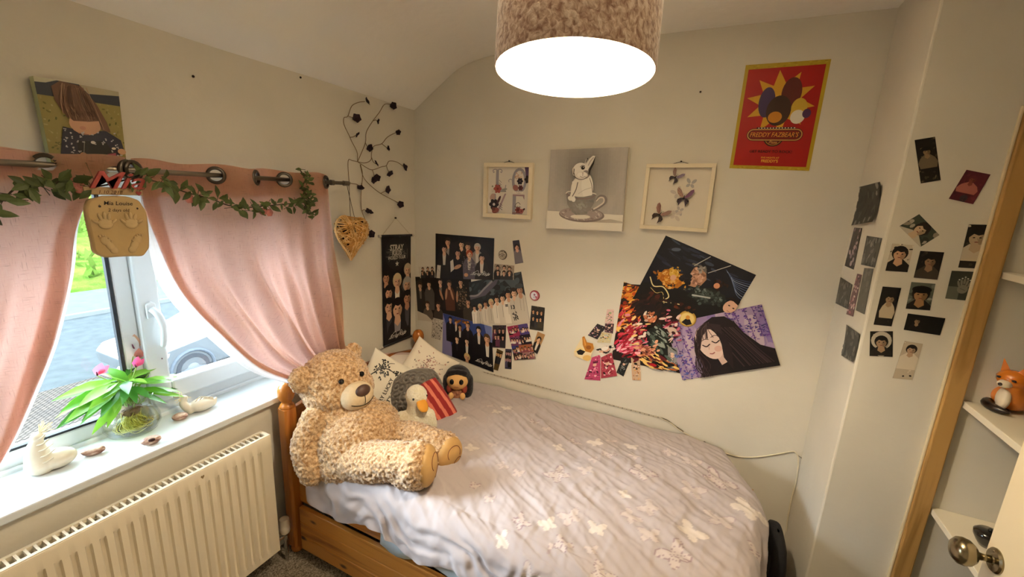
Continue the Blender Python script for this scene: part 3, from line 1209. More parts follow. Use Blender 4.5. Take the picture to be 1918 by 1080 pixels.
def m_plush(name, dark, light, scale=110, sheen=.5):
    N = NT(name)
    co = N.coord((1, 1, 1))
    nz = N.n('TexNoise')
    nz.inputs['Scale'].default_value = scale
    nz.inputs['Detail'].default_value = 5
    nz.inputs['Roughness'].default_value = .7
    N.l(co, nz.inputs['Vector'])
    N.l(N.ramp(nz.outputs['Fac'], [(.36, dark), (.62, light)]), N.b.inputs['Base Color'])
    N.b.inputs['Roughness'].default_value = 1
    N.b.inputs['Specular IOR Level'].default_value = .1
    N.b.inputs['Sheen Weight'].default_value = sheen
    N.b.inputs['Sheen Roughness'].default_value = .5
    N.bump(nz.outputs['Fac'], .8, .008)
    return N.m


# ---- the big bear
BEAR = m_plush('tan plush', '#946534', '#e6c59a', 75)
bear = thing('teddy_bear', 'giant tan teddy bear sitting against the bedpost', 'teddy bear', (.4, -.88, .57))
F = unit((.93, -.13, .16))
S = unit(np.cross((0, 0, 1), F))       # the bear's left
U = np.cross(F, S)
Hc = at(627, 712, 'y', -.845)
HM = np.array([F, S, U]).T
parts = [('e', Hc, (.148, .158, .142), HM), ('e', Hc - U * .045 + F * .03, (.135, .16, .105), HM),
         ('e', Hc + U * .055 - S * .150 - F * .0, (.036, .055, .058), HM), ('e', Hc + U * .098 + S * .128 - F * .02, (.032, .045, .045), HM),
         ('e', at(648, 785, 'y', -.855), (.15, .165, .15)), ('e', at(675, 822, 'y', -.86), (.195, .2, .175)),
         ('e', at(665, 850, 'y', -.90), (.17, .17, .13)),
         ('l', [at(592, 785, 'y', -.99), at(572, 830, 'y', -1.045), at(579, 866, 'y', -1.06), at(586, 884, 'y', -1.06)], (.062, .058, .058, .055)),
         ('l', [at(715, 775, 'y', -.76), at(742, 800, 'y', -.70), at(760, 806, 'y', -.70)], (.06, .055, .05)),
         ('l', [at(650, 862, 'y', -.98), at(700, 864, 'y', -.98), at(758, 862, 'y', -.975)], (.082, .084, .072)),
         ('e', at(780, 870, 'y', -.965), (.072, .088, .094), rotm('Z', 20)), ('e', at(764, 878, 'y', -.965), (.085, .075, .075)),
         ('l', [at(715, 820, 'y', -.80), at(770, 822, 'y', -.775), at(815, 832, 'y', -.765)], (.08, .078, .068)),
         ('e', at(830, 844, 'y', -.755), (.07, .082, .086), rotm('Z', -10)), ('e', at(815, 850, 'y', -.755), (.08, .07, .07))]
blobs(parts, .0048, name='body', m=BEAR, parent=bear, grain=.010, fscale=.0115, smooth=8)
muz = MB().ball(Hc + F * .155 - U * .052, (.058, .078, .062), 24, 16, M=HM)
mz = put('muzzle', muz, mat('cream plush', '#d8c3a0', rough=.95, var=.06, vscale=90, bump=.3, bscale=160), bear, smooth=True)
nm = Hc + F * .205 - U * .022
put('nose', MB().ball(nm, (.02, .036, .026), 20, 12, M=HM), mat('brown nose satin', '#4b342b', rough=.45), bear, smooth=True)
BLK = mat('black glossy plastic', '#0c0a0a', rough=.12)
for s in (-1, 1):
    put('eye', MB().ball(Hc + F * .135 + U * .028 + S * .052 * s, .0125, 14, 10), BLK, bear, smooth=True)


def muz_pt(a, b):
    """point on the muzzle front: a sideways, b up (in muzzle radii)"""
    c = math.sqrt(max(0, 1 - a * a - b * b))
    return Hc + F * .155 - U * .052 + HM @ (np.array((c * .058, a * .078, b * .062)) * 1.012)


mo = MB().tube([muz_pt(0, b) for b in np.linspace(.2, -.55, 8)], .0016, 6)
mo.tube([muz_pt(a, -.55 + .45 * a * a) for a in np.linspace(-.72, .72, 16)], .0018, 6)
put('mouth', mo, BLK, mz)
SUE = mat('tan suede sole', '#c39a60', rough=.9, var=.05, vscale=30)
for (c, rz, sc) in ((at(780, 870, 'y', -.965), 26, 1), (at(830, 844, 'y', -.755), -8, .93)):
    Mz = rotm('Z', rz)
    ctr = c + Mz @ np.array((.040, 0, 0)) * sc
    pd = put('foot_pad', MB().ball(ctr, (.042, .076 * sc, .082 * sc), 24, 16, M=Mz), SUE, bear, smooth=True)
    st = MB()

    def pt(a, b):
        cx = math.sqrt(max(0.02, 1 - a * a - b * b))
        return ctr + Mz @ np.array((cx * .0425, a * .076 * sc, b * .082 * sc))
    st.tube([pt(.5 * math.cos(q) - .12, .42 * math.sin(q) + .28) for q in np.linspace(-.6, 3.6, 18)], .0015, 5)
    st.tube([pt(.35 * math.cos(q) + .15, .3 * math.sin(q) - .35) for q in np.linspace(0, 6.28, 18)], .0015, 5)
    put('stitching', st, mat('brown thread', '#6d3a22', rough=.8), pd)

# ---- plush duck
DY = -.645
duck = thing('plush_duck', 'white plush duck with an orange beak sitting between the bear legs and the red cushion', 'plush duck', at(785, 812, 'y', DY))
DK = m_plush('white duck plush', '#e0d3ae', '#f6eed8', 150)
dc = at(784, 789, 'y', DY)
hc = at(780, 741, 'y', DY - .015)
fdir = unit((.93, -.42, -.16))
blobs([('e', dc, (.082, .08, .085)), ('e', at(785, 806, 'y', DY), (.086, .085, .05)), ('e', hc, (.052, .05, .054)),
       ('l', [at(784, 778, 'y', DY), at(781, 756, 'y', DY - .01), hc], (.062, .045, .045)),
       ('l', [at(770, 780, 'y', DY - .03), at(752, 783, 'y', DY - .05), at(743, 787, 'y', DY - .05)], (.034, .034, .03)),
       ('l', [at(803, 776, 'y', DY + .0), at(806, 790, 'y', DY), at(808, 800, 'y', DY)], (.03, .032, .028))],
      .005, name='body', m=DK, parent=duck, grain=.0022, fscale=.008)
bs = np.cross((0, 0, 1), fdir)
bs = unit(bs)
bu = np.cross(fdir, bs)
BK = mat('orange felt beak', '#d9942f', rough=.8)
BM = np.array([fdir, bs, bu]).T
bkm = MB().ball(hc + fdir * .062 - bu * .012, (.038, .026, .014), 18, 10, M=BM @ rotm('Y', 28))
put('beak', bkm, BK, duck, smooth=True)
put('lower_beak', MB().ball(hc + fdir * .054 - bu * .026, (.030, .020, .008), 16, 8, M=BM @ rotm('Y', 28)), mat('pale beak', '#e6b566', rough=.8), duck, smooth=True)
for s in (-1, 1):
    put('eye', MB().ball(hc + fdir * .034 + bu * .012 + bs * .034 * s, .0055, 10, 8), BLK, duck, smooth=True)

# ---- rag doll with dark hair in the corner
dol = thing('plush_doll', 'small plush doll with long black hair sitting by the back wall', 'plush doll', at(856, 743, 'y', -.235))
YD = -.235
hd = at(857, 711, 'y', YD)
df = unit((.42, -.86, .12))
ds = unit(np.cross((0, 0, 1), df))
du = np.cross(df, ds)
DM = np.array([df, ds, du]).T
SK = mat('doll felt skin', '#d6a86b', rough=.9)
HR = m_plush('doll black hair', '#0d0b0f', '#231d22', 150, .2)
body = put('body', MB().ball(at(856, 735, 'y', YD), (.034, .036, .04), 16, 12, M=DM), mat('doll tunic', '#7a4a3a', rough=.9, vscale=55, color2='#b8805c'), dol, smooth=True)
put('head', MB().ball(hd, (.055, .062, .058), 22, 16, M=DM), SK, dol, smooth=True)
blobs([('e', hd - df * .02 + du * .014, (.06, .074, .068), DM), ('l', [hd - df * .025 + ds * .058, hd - df * .02 + ds * .062 - du * .06, hd - df * .02 + ds * .056 - du * .105], (.03, .028, .02)),
       ('l', [hd - df * .025 - ds * .058, hd - df * .02 - ds * .062 - du * .06, hd - df * .02 - ds * .05 - du * .10], (.03, .026, .02)),
       ('l', [hd + df * .028 + ds * .045 + du * .048, hd + df * .032 + du * .056, hd + df * .028 - ds * .045 + du * .048], (.016, .014, .016))],
      .005, name='hair', m=HR, parent=dol, grain=.001, smooth=3)
for s in (-1, 1):
    put('eye', MB().ball(hd + df * .048 + ds * .026 * s + du * .002, (.010, .0135, .0155), 14, 10, M=DM), BLK, dol, smooth=True)
    put('foot', MB().ball(at(856, 740, 'y', YD - .03) + ds * .033 * s + df * .012, (.014, .016, .02), 12, 8, M=DM), SK, dol, smooth=True)
    put('sleeve', MB().ball(at(856, 727, 'y', YD - .01) + ds * .044 * s, (.02, .016, .028), 12, 8, M=DM), mat('doll red sleeve', '#8c3a2c', rough=.9), dol, smooth=True)
put('smile', MB().tube([hd + df * .054 + ds * a - du * (.026 - 8 * a * a) for a in np.linspace(-.012, .012, 7)], .0012, 5), mat('doll mouth thread', '#7a2f2a'), dol)

# ================================================================== curtain rod and curtains
RODX, RODZ = .085, 1.737
STEEL = mat('brushed steel', '#8d857a', rough=.3, metal=.9)
rod = thing('curtain_rod', 'brushed steel curtain rod carrying the eyelet curtains', 'curtain rod', (RODX, -1.45, RODZ))
yend = at(652, 346, 'x', RODX)[1]
put('pole', MB().tube([(RODX, -2.35, RODZ), (RODX, yend, RODZ)], .0085, 14), STEEL, rod, smooth=True)
put('end_cap', MB().lathe([(0, -.032), (.0118, -.032), (.0118, -.004), (.0105, 0), (0, 0)], (RODX, yend + .004, RODZ), 16, (0, 1, 0)), STEEL, rod, autosmooth=35)
yb = at(618, 343, 'x', RODX)[1] + .012
br = MB().tube([(0.0, yb, RODZ - .0), (RODX, yb, RODZ)], .006, 10)
br.lathe([(0, 0), (.02, 0), (.02, .006), (0, .008)], (0, yb, RODZ), 16, (1, 0, 0))
br.lathe([(.0086, -.008), (.0125, -.008), (.0125, .008), (.0086, .008)], (RODX, yb, RODZ), 16, (0, 1, 0))
put('bracket', br, STEEL, rod, autosmooth=35)


def m_curtain(name, dif, trn, fac, weave=True):
    N = NT(name)
    co1 = N.coord((1, 620, 60))
    co2 = N.coord((1, 60, 620))
    n1 = N.n('TexNoise')
    n2 = N.n('TexNoise')
    for n_, c_ in ((n1, co1), (n2, co2)):
        n_.inputs['Scale'].default_value = .6
        n_.inputs['Detail'].default_value = 3
        N.l(c_, n_.inputs['Vector'])
    mn = N.n('Math', operation='MINIMUM')
    N.l(n1.outputs['Fac'], mn.inputs[0])
    N.l(n2.outputs['Fac'], mn.inputs[1])
    d = hexc(dif)
    t = hexc(trn)
    k = .70 if weave else .95
    cd = N.ramp(mn.outputs[0], [(.24, tuple(x * k for x in d)), (.38, d), (.62, tuple(min(1, x * 1.12) for x in d))])
    ct = N.ramp(mn.outputs[0], [(.24, tuple(x * k for x in t)), (.38, t), (.62, tuple(min(1, x * 1.1) for x in t))])
    df = N.n('BsdfDiffuse')
    tr = N.n('BsdfTranslucent')
    N.l(cd, df.inputs['Color'])
    N.l(ct, tr.inputs['Color'])
    mx = N.n('MixShader')
    mx.inputs[0].default_value = fac
    N.l(df.outputs[0], mx.inputs[1])
    N.l(tr.outputs[0], mx.inputs[2])
    N.l(mx.outputs[0], N.out.inputs['Surface'])
    return N.m


FAB = m_curtain('pink linen curtain', '#ab9676', '#ffcfc2', .58)
LIN = m_curtain('white curtain lining', '#cfc9c5', '#d6d0cf', .36, False)


def curve_at(pts, ws):
    q = np.array(bez(pts, 10))
    s = np.concatenate([[0], np.cumsum(np.linalg.norm(np.diff(q, axis=0), axis=1))])
    s /= s[-1]
    return np.stack([np.interp(ws, s, q[:, k]) for k in range(3)], -1)


def curtain(name, label, inner, outer, cross, sgn0, NU=170, NW=120, gather=1.0, lin_ext=.05, fold_ns=7.0):
    ztop = 1.772
    root = thing(name, label, 'curtain', (RODX, (inner[0][1] + outer[0][1]) / 2, ztop))
    ws = np.linspace(0, 1, NW)
    I, O = curve_at(inner, ws), curve_at(outer, ws)
    yi, yo = I[0][1], O[0][1]
    uc = [(c - yi) / (yo - yi) for c in cross]
    ext = [2 * uc[0] - uc[1]] + uc + [2 * uc[-1] - uc[-2]]

    def disp(u):
        for k in range(len(ext) - 1):
            if u <= ext[k + 1] or k == len(ext) - 2:
                s = sgn0 * (-1) ** k
                return s * math.sin(math.pi * min(1.4, max(-.4, (u - ext[k]) / (ext[k + 1] - ext[k]))))
        return 0

    def surf(u, j, off=0.0):
        w = ws[j]
        p = I[j] * (1 - u) + O[j] * u
        A = .028 * (1 - .25 * w) * gather
        x = p[0] + A * disp(u) + off
        q = min(1, max(0, (w - .12) / .4))
        x += q * (.026 * math.sin(u * fold_ns * 2 * math.pi + 2.2 * math.sin(w * 3 + u * 4)) + .009 * math.sin(u * fold_ns * 4.6 * math.pi + w * 5))
        x += .004 * mnoise.noise(Vector((u * 9, w * 7, 1.5)))
        p = np.array((max(x, .012), p[1] + .006 * q * math.sin(u * fold_ns * 2 * math.pi + 1.0), p[2] + (.004 * math.sin(u * 23) if j == 0 else 0)))
        return p
    us = np.linspace(0, 1, NU)
    P = np.array([[surf(u, j) for u in us] for j in range(NW)])
    mb = MB()
    mb.v = [tuple(p) for p in P.reshape(-1, 3)]
    cen = [np.array(((surf(c, 2)[0]), yi + (yo - yi) * c, RODZ)) for c in uc if -.02 < c < 1.02]
    zz = ztop - .0
    for j in range(NW - 1):
        for k in range(NU - 1):
            m_ = (P[j, k] + P[j + 1, k + 1]) / 2
            if any(np.linalg.norm((m_ - c) * (1, 1, 1)) < .0235 for c in cen):
                continue
            mb.f.append((j * NU + k, (j + 1) * NU + k, (j + 1) * NU + k + 1, j * NU + k + 1))
            mb.c.append(None)
    put('panel', mb, FAB, root, smooth=True)
    # double cloth of the heading
    jh = int(NW * .105)
    H = np.array([[surf(u, j, -.0035) for u in us] for j in range(0, jh)])
    hb_ = MB()
    hb_.v = [tuple(p) for p in H.reshape(-1, 3)]
    for j in range(jh - 1):
        for k in range(NU - 1):
            m_ = (H[j, k] + H[j + 1, k + 1]) / 2
            if any(np.linalg.norm(m_ - c) < .0235 for c in cen):
                continue
            hb_.f.append((j * NU + k, (j + 1) * NU + k, (j + 1) * NU + k + 1, j * NU + k + 1))
            hb_.c.append(None)
    put('heading', hb_, FAB, root, smooth=True)
    # turned-in hem of the leading edge
    uh = np.linspace(.0, .065, 9)
    HE = np.array([[surf(u, j, -.004) for u in uh] for j in range(4, NW)])
    put('hem', MB().grid(HE), FAB, root, smooth=True)
    # white lining: hangs behind and shows past the leading edge
    ul = np.linspace(-lin_ext, .97, NU)
    L = np.array([[surf(u, j, -.012 - .004 * math.sin(u * 20)) for u in ul] for j in range(5, NW)])
    for j in range(len(L)):
        fade = min(1, j / (NW * .25))
        if fade < 1:
            L[j, :, 1] = np.where(ul < 0, L[j, :, 1] - (1 - fade) * (L[j, :, 1] - I[j + 5][1]), L[j, :, 1])
    put('lining', MB().grid(L[:, ::1]), LIN, root, smooth=True)
    for c, u in zip(cen, [c for c in uc if -.02 < c < 1.02]):
        t = surf(u + .012, 2) - surf(u - .012, 2)
        t[2] = 0
        n = unit(np.cross(t, (0, 0, 1)))
        put('eyelet', MB().lathe([(.0195, -.004), (.0215, -.0065), (.029, -.005), (.031, 0), (.029, .005), (.0215, .0065), (.0195, .004), (.0195, -.004)], c, 26, n), mat('eyelet steel', '#5c5650', rough=.28, metal=.9), root, smooth=True)
    return root


a_ = lambda px, py, x=RODX: tuple(at(px, py, 'x', x))
zt = 1.772
yi_r, yo_r = at(246, 300, 'x', RODX)[1], at(614, 333, 'x', RODX)[1]
curtain('curtain', 'pink linen curtain swept to the right, gathered behind the teddy bear',
        [(RODX, yi_r, zt), a_(265, 360), a_(285, 430), a_(330, 540), a_(400, 620), a_(480, 688), a_(556, 716), a_(606, 728)],
        [(RODX, yo_r, zt), a_(625, 460), a_(636, 560), a_(643, 640), a_(652, 700)],
        [at(q, 335, 'x', RODX)[1] for q in (252, 405, 480, 533, 610)], 1, fold_ns=5.5)
yi_l = at(236, 299, 'x', RODX)[1]
curtain('curtain', 'pink linen curtain on the left, pulled back towards the photo edge',
        [(RODX, yi_l, zt), a_(180, 350), a_(140, 425), a_(122, 520), a_(100, 605), a_(62, 710), a_(0, 850), (RODX, -1.95, .80)],
        [(RODX, -2.22, zt), (RODX, -2.22, 1.4), (RODX, -2.2, 1.1), (RODX, -2.15, .8)],
        [at(240, 325, 'x', RODX)[1] - .0, at(88, 316, 'x', RODX)[1], -1.86, -2.02, -2.16][::1], -1, fold_ns=4.0, lin_ext=.035)

# ------------------------------------------------------------------ leaf garland
gar = thing('leaf_garland', 'artificial leaf garland draped along the curtain rod', 'garland', at(300, 345, 'x', .14))
gp = [(-40, 395), (0, 378), (30, 352), (60, 346), (100, 345), (135, 342), (165, 350), (205, 345), (245, 335), (285, 338), (320, 350), (355, 362), (395, 372), (430, 385), (465, 388), (500, 385), (535, 382), (562, 378), (574, 365)]
gpath = bez([at(x, y, 'x', .142 if x < 560 else .125) for x, y in gp], 6)
vn = MB().tube(gpath, .0022, 6)
g2 = bez([at(x, y, 'x', .128) for x, y in [(562, 318), (572, 335), (566, 352), (578, 372), (570, 390), (580, 402)]], 6)
vn.tube(g2, .0025, 6)
lv = MB()
rr = random.Random(21)
LG1, LG2 = hexc('#3d4a22'), hexc('#5b6b38')


def leaf(mb, p, d, n, L, W, c, curl=.25, rows=4):
    d, n = unit(d), unit(n)
    s = unit(np.cross(d, n))
    n = np.cross(s, d)
    pts = []
    prof = [(0, .04), (.2, .55), (.45, 1.0), (.7, .75), (.9, .3), (1, .02)]
    for t, w in prof:
        mid = p + d * L * t - n * curl * L * t * t
        pts += [mid - s * W / 2 * w + n * W * .10 * w, mid, mid + s * W / 2 * w + n * W * .10 * w]
    fs = []
    for i in range(len(prof) - 1):
        for k in (0, 1):
            fs.append((i * 3 + k, i * 3 + k + 1, (i + 1) * 3 + k + 1, (i + 1) * 3 + k))
    mb.add(pts, fs, c)


def strew(path, count, spread=.012, Lr=(.026, .044)):
    for i in range(count):
        p = path[rr.randrange(len(path))] + np.array((rr.uniform(0, .03), rr.uniform(-.012, .012), rr.uniform(-spread, spread)))
        d = np.array((rr.uniform(-.1, .5), rr.uniform(-1, 1), rr.uniform(-1, .8)))
        c = tuple(a * (1 - q) + b * q for a, b, q in zip(LG1, LG2, [rr.random()] * 3))
        L = rr.uniform(*Lr)
        leaf(lv, p, d, np.array((1, rr.uniform(-.5, .5), rr.uniform(-.3, .7))), L, L * .5, c)
        if i % 3 == 0:
            vn.tube([p, p - unit(d) * .02], .001, 4)


strew(gpath[:36], 52)
strew(gpath[48:], 95)
strew(g2, 60, .014, (.02, .034))
put('vine', vn, mat('brown vine stem', '#3b2e1c', rough=.8), gar, smooth=True)


def m_leaf(name, rough=.5, tr=.3):
    N = NT(name)
    a = N.n('Attribute', attribute_name='Col')
    N.l(a.outputs['Color'], N.b.inputs['Base Color'])
    N.b.inputs['Roughness'].default_value = rough
    if tr:
        t = N.n('BsdfTranslucent')
        N.l(a.outputs['Color'], t.inputs['Color'])
        mx = N.n('MixShader')
        mx.inputs[0].default_value = tr
        N.l(N.b.outputs[0], mx.inputs[1])
        N.l(t.outputs[0], mx.inputs[2])
        N.l(mx.outputs[0], N.out.inputs['Surface'])
    return N.m


LEAFM = m_leaf('artificial leaves')
put('leaves', lv, LEAFM, gar)
PINKF = mat('faded pink cloth flower', '#c07a70', rough=.9)
for q in ((143, 342), (150, 352), (355, 372), (505, 398), (493, 396)):
    c = at(*q, 'x', .155)
    fb = MB()
    for k in range(6):
        a = k * 1.05
        fb.ball(c + np.array((0, math.cos(a) * .007, math.sin(a) * .007)), (.004, .008, .008), 8, 6)
    put('blossom', fb, PINKF, gar, smooth=True)

# ------------------------------------------------------------------ name sign and hand print tablet
sign = thing('name_sign', 'red wooden name sign reading Mia hung over the curtain rod', 'sign', at(212, 352, 'x', .165))
so, su, sv = at(160, 352, 'x', .165), np.array((0, 1, 0)), np.array((0, 0, 1))
bd = MB()
TLb, TRb, BLb = at(156, 349, 'x', .165), at(268, 353, 'x', .165), at(156, 364, 'x', .165)
wb, hb2 = TRb[1] - TLb[1], TLb[2] - BLb[2]
bd.box((.157, TLb[1], BLb[2]), (.163, TRb[1], TLb[2]))
put('board', bd, mat('pale plywood', '#b59a72', rough=.7, var=.08, vscale=60, stretch=(1, 1, 6)), sign, bevel=.002)


def word3d(s, origin, cap, col, depth, shear=.35, bold=.02, sx=1.0):
    vs, fs = text_tris(s, shear, bold)
    k = cap / .7
    mb = MB()
    o = np.array(origin)
    for z, flip in ((0, True), (depth, False)):
        mb.add([o + np.array((z, x * k * sx, y * k)) for x, y in vs], [f[::-1] if flip else f for f in fs], col)
    # walls along boundary edges
    cnt = {}
    for f in fs:
        for i in range(len(f)):
            e = (f[i], f[(i + 1) % len(f)])
            cnt[e] = cnt.get(e, 0) + 1
    n = len(vs)
    for (a, b) in list(cnt):
        if (b, a) not in cnt:
            p = [o + np.array((z, vs[i][0] * k * sx, vs[i][1] * k)) for i, z in ((a, 0), (b, 0), (b, depth), (a, depth))]
            mb.add(p, [(0, 1, 2, 3)], col)
    return mb


put('lettering', word3d('Mia', (.162, TLb[1] + .006, TLb[2] - .003), .047, None, .009, .42, .006, 1.30), mat('dusty red paint', '#a2423f', rough=.5), sign)
put('date', word3d('1.10.2018', (.1632, TLb[1] + .028, BLb[2] + .003), .0095, None, .0006, .3, 0, 1.0), mat('brown burnt lettering', '#6d4a35', rough=.6), sign)
put('heart', MB().prism([(0, -.007), (.007, .002), (.004, .006), (0, .003), (-.004, .006), (-.007, .002)], 0, .003, ((.1632, TRb[1] - .012, BLb[2] + .006), (0, 1, 0), (0, 0, 1), (1, 0, 0))), MATS['dusty red paint'], sign)
put('hanger', MB().tube([(.16, TLb[1] + .03, TLb[2]), (.12, TLb[1] + .03, 1.748), (.085, TLb[1] + .03, 1.749)], .0012, 5), mat('thin twine', '#7d6a4c'), sign)

CLAY = mat('ochre clay', '#c0a676', rough=.6, var=.08, vscale=14, bump=.25, bscale=30, bdist=.004)
tab = thing('keepsake_tablet', 'ochre clay tablet with baby hand and foot prints hanging below the name sign', 'keepsake', at(208, 490, 'x', .16))
tTL, tTR, tBL = at(156, 366, 'x', .172), at(271, 370, 'x', .172), at(149, 488, 'x', .172)
tu, tv = unit(tTR - tTL), np.array((0, 0, 1.0))
TW, TH = np.linalg.norm(tTR - tTL), tTL[2] - tBL[2]
tc = tTL + tu * TW / 2 - tv * TH / 2
ol = []
for i in range(56):
    a = 2 * math.pi * i / 56
    e = 2 / 4.2
    x, y = math.copysign(abs(math.cos(a)) ** e, math.cos(a)), math.copysign(abs(math.sin(a)) ** e, math.sin(a))
    wv = 1 + .018 * math.sin(a * 5 + 1) + .014 * math.sin(a * 9)
    ol.append((x * TW / 2 * wv, y * TH / 2 * wv))
tn = np.array((1.0, 0, 0))
mb = MB()
mb.prism(ol, -.022, 0, (tc, tu, tv, tn))
put('slab', mb, CLAY, tab, bevel=.005, autosmooth=50)


def relief(pieces, name):
    m = MB()
    for (x, y, rx, ry, rot) in pieces:
        a = math.radians(rot)
        e1 = tu * math.cos(a) + tv * math.sin(a)
        e2 = -tu * math.sin(a) + tv * math.cos(a)
        m.ball(tc + tu * x * TW / 2 + tv * y * TH / 2 + tn * .0002, (rx, ry, .0042), 14, 8, M=np.array([e1, e2, tn]).T)
    put(name, m, mat('polished clay print', '#c9b184', rough=.42, bump=.1, bscale=40), tab, smooth=True)


for cx, s in ((-.46, 1), (.40, -1)):
    relief([(cx, .14, .017, .015, 0), (cx, .07, .014, .010, 0), (cx - .30 * s, .20, .0045, .010, 55 * s), (cx - .14 * s, .33, .0045, .012, 18 * s), (cx + .0, .37, .0045, .013, 0), (cx + .13 * s, .34, .0045, .012, -14 * s), (cx + .27 * s, .2, .004, .010, -45 * s)], 'hand_print')
for cx, s in ((-.45, 1), (.42, -1)):
    relief([(cx - .1 * s, -.42, .011, .014, 15 * s), (cx + .02 * s, -.58, .0095, .02, 25 * s), (cx + .13 * s, -.74, .0095, .011, 20 * s)] +
           [(cx + (-.27 + .085 * k) * s, -.27 + .035 * k - .02 * k * k, .0032, .0036, 0) for k in range(5)], 'foot_print')


def tablet_map(u, v, k=0.0):
    return tc + tu * (u - .5) * TW + tv * (.5 - v) * TH + tn * (.0006 + k)


wr_ = Art(tablet_map, TW, TH)
wr_.text('Mia Louise', .53, .105, .078, '#201510', shear=.15, bold=.010)
wr_.text('2 days old', .52, .215, .060, '#201510', shear=.2, bold=.008)
wr_.ell(.22, .16, .022, .022, '#2a1512')
wr_.ell(.84, .185, .018, .022, '#2a1512')
put('writing', wr_.mb, m_print(), tab)
put('hanger', MB().tube([tablet_map(.22, .16), tablet_map(.22, -.02, -.01), (.085, tablet_map(.22, 0)[1], 1.7465)], .0012, 5), MATS['thin twine'], tab)

# ------------------------------------------------------------------ wicker heart on the rod end
heart = thing('wicker_heart', 'woven wicker heart hanging from the end of the curtain rod', 'heart ornament', at(658, 487, 'x', .075))
hcx = at(659, 447, 'x', .075)
HS = .106


def hrt(t):
    x = 16 * math.sin(t) ** 3
    y = 13 * math.cos(t) - 5 * math.cos(2 * t) - 2 * math.cos(3 * t) - math.cos(4 * t)
    return np.array((x / 16.5, (y + 2.5) / 15.0))


def hpt(q, side, lift=1.0):
    best = min(np.linalg.norm(q - hrt(t)) for t in np.linspace(0, 6.28, 60))
    th = .034 * min(1, best / .5) ** .5
    t = math.radians(-6)
    q = np.array((q[0] * math.cos(t) - q[1] * math.sin(t), q[0] * math.sin(t) + q[1] * math.cos(t)))
    return hcx + np.array((side * th * lift, q[0] * HS, q[1] * HS * 1.06))


rr = random.Random(4)
wm = [MB(), MB()]
for i in range(150):
    side = 1 if i % 3 else -1
    t0 = rr.uniform(0, 6.28)
    t1 = t0 + rr.uniform(1.6, 4.2)
    a, b = hrt(t0), hrt(t1)
    path = [hpt(a * (1 - s) * 1.0 + b * s, side, rr.uniform(.9, 1.1)) for s in np.linspace(0, 1, 8)]
    wm[i % 2].tube(path, rr.uniform(.0019, .0032), 5)
wm[0].tube([hpt(hrt(t) * 1.0, 0) for t in np.linspace(0, 6.283, 50)], .0055, 7)
put('twigs', wm[0], mat('pale wicker', '#dcb478', rough=.5, var=.2, vscale=30), heart, smooth=True)
put('twigs', wm[1], mat('brown wicker', '#b9853f', rough=.5, var=.25, vscale=30), heart, smooth=True)
core = MB()  # dark core added to stand for the shade in the gaps between twigs
for side in (1, -1):
    core.add([hpt(hrt(t) * .93, 0) for t in np.linspace(0, 6.283, 40)[:-1]] + [hpt(np.array((0, .1)), side, .55)], [(i, (i + 1) % 39, 39)[::side] for i in range(39)])
put('shade_core', core, mat('shade core brown', '#3d2410', rough=.9), heart)
put('cord', MB().tube([hpt(np.array((-.1, .62)), 0), (RODX + .01, yend - .004, RODZ + .006), (RODX - .008, yend - .002, RODZ + .0), hpt(np.array((.22, .66)), 0)], .0014, 6).tube([hpt(np.array((.0, .62)), 1), hpt(np.array((-.02, .3)), 1, 1.2)], .0025, 6), mat('jute cord', '#4d4334', rough=.8), heart)

# ------------------------------------------------------------------ wire branch with purple blossoms on the wall
ZB = lambda X, Y, x=.012: at(600 + X / 3.483, 170 + Y / 3.483, 'x', x)
brn = thing('flower_branch', 'wire branch with dark purple blossoms spread over the corner wall', 'wall ornament', ZB(300, 920, 0))
wire = MB()
for pl in ([(243, 462), (240, 400), (205, 330), (190, 295), (155, 220), (155, 175), (180, 165), (205, 100), (250, 75), (290, 70)],
           [(180, 165), (205, 172), (230, 180)], [(195, 303), (215, 300), (232, 288)],
           [(243, 462), (270, 400), (295, 335), (300, 270), (340, 200), (385, 140), (420, 88), (465, 90)], [(345, 195), (360, 190), (370, 195)], [(295, 340), (305, 360), (318, 370)],
           [(243, 462), (290, 470), (330, 450), (335, 400), (350, 360), (400, 345), (440, 300), (500, 268)], [(400, 345), (420, 360), (436, 372)], [(333, 430), (345, 462), (360, 475)],
           [(243, 462), (300, 500), (340, 515), (400, 495), (430, 488), (450, 458), (500, 465), (545, 495)], [(432, 490), (440, 515), (450, 532)], [(340, 515), (350, 550), (345, 575)],
           [(260, 480), (280, 560), (320, 610), (380, 660), (450, 700), (500, 725), (520, 738)], [(395, 668), (420, 655), (432, 645)],
           [(262, 480), (275, 540), (270, 620), (265, 700), (270, 780), (295, 850), (298, 900), (328, 933)], [(272, 785), (285, 775), (312, 790)], [(270, 600), (266, 620), (262, 632)],
           [(243, 462), (210, 455), (182, 455), (185, 560), (195, 600), (240, 610), (262, 632)]):
    wire.tube(bez([ZB(x, y, .012) for x, y in pl], 5), .0017, 5)
put('wire', wire, mat('bare twig brown', '#7d6442', rough=.7), brn, smooth=True)
rr = random.Random(17)
PUR = mat('deep purple cloth', '#2a1820', rough=.85, var=.2, vscale=80)
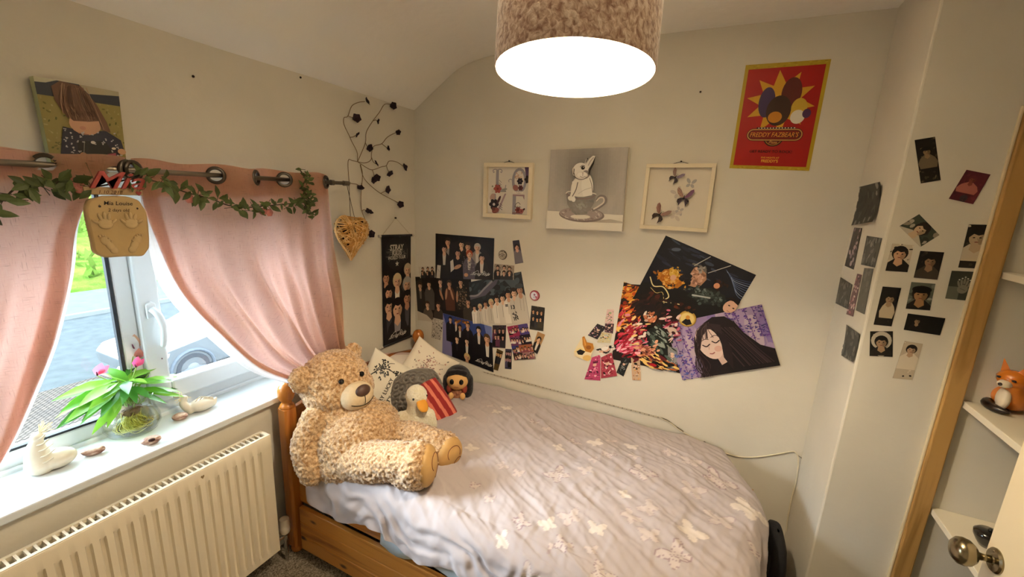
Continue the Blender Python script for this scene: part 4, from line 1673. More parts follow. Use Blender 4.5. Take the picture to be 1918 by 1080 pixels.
for x, y in [(300, 70), (472, 97), (235, 180), (370, 197), (235, 280), (505, 268), (318, 370), (437, 375), (362, 475), (546, 500), (450, 535), (343, 580), (367, 564), (433, 643), (521, 740), (262, 637), (316, 793), (330, 933)]:
    c = ZB(x, y, .022)
    fm = MB()
    n = unit((rr.uniform(.3, 1), rr.uniform(-.6, .6), rr.uniform(-.6, .4)))
    u_, v_, n_ = frame_of(n, rr.uniform(0, 360))
    rad_ = .019 * rr.uniform(.75, 1.1)
    for k in range(5):
        a = k * 2 * math.pi / 5
        dr = u_ * math.cos(a) + v_ * math.sin(a)
        leaf(fm, c, dr + n_ * rr.uniform(.1, .5), n_, rad_ * 1.25, rad_ * 1.35, None, curl=-.1)
    fm.ball(c + n_ * .004, (.005, .005, .005), 8, 6)
    put('blossom', fm, PUR, brn)

# ================================================================== pictures, posters and cards
def Q(pts, ax='y', val=0.0, o=(0, 0), s=1.0):
    return [at(o[0] + x / s, o[1] + y / s, ax, val) for x, y in pts]


# ---- canvas photo of a toddler above the curtain
cz = thing('photo_canvas', 'square canvas photo of a toddler in a navy flowered top, propped above the curtain', 'canvas print', at(165, 290, 'x', .02))
cq = [at(62, 142, 'x', .034), at(222, 172, 'x', .034), at(237, 305, 'x', .034), at(96, 305, 'x', .034)]
f_, w_, h_, n_ = flat_map(*cq)
A = Art(f_, w_, h_)
back = [f_(u, v, -.026) for u, v in ((0, 0), (1, 0), (1, 1), (0, 1))]
fro = [f_(u, v, 0) for u, v in ((0, 0), (1, 0), (1, 1), (0, 1))]
A.mb.add(back + fro, [(0, 1, 2, 3), (7, 6, 5, 4)], hexc('#8c8446'))
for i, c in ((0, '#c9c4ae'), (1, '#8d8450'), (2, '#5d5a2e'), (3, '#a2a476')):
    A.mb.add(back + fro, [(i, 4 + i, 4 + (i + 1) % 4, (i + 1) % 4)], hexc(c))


def toddler(a):
    a.rect(0, 0, 1, .2, '#2b303c')
    a.poly([(0, 0), (.25, 0), (.12, .05), (0, .06)], '#b5b29a')
    a.poly([(.5, 0), (1, 0), (1, .06), (.6, .1)], '#a89f84')
    a.rect(0, .2, 1, 1, '#8d8248')
    r = random.Random(2)
    for i in range(150):
        x, y = r.random(), r.uniform(.2, 1)
        a.ell(x, y, r.uniform(.01, .03), r.uniform(.008, .015), r.choice(['#7d7440', '#9a8f55', '#6b6632', '#a79b63', '#585a25']), rot=r.uniform(0, 180), n=6)
    a.poly([(.22, .55), (.5, .6), (.75, .56), (.95, .68), (.99, .86), (.86, .9), (.84, 1), (.2, 1), (.12, .92), (.18, .7)], '#1d2034')
    a.poly([(.36, .72), (.72, .7), (.86, .9), (.84, 1), (.34, 1)], '#0d0c12')
    a.ell(.5, .5, .2, .17, '#c79a7c')
    a.ell(.46, .55, .04, .03, '#b98570')
    a.line([(.4, .62), (.52, .63)], .012, '#8a5348')
    a.poly([(.17, .08), (.28, 0), (.52, .02), (.68, .22), (.78, .44), (.82, .58), (.7, .56), (.68, .44), (.56, .46), (.36, .47), (.25, .38), (.18, .24)], '#6f4e3c')
    for i in range(46):
        x = r.uniform(.22, .66)
        a.curve([(x * .7 + .12, r.uniform(.02, .1)), (x, .25), (x + r.uniform(.0, .1), r.uniform(.38, .47 + .1 * (x > .6)))], .008, r.choice(['#8a6650', '#5a3d2d', '#a07d62', '#7a5844', '#4a3224']), 3)
    for i in range(44):
        x, y = r.uniform(.2, .95), r.uniform(.58, .92)
        if .4 < x < .8 and y > .74:
            continue
        for k in range(3):
            a.ell(x + r.uniform(-.015, .015), y + r.uniform(-.012, .012), .011, .009, '#b9b4b8', n=6)
    a.ell(.55, .73, .03, .025, '#cfcbc6')
    a.ell(.82, .8, .03, .02, '#d8cfc0')
    a.ell(.3, .93, .09, .05, '#c39a78', rot=-10)
    a.ell(.4, .91, .05, .06, '#b98868')
    a.ell(.93, .84, .06, .05, '#c39a78', rot=15)
    a.poly([(.72, .88), (.84, .86), (.85, 1), (.74, 1)], '#9a4a58')
    a.line([(.44, .72), (.4, .92)], .008, '#8d8f86')


toddler(A)
put('canvas', A.mb, m_print(), cz)

# ---- framed pictures
FRW = mat('cream painted frame wood', '#e6d9bd', rough=.45, bump=.1, bscale=50, bdist=.002)
NAIL = mat('dark nail', '#3a3026', rough=.4, metal=.6)


def box_frame(name, label, quad, draw, cat='picture', depth=.03, bar=.075, inset=.018, bgc='#ddd6ca'):
    f, w, h, n = flat_map(*quad)          # quad on the wall-side front face of the frame
    root = thing(name, label, cat, f(.5, 1, -depth))
    ba, bv = bar, bar * w / h
    mb = MB()

    def ring(u0, u1, v0, v1):
        vs = [f(u, v, k) for k in (-depth, 0) for u, v in ((u0, v0), (u1, v0), (u1, v1), (u0, v1))]
        mb.add(vs, [(3, 2, 1, 0)[::-1], (4, 5, 6, 7)[::-1], (0, 1, 5, 4)[::-1], (1, 2, 6, 5)[::-1], (2, 3, 7, 6)[::-1], (3, 0, 4, 7)[::-1]])
    ring(0, 1, 0, bv)
    ring(0, 1, 1 - bv, 1)
    ring(0, ba, bv, 1 - bv)
    ring(1 - ba, 1, bv, 1 - bv)
    put('frame', mb, FRW, root, bevel=.0015)
    fi = lambda u, v, k=0: f(ba + (1 - 2 * ba) * u, bv + (1 - 2 * bv) * v, k - inset)
    A = Art(fi, w * (1 - 2 * ba), h * (1 - 2 * bv))
    A.mb.add([fi(0, 0, 0), fi(1, 0, 0), fi(1, 1, 0), fi(0, 1, 0)], [(3, 2, 1, 0)], hexc(bgc))
    draw(A)
    put('picture', A.mb, m_print(), root)
    hk = MB().tube(bez([f(.38, .0, -depth * .6), f(.48, -.028, -depth * .7), f(.52, -.028, -depth * .7), f(.62, .0, -depth * .6)], 4), .0012, 5)
    hk.ball(f(.5, -.035, -depth * .6), (.004, .006, .004), 8, 6)
    put('hanger', hk, NAIL, root)
    return root, fi, A


def fl(a, x, y, r, c1, c2, n=6):
    for k in range(n):
        t = k * 6.283 / n
        a.ell(x + r * .6 * math.cos(t), y + r * .6 * math.sin(t) * a.asp, r * .55, r * .42, c1, rot=math.degrees(t), n=10)
    a.ell(x, y, r * .3, r * .3, c2, n=8)


def love(a):
    g, lt = '#96929a', '#a29ba0'
    # L
    a.rect(.19, .06, .26, .5, g)
    for s in (-1, 1):
        a.curve([(.225, .06), (.225 + .06 * s, .045), (.225 + .11 * s, .07), (.225 + .1 * s, .11), (.225 + .075 * s, .1)], .02, lt)
    a.rect(.1, .49, .45, .525, '#8f8d8a')
    a.curve([(.26, .49), (.36, .5), (.42, .46), (.44, .38)], .02, lt)
    a.ell(.11, .41, .02, .02, '#8d8f7a')
    fl(a, .24, .46, .09, '#a5514a', '#7a332f')
    for k in range(10):
        a.ell(.28 + .02 * (k % 3), .28 + .018 * k, .012, .007, '#55504e', rot=k * 40, n=6)
    a.ell(.13, .5, .06, .025, '#d9cfc4', rot=20)
    a.ell(.41, .47, .07, .02, '#8f9086', rot=-12)
    # O
    a.ell(.76, .28, .175, .27, g)
    a.ell(.76, .28, .115, .21, '#dcd3c8')
    for i in range(26):
        q = random.Random(i)
        a.ell(.72 + q.uniform(-.08, .1), .17 + q.uniform(-.06, .07), .014, .012, q.choice(['#c9a98c', '#d9b79a', '#b58a72']), n=6)
    fl(a, .78, .29, .065, '#25202a', '#6d5a62')
    fl(a, .8, .43, .055, '#5d3038', '#3d1f28')
    a.ell(.68, .43, .07, .06, '#9a6660', rot=30)
    a.poly([(.88, .0), (1, .0), (1, .3), (.92, .2)], '#5f4a66')
    fl(a, .97, .25, .08, '#2a2228', '#40343c')
    for s in (-1, 1):
        a.curve([(.6, .27), (.55, .25), (.51, .28), (.52, .31)], .016, lt)
    for k in range(5):
        a.ell(.64 + .05 * k, .52, .025, .02, '#e8dfd4', n=8)
    # V
    a.poly([(.1, .57), (.2, .57), (.24, .95), (.21, .98)], g)
    a.poly([(.42, .56), (.46, .56), (.28, .97), (.22, .98)], '#a58c92')
    a.ell(.12, .64, .06, .08, '#b99a8e', rot=30)
    fl(a, .16, .8, .11, '#221a20', '#d9cfc8')
    a.ell(.28, .7, .03, .1, '#4d3038', rot=25)
    a.ell(.2, .93, .09, .06, '#8d5048', rot=-20)
    a.ell(.15, .9, .05, .04, '#6d3a34')
    for k in range(12):
        a.ell(.32 + .015 * (k % 4), .78 + .012 * k, .012, .007, '#3d3634', rot=k * 50, n=6)
    # E
    a.rect(.62, .58, .7, 1, g)
    a.rect(.62, .57, .9, .605, '#a0848a')
    a.poly([(.86, .6), (.9, .6), (.9, .68), (.875, .64)], '#a0848a')
    a.rect(.62, .95, .86, .985, '#8d7478')
    a.curve([(.69, .85), (.7, .78), (.76, .74), (.81, .78)], .012, '#5d5852')
    fl(a, .76, .9, .065, '#7d3a3a', '#4d1f22')
    fl(a, .84, .92, .05, '#a05a58', '#5d2a2c')
    a.ell(.9, .88, .03, .02, '#3a2228', rot=-40)
    for k in range(9):
        a.ell(.68 + .018 * k, .82 + .01 * (k % 3), .01, .007, '#3d3634', rot=k * 50, n=6)


W0 = -.026
box_frame('picture_frame', 'small cream box frame with the floral letters LOVE', Q([(906, 304.5), (998, 304.5), (993.5, 411), (904, 406)], 'y', W0), love, bar=.075)

# rabbit canvas
rab = thing('canvas_print', 'square canvas painting of a white rabbit sitting in a teacup', 'canvas print', at(1095, 430, 'y', -.01))
f_, w_, h_, n_ = flat_map(*Q([(1031.5, 280.5), (1177.5, 275.5), (1166, 433), (1025, 427)], 'y', -.028))
A = Art(f_, w_, h_)
vs = [f_(u, v, k) for k in (-.026, 0) for u, v in ((0, 0), (1, 0), (1, 1), (0, 1))]
A.mb.add(vs, [(0, 1, 5, 4)[::-1], (1, 2, 6, 5)[::-1], (2, 3, 7, 6)[::-1], (3, 0, 4, 7)[::-1], (0, 1, 2, 3)], hexc('#e6ddca'))
A.mb.add(vs, [(7, 6, 5, 4)], hexc('#b3aba2'))


def rabbit(a):
    r = random.Random(3)
    for i in range(34):
        for j in range(28):
            x, y = i / 33, j / 27 * .78
            d = math.hypot((x - .5) / .34, (y - .3) / .4)
            g = .58 + .20 * min(1, d / 1.3) ** 1.2
            g *= r.uniform(.99, 1.01) * (1 + .012 * math.sin(x * 40))
            a.rect(x - .018, y - .018, x + .018, y + .018, tuple(lin(min(1, g * k)) for k in (.90, .87, .83)))
    a.poly([(0, .77), (1, .80), (1, 1), (0, 1)], '#e3dccd')
    a.poly([(.7, .87), (.85, .855), (1, .88), (1, .9), (.55, .9)], '#b5ab9c')
    # saucer
    a.ell(.47, .81, .30, .095, '#7d706c', rot=2, n=30)
    a.ell(.46, .80, .285, .08, '#a3958f', rot=2, n=30)
    for i in range(60):
        t = r.uniform(0, 6.28)
        a.ell(.46 + .24 * math.cos(t), .805 + .065 * math.sin(t), .02, .007, r.choice(['#8b7c78', '#c4bab2', '#948680']), rot=r.uniform(0, 90), n=6)
    a.ell(.46, .835, .13, .028, '#e3dccd', n=20)
    # handle
    a.curve([(.66, .63), (.7, .58), (.76, .59), (.765, .65), (.7, .71), (.62, .75)], .035, '#7f7674', 6)
    a.curve([(.66, .635), (.7, .595), (.745, .60), (.75, .65), (.69, .70), (.63, .735)], .018, '#e0d8cb', 6)
    # rabbit body behind the rim
    a.ell(.455, .50, .150, .19, '#8d8580', n=26)
    a.ell(.455, .50, .142, .185, '#d9d2c5', n=26)
    a.poly([(.33, .42), (.40, .34), (.53, .33), (.575, .42), (.60, .52), (.59, .60), (.34, .60)], '#e6dfd3')
    a.ell(.53, .46, .075, .17, '#efe9de', rot=-6, n=24)
    a.curve([(.555, .36), (.585, .44), (.605, .54)], .008, '#7d746e')
    # cup
    cup = [(.255, .545)] + [(.255 + .39 * t, .545 + .045 * math.sin(t * math.pi)) for t in (.2, .4, .6, .8)] + [(.65, .555), (.63, .66), (.58, .75), (.52, .81), (.4, .815), (.34, .77), (.28, .68)]
    a.poly(cup, '#8c8780')
    for i in range(80):
        x, y = r.uniform(.28, .62), r.uniform(.6, .8)
        if abs(x - .45) < .19 - (y - .58) * .5:
            b = 1 - min(1, math.hypot((x - .46) / .15, (y - .7) / .1))
            g = .50 + .18 * b
            a.ell(x, y, .022, .012, tuple(lin(g * k) for k in (1, .98, .94)), rot=r.uniform(0, 90), n=7)
    a.curve([(.262, .545), (.35, .6), (.47, .612), (.58, .6), (.65, .56)], .008, '#8b6f70')
    a.curve([(.255, .545), (.28, .525), (.33, .52)], .012, '#e6dfd2')
    a.curve([(.60, .54), (.63, .545), (.65, .555)], .012, '#e6dfd2')
    # rim in front then paws over it
    a.poly([(.33, .40), (.39, .37), (.43, .42), (.40, .5), (.37, .58), (.39, .62), (.34, .635), (.30, .6), (.33, .52)], '#e9e2d5')
    a.curve([(.405, .41), (.385, .5), (.345, .58)], .012, '#6d6460')
    a.ell(.315, .61, .035, .025, '#ece5d8', rot=40)
    a.ell(.36, .625, .028, .026, '#f0eadf', rot=60)
    a.curve([(.42, .55), (.5, .5), (.6, .47)], .008, '#cdc5b9')
    # head
    a.ell(.432, .272, .108, .105, '#6d645f', n=28)
    a.ell(.430, .268, .102, .098, '#e8e1d6', n=28)
    a.ell(.50, .315, .055, .05, '#8a817c', rot=-40, n=18)
    a.ell(.452, .325, .078, .048, '#e0d8cc', n=20)
    a.ell(.430, .318, .038, .030, '#f2ece2', n=16)
    a.ell(.478, .318, .036, .030, '#f2ece2', n=16)
    a.curve([(.35, .30), (.37, .345), (.42, .372), (.48, .370), (.52, .345)], .009, '#7d746f')
    a.poly([(.452, .292), (.478, .292), (.465, .306)], '#b59a94')
    a.line([(.465, .306), (.465, .330)], .006, '#8d8580')
    a.curve([(.43, .335), (.465, .348), (.50, .335)], .006, '#8d8580')
    a.ell(.462, .232, .030, .026, '#b8aea5', n=16)
    a.ell(.462, .234, .022, .022, '#15110f', n=16)
    a.ell(.467, .228, .006, .006, '#efe9df', n=6)
    a.curve([(.425, .225), (.45, .205), (.485, .208)], .008, '#8d8580')
    # ears
    a.poly([(.478, .185), (.495, .135), (.52, .115), (.515, .16), (.505, .2)], '#cfc7bd')
    a.line([(.497, .17), (.517, .12)], .010, '#2b2624')
    a.poly([(.50, .20), (.535, .13), (.58, .092), (.612, .095), (.59, .16), (.55, .225), (.53, .26)], '#e6dfd4')
    a.poly([(.535, .30), (.545, .25), (.585, .17), (.613, .10), (.60, .19), (.56, .27), (.548, .33)], '#26211f')
    a.curve([(.53, .205), (.555, .155), (.59, .115)], .012, '#b5aaa3')
    a.poly([(.322, .245), (.338, .225), (.35, .26), (.345, .33), (.332, .31)], '#ded6ca')
    a.line([(.350, .245), (.345, .31)], .008, '#2b2624')


rabbit(A)
put('canvas', A.mb, m_print(), rab)


def bfly_bg(a):
    def sh(x, y, r, c, rot):
        t = math.radians(rot)
        for s in (-1, 1):
            for (px, py, ra, rb, rr_) in ((.5, -.45, .55, .3, -50), (.38, .4, .42, .28, 45)):
                X, Y = px * s * r, py * r
                a.ell(x + X * math.cos(t) - Y * math.sin(t), y + (X * math.sin(t) + Y * math.cos(t)) * a.asp, ra * r, rb * r, c, rot=rot + rr_ * s, n=12)
    sh(.70, .26, .09, '#aaa6a4', 8)
    sh(.57, .72, .08, '#b3aca8', 200)
    sh(.50, .42, .1, '#c3b9ae', -30)
    sh(.52, .80, .1, '#c9bdb0', 100)


root_b, fib, Ab = box_frame('picture_frame', 'cream box frame with paper butterflies, right of the rabbit canvas', Q([(1211, 306.5), (1343, 305.5), (1324.5, 435.5), (1197.5, 427.5)], 'y', W0), bfly_bg, bar=.058, bgc='#d9d0bf')
BP = m_leaf('paper butterfly', .6, .15)


def paper_bfly(name, u, v, r, rot, cols, lift=.35):
    c = np.array(fib(u, v, .004))
    ux = unit(np.array(fib(1, 0)) - np.array(fib(0, 0)))
    uy = -unit(np.array(fib(0, 1)) - np.array(fib(0, 0)))
    nz = np.cross(ux, uy)
    t = math.radians(rot)
    e1, e2 = ux * math.cos(t) + uy * math.sin(t), -ux * math.sin(t) + uy * math.cos(t)
    m = MB()
    up = [(0, .02), (.18, .35), (.5, .85), (.78, 1.0), (.86, .8), (.74, .4), (.45, .1), (.1, -.02)]
    lo = [(0, 0), (.3, -.05), (.58, -.2), (.6, -.5), (.42, -.68), (.36, -.95), (.28, -.7), (.12, -.35)]
    for s in (-1, 1):
        for poly, cc, zl in ((up, cols[0 if s < 0 else 1], 0), (lo, cols[2], .0006)):
            P = [c + e1 * x * s * r + e2 * y * r + nz * (abs(x) * r * lift + zl) for x, y in poly]
            m.add(P, [tuple(range(len(P)))[::s]], hexc(cc))
            ctr = np.mean(P, 0)
            for k in range(1, len(P) - 1):
                a_v = P[k] * .86 + ctr * .14
                b_v = P[0] * .75 + ctr * .25
                sd = unit(np.cross(a_v - b_v, nz)) * r * .022
                m.add([b_v + nz * .0006, a_v + sd + nz * .0006, a_v - sd + nz * .0006], [(0, 1, 2)[::1 if s > 0 else -1]], hexc(cols[3]))
    m.tube([c + e2 * .25 * r + nz * .002, c - e2 * .3 * r + nz * .002], r * .045, 6, col=hexc('#17131a'))
    for s in (-1, 1):
        m.tube([c + e2 * .25 * r + nz * .002, c + e2 * .5 * r + e1 * .14 * s * r + nz * .004], r * .012, 4, col=hexc('#17131a'))
    put(name, m, BP, root_b)


paper_bfly('butterfly', .44, .155, .034, -33, ['#a98b7c', '#9a8aa2', '#2c2830', '#6d5f66'])
paper_bfly('butterfly', .62, .50, .043, -8, ['#b3907c', '#8d5f80', '#17141b', '#6f5866'])
paper_bfly('butterfly', .255, .80, .044, -32, ['#a5796c', '#a8877c', '#17141b', '#74594f'])

# ---- red pizza restaurant poster on the upper right
def redposter(a):
    yb, rd = '#b59a25', '#a51712'
    a.rect(0, 0, 1, 1, yb)
    a.poly([(.045, .045), (.955, .04), (.955, .965), (.045, .965)], rd)
    r = random.Random(5)
    for i in range(60):
        a.ell(r.random(), r.choice([r.uniform(0, .04), r.uniform(.965, 1)]), .02, .006, r.choice(['#c4ab38', '#a48a1c']), n=6)
    st = []
    for k in range(20):
        t = 2 * math.pi * k / 20 + .157
        R_ = (.42 if k % 4 else .44) if k % 2 else .24
        st.append((.5 + R_ * math.sin(t), .36 - R_ * math.cos(t) * a.asp))
    a.poly(st, '#cf9a28')
    # plain rounded shapes in the colours of the printed group
    for x, y, rx, ry, c in ((.34, .36, .10, .20, '#3f2d52'), (.62, .28, .12, .2, '#5a2018'), (.74, .42, .095, .13, '#c9a63a'), (.74, .50, .085, .09, '#ddd6c6'), (.5, .44, .15, .20, '#3a2214'), (.47, .50, .085, .075, '#c07d22'), (.84, .47, .05, .06, '#4a2a55')):
        a.ell(x, y, rx, ry, c, n=26)
    for k in range(26):
        for j in range(2):
            a.rect(.27 + .018 * k, .598 + .010 * j, .288 + .018 * k, .608 + .010 * j, '#e8e0d0' if (k + j) % 2 else '#17120f')
    a.rect(.27, .594, .738, .598, '#17120f')

    def cap(x0, x1, yc, hh, c):
        P = []
        for k in range(13):
            t = -math.pi / 2 + math.pi * k / 12
            P.append((x1 + hh * math.cos(t), yc + hh * math.sin(t) * a.asp))
        for k in range(13):
            t = math.pi / 2 + math.pi * k / 12
            P.append((x0 + hh * math.cos(t), yc + hh * math.sin(t) * a.asp))
        a.poly(P, c)
    a.ell(.5, .70, .12, .11, '#2a120c')
    a.ell(.5, .70, .105, .095, '#a5772e')
    a.ell(.5, .70, .095, .085, '#5c1a10')
    cap(.24, .76, .665, .085, '#2a120c')
    cap(.24, .76, .665, .078, '#c58f4a')
    cap(.24, .76, .665, .064, '#35150d')
    cap(.24, .76, .665, .056, '#7a1a10')
    a.text("FREDDY FAZBEAR'S", .5, .667, .062, '#2a0f08', shear=.2, bold=.035, sx=.80)
    a.text("FREDDY FAZBEAR'S", .497, .664, .060, '#d98a35', shear=.2, bold=.012, sx=.80)
    a.text('Pizza', .5, .735, .036, '#c58f4a', shear=.3, bold=.01)
    a.text('GET READY TO ROCK!', .49, .825, .036, '#3a0a08', shear=.0, bold=.012)
    a.text("FIVE NIGHTS AT", .5, .885, .022, '#e0a030', bold=.015)
    a.text("FREDDY'S", .5, .917, .038, '#e0a030', bold=.03, sx=.9)


sheet('poster', Q([(1397, 122), (1557, 110.5), (1515.5, 320), (1366, 315)]), '#b59a25', 'red poster with a yellow border, high on the right of the wall', 'poster', redposter)

# ---- band posters on the left of the back wall
O6, S6 = (690, 420), 3.857
HAIRS = ['#15110f', '#1d1613', '#2a1f18', '#3d2b20', '#111013']
SK_ = ['#c99a7c', '#d3a88a', '#bb8a6c', '#dcb596']


def scribble(a, x, y, s, c='#d8d4cc', rot=0, word='Stray Kids'):
    a.text(word, x, y, s, c, shear=.55, rot=rot)
    a.curve([(x - s * 3.4, y + s * .5 * a.asp), (x - s, y - s * 1.0 * a.asp), (x - s * .6, y + s * .7 * a.asp), (x + s * 1.2, y - s * .9 * a.asp), (x + s * 1.5, y + s * .6 * a.asp), (x + s * 3, y)], s * .10, c)


def kp_dark(a):
    r = random.Random(31)
    a.rect(0, 0, 1, 1, '#0d0b0c')
    a.ell(.5, .7, .5, .4, '#191414')
    pos = [(.22, .17, '#2a1c15', '#16120f'), (.46, .20, '#17110f', '#2a2522'), (.57, .24, '#2a201c', '#17130f'), (.73, .25, '#b5aa98', '#8d857c'), (.16, .33, '#191311', '#1d1815'), (.40, .40, '#131011', '#15121a'), (.60, .42, '#a5482a', '#5d5560'), (.81, .48, '#17120f', '#221d1b')]
    for x, y, hc_, tp in pos:
        a.person(x, y, .046, hc_, r.choice(SK_), tp, shirt=r.choice([None, '#8d857a', '#c9c0b2']), tall=8, style=r.choice([0, 1, 0]))
    a.ell(.4, .72, .07, .03, '#c09272', rot=-25)
    a.ell(.55, .9, .035, .03, '#b98868')
    a.poly([(.27, .6), (.32, .55), (.34, .78), (.28, .85)], '#c9c2b6')
    for k in range(60):
        a.ell(.6 + r.gauss(0, .05), .68 + r.gauss(0, .08), .012, .006, r.choice(['#736a76', '#4a434c', '#8b8289']), rot=r.uniform(0, 90), n=5)
    scribble(a, .8, .86, .05)


sheet('poster', Q([(488, 65), (912, 100), (903, 400), (487, 388)], o=O6, s=S6), '#0d0b0c', 'dark band poster with a red-haired singer in the middle, top of the left group', 'poster', kp_dark, lift=.0030)


def kp_shadow(a):
    r = random.Random(12)
    a.rect(0, 0, 1, 1, '#100d0c')
    a.poly([(0, .1), (.12, .05), (.1, .8), (0, .8)], '#2a2622')
    for x, y, tp in ((.08, .2, '#2a2624'), (.25, .16, '#4d4a48'), (.46, .1, '#15110f'), (.62, .14, '#4d2a1a'), (.82, .1, '#24211c'), (.2, .62, '#5d534a'), (.4, .62, '#3d3530'), (.93, .5, '#3a332d')):
        a.person(x, y, .038, r.choice(HAIRS), r.choice(SK_[:3]), tp, tall=8.5, shirt=r.choice([None, '#6d645a']))
    for x, y, q in ((.47, .38, 70), (.56, .36, 100), (.66, .36, 75), (.75, .4, 95)):
        a.ell(x, y, .085, .018, '#a87a5c', rot=q)
    for k in range(70):
        a.ell(.84 + r.gauss(0, .05), .4 + r.gauss(0, .12), .012, .008, r.choice(['#5d5046', '#2a2420', '#7a5a44', '#8d7a68']), rot=r.uniform(0, 90), n=5)
    a.poly([(0, .78), (.18, .86), (.3, 1), (0, 1)], '#c9beac')
    for k in range(12):
        a.ell(.82 + r.gauss(0, .06), .93 + r.gauss(0, .02), .02, .014, r.choice(['#b5702a', '#7a4a20', '#5d3a22']), n=7)


sheet('poster', Q([(340, 378), (742, 384), (758, 735), (360, 690)], o=O6, s=S6), '#100d0c', 'dark brown band poster with bare-armed singers, left of the white-jacket poster', 'poster', kp_shadow, lift=.0008)


def kp_white(a):
    r = random.Random(9)
    a.rect(0, 0, 1, 1, '#20262a')
    for i in range(60):
        a.ell(r.gauss(.55, .25), r.gauss(.25, .16), r.uniform(.03, .1), r.uniform(.02, .05), r.choice(['#353f43', '#2a3236', '#465055', '#1a1e21', '#525c60']), rot=r.uniform(-40, 20), n=10)
    a.poly([(.0, .34), (.2, .3), (.42, .12), (.6, .02), (.52, .16), (.3, .36), (.0, .42)], '#57525e')
    a.curve([(0, .33), (.15, .33), (.3, .2), (.45, .08)], .03, '#8d878a')
    a.poly([(.62, 0), (.8, .0), (.95, .3), (1, .5), (.8, .3)], '#4a5458')
    a.rect(0, .93, 1, 1, '#c9bfae')
    for k in range(9):
        x = .06 + k * .108
        y = .62 - .036 * k + (.02 if k % 2 else 0)
        a.person(x, y, .03 + .003 * k, r.choice(HAIRS + ['#c9b48a']), r.choice(SK_), r.choice(['#d3cbbd', '#c4bcae', '#e0d9cc']), tall=12, wide=1.0, hat=('#3a3f44' if k == 8 else None))
        a.line([(x - .02, y + .14), (x - .03, y + .4)], .006, '#8d857a')
        a.line([(x + .035, y + .16), (x + .02, y + .42)], .006, '#9a9184')
    a.text('13', .76, .66, .055, '#17151a', bold=.04)
    a.text('=', .655, .62, .06, '#17151a', bold=.04)
    for k in range(14):
        a.ell(.78 + r.gauss(0, .02), .86 + r.gauss(0, .05), .02, .008, '#17151a', rot=r.uniform(0, 90), n=6)


sheet('poster', Q([(725, 418), (1105, 340), (1170, 714), (758, 716)], o=O6, s=S6), '#20262a', 'grey band poster with a row of singers in white jackets', 'poster', kp_white, lift=.0018)


def kp_blue(a):
    r = random.Random(14)
    a.rect(0, 0, 1, 1, '#2c3c78')
    a.poly([(0, 0), (.25, 1), (0, 1)], '#7d78a0')
    a.poly([(.85, 0), (1, 0), (1, .4), (.9, .3)], '#6d7ab0')
    a.poly([(.1, .3), (1, .35), (1, 1), (.3, 1)], '#0f0e14')
    for x, y, s, h_ in ((.16, .10, .034, '#15120f'), (.28, .14, .03, '#3d2b20'), (.36, .22, .034, '#15120f'), (.52, .12, .044, '#241b17'), (.74, .16, .044, '#15120f'), (.3, .52, .04, '#1d1613'), (.5, .5, .042, '#15120f'), (.9, .3, .056, '#4d3826')):
        a.person(x, y, s, h_, r.choice(SK_), '#0e0d13', shirt=r.choice([None, '#c9c4bc', '#1d1c26']), tall=10, wide=1.1)
    a.person(.5, .88, .048, '#c9ae78', '#cfa080', '#0e0d13', tall=4)
    scribble(a, .83, .86, .05)


sheet('poster', Q([(541, 640), (893, 738), (906, 1066), (536, 926)], o=O6, s=S6), '#2c3c78', 'blue band poster with black-suited singers, lowest of the left group', 'poster', kp_blue, lift=.0026)


def card_fig(bg, hair, skin, top, n=1, extra=None, s=.2, cy=.36, shirt=None, seed=0, txt=None):
    def d(a):
        r = random.Random(seed)
        a.rect(0, 0, 1, 1, bg)
        if extra:
            extra(a, r)
        for k in range(n):
            x = .5 if n == 1 else (.5 + (k % 3 - 1) * .28 + r.uniform(-.04, .04))
            y = cy if n == 1 else (.22 + .3 * (k // 3) + r.uniform(-.02, .02))
            a.person(x, y, s, hair if n == 1 else r.choice(HAIRS), skin, top if n == 1 else r.choice([top, '#15151a', '#2a2a30']), shirt=shirt, tall=6, style=r.choice([0, 1]))
        if txt:
            a.text(txt, .5, .9, .07, '#cfc9bd', shear=.4)
    return d


def speck(cols, n=40, sz=.06):
    def e(a, r):
        for k in range(n):
            a.ell(r.random(), r.random(), r.uniform(.3, 1) * sz, r.uniform(.2, .7) * sz, r.choice(cols), rot=r.uniform(0, 180), n=7)
    return e


sheet('photo_card', Q([(362, 305), (490, 299), (492, 384), (376, 388)], o=O6, s=S6), '#cfc6b6', 'small pale print with a row of tiny figures above the dark brown poster', 'photo card',
      card_fig('#cfc6b6', '', '#c99a7c', '#2a2522', n=6, s=.06), lift=.0022)
sheet('photo_card', Q([(502, 292), (527, 296), (520, 388), (494, 386)], o=O6, s=S6), '#c9c2b4', 'narrow white paper strip over the corner of the top dark poster', 'photo card',
      lambda a: [a.rect(0, 0, 1, 1, '#c9c2b4'), a.line([(.2, .3), (.8, .5)], .1, '#8d857c')], lift=.0050)
sheet('photo_card', Q([(912, 283), (1057, 297), (1052, 400), (904, 396)], o=O6, s=S6), '#8d7f70', 'greyish beige group print tucked right of the top dark poster', 'photo card',
      card_fig('#9a8c7c', '', '#c9a088', '#b8aa98', n=6, s=.075, extra=speck(['#7d7064', '#a89a88', '#b5aa9a', '#6d6258']), seed=4), lift=.0042)


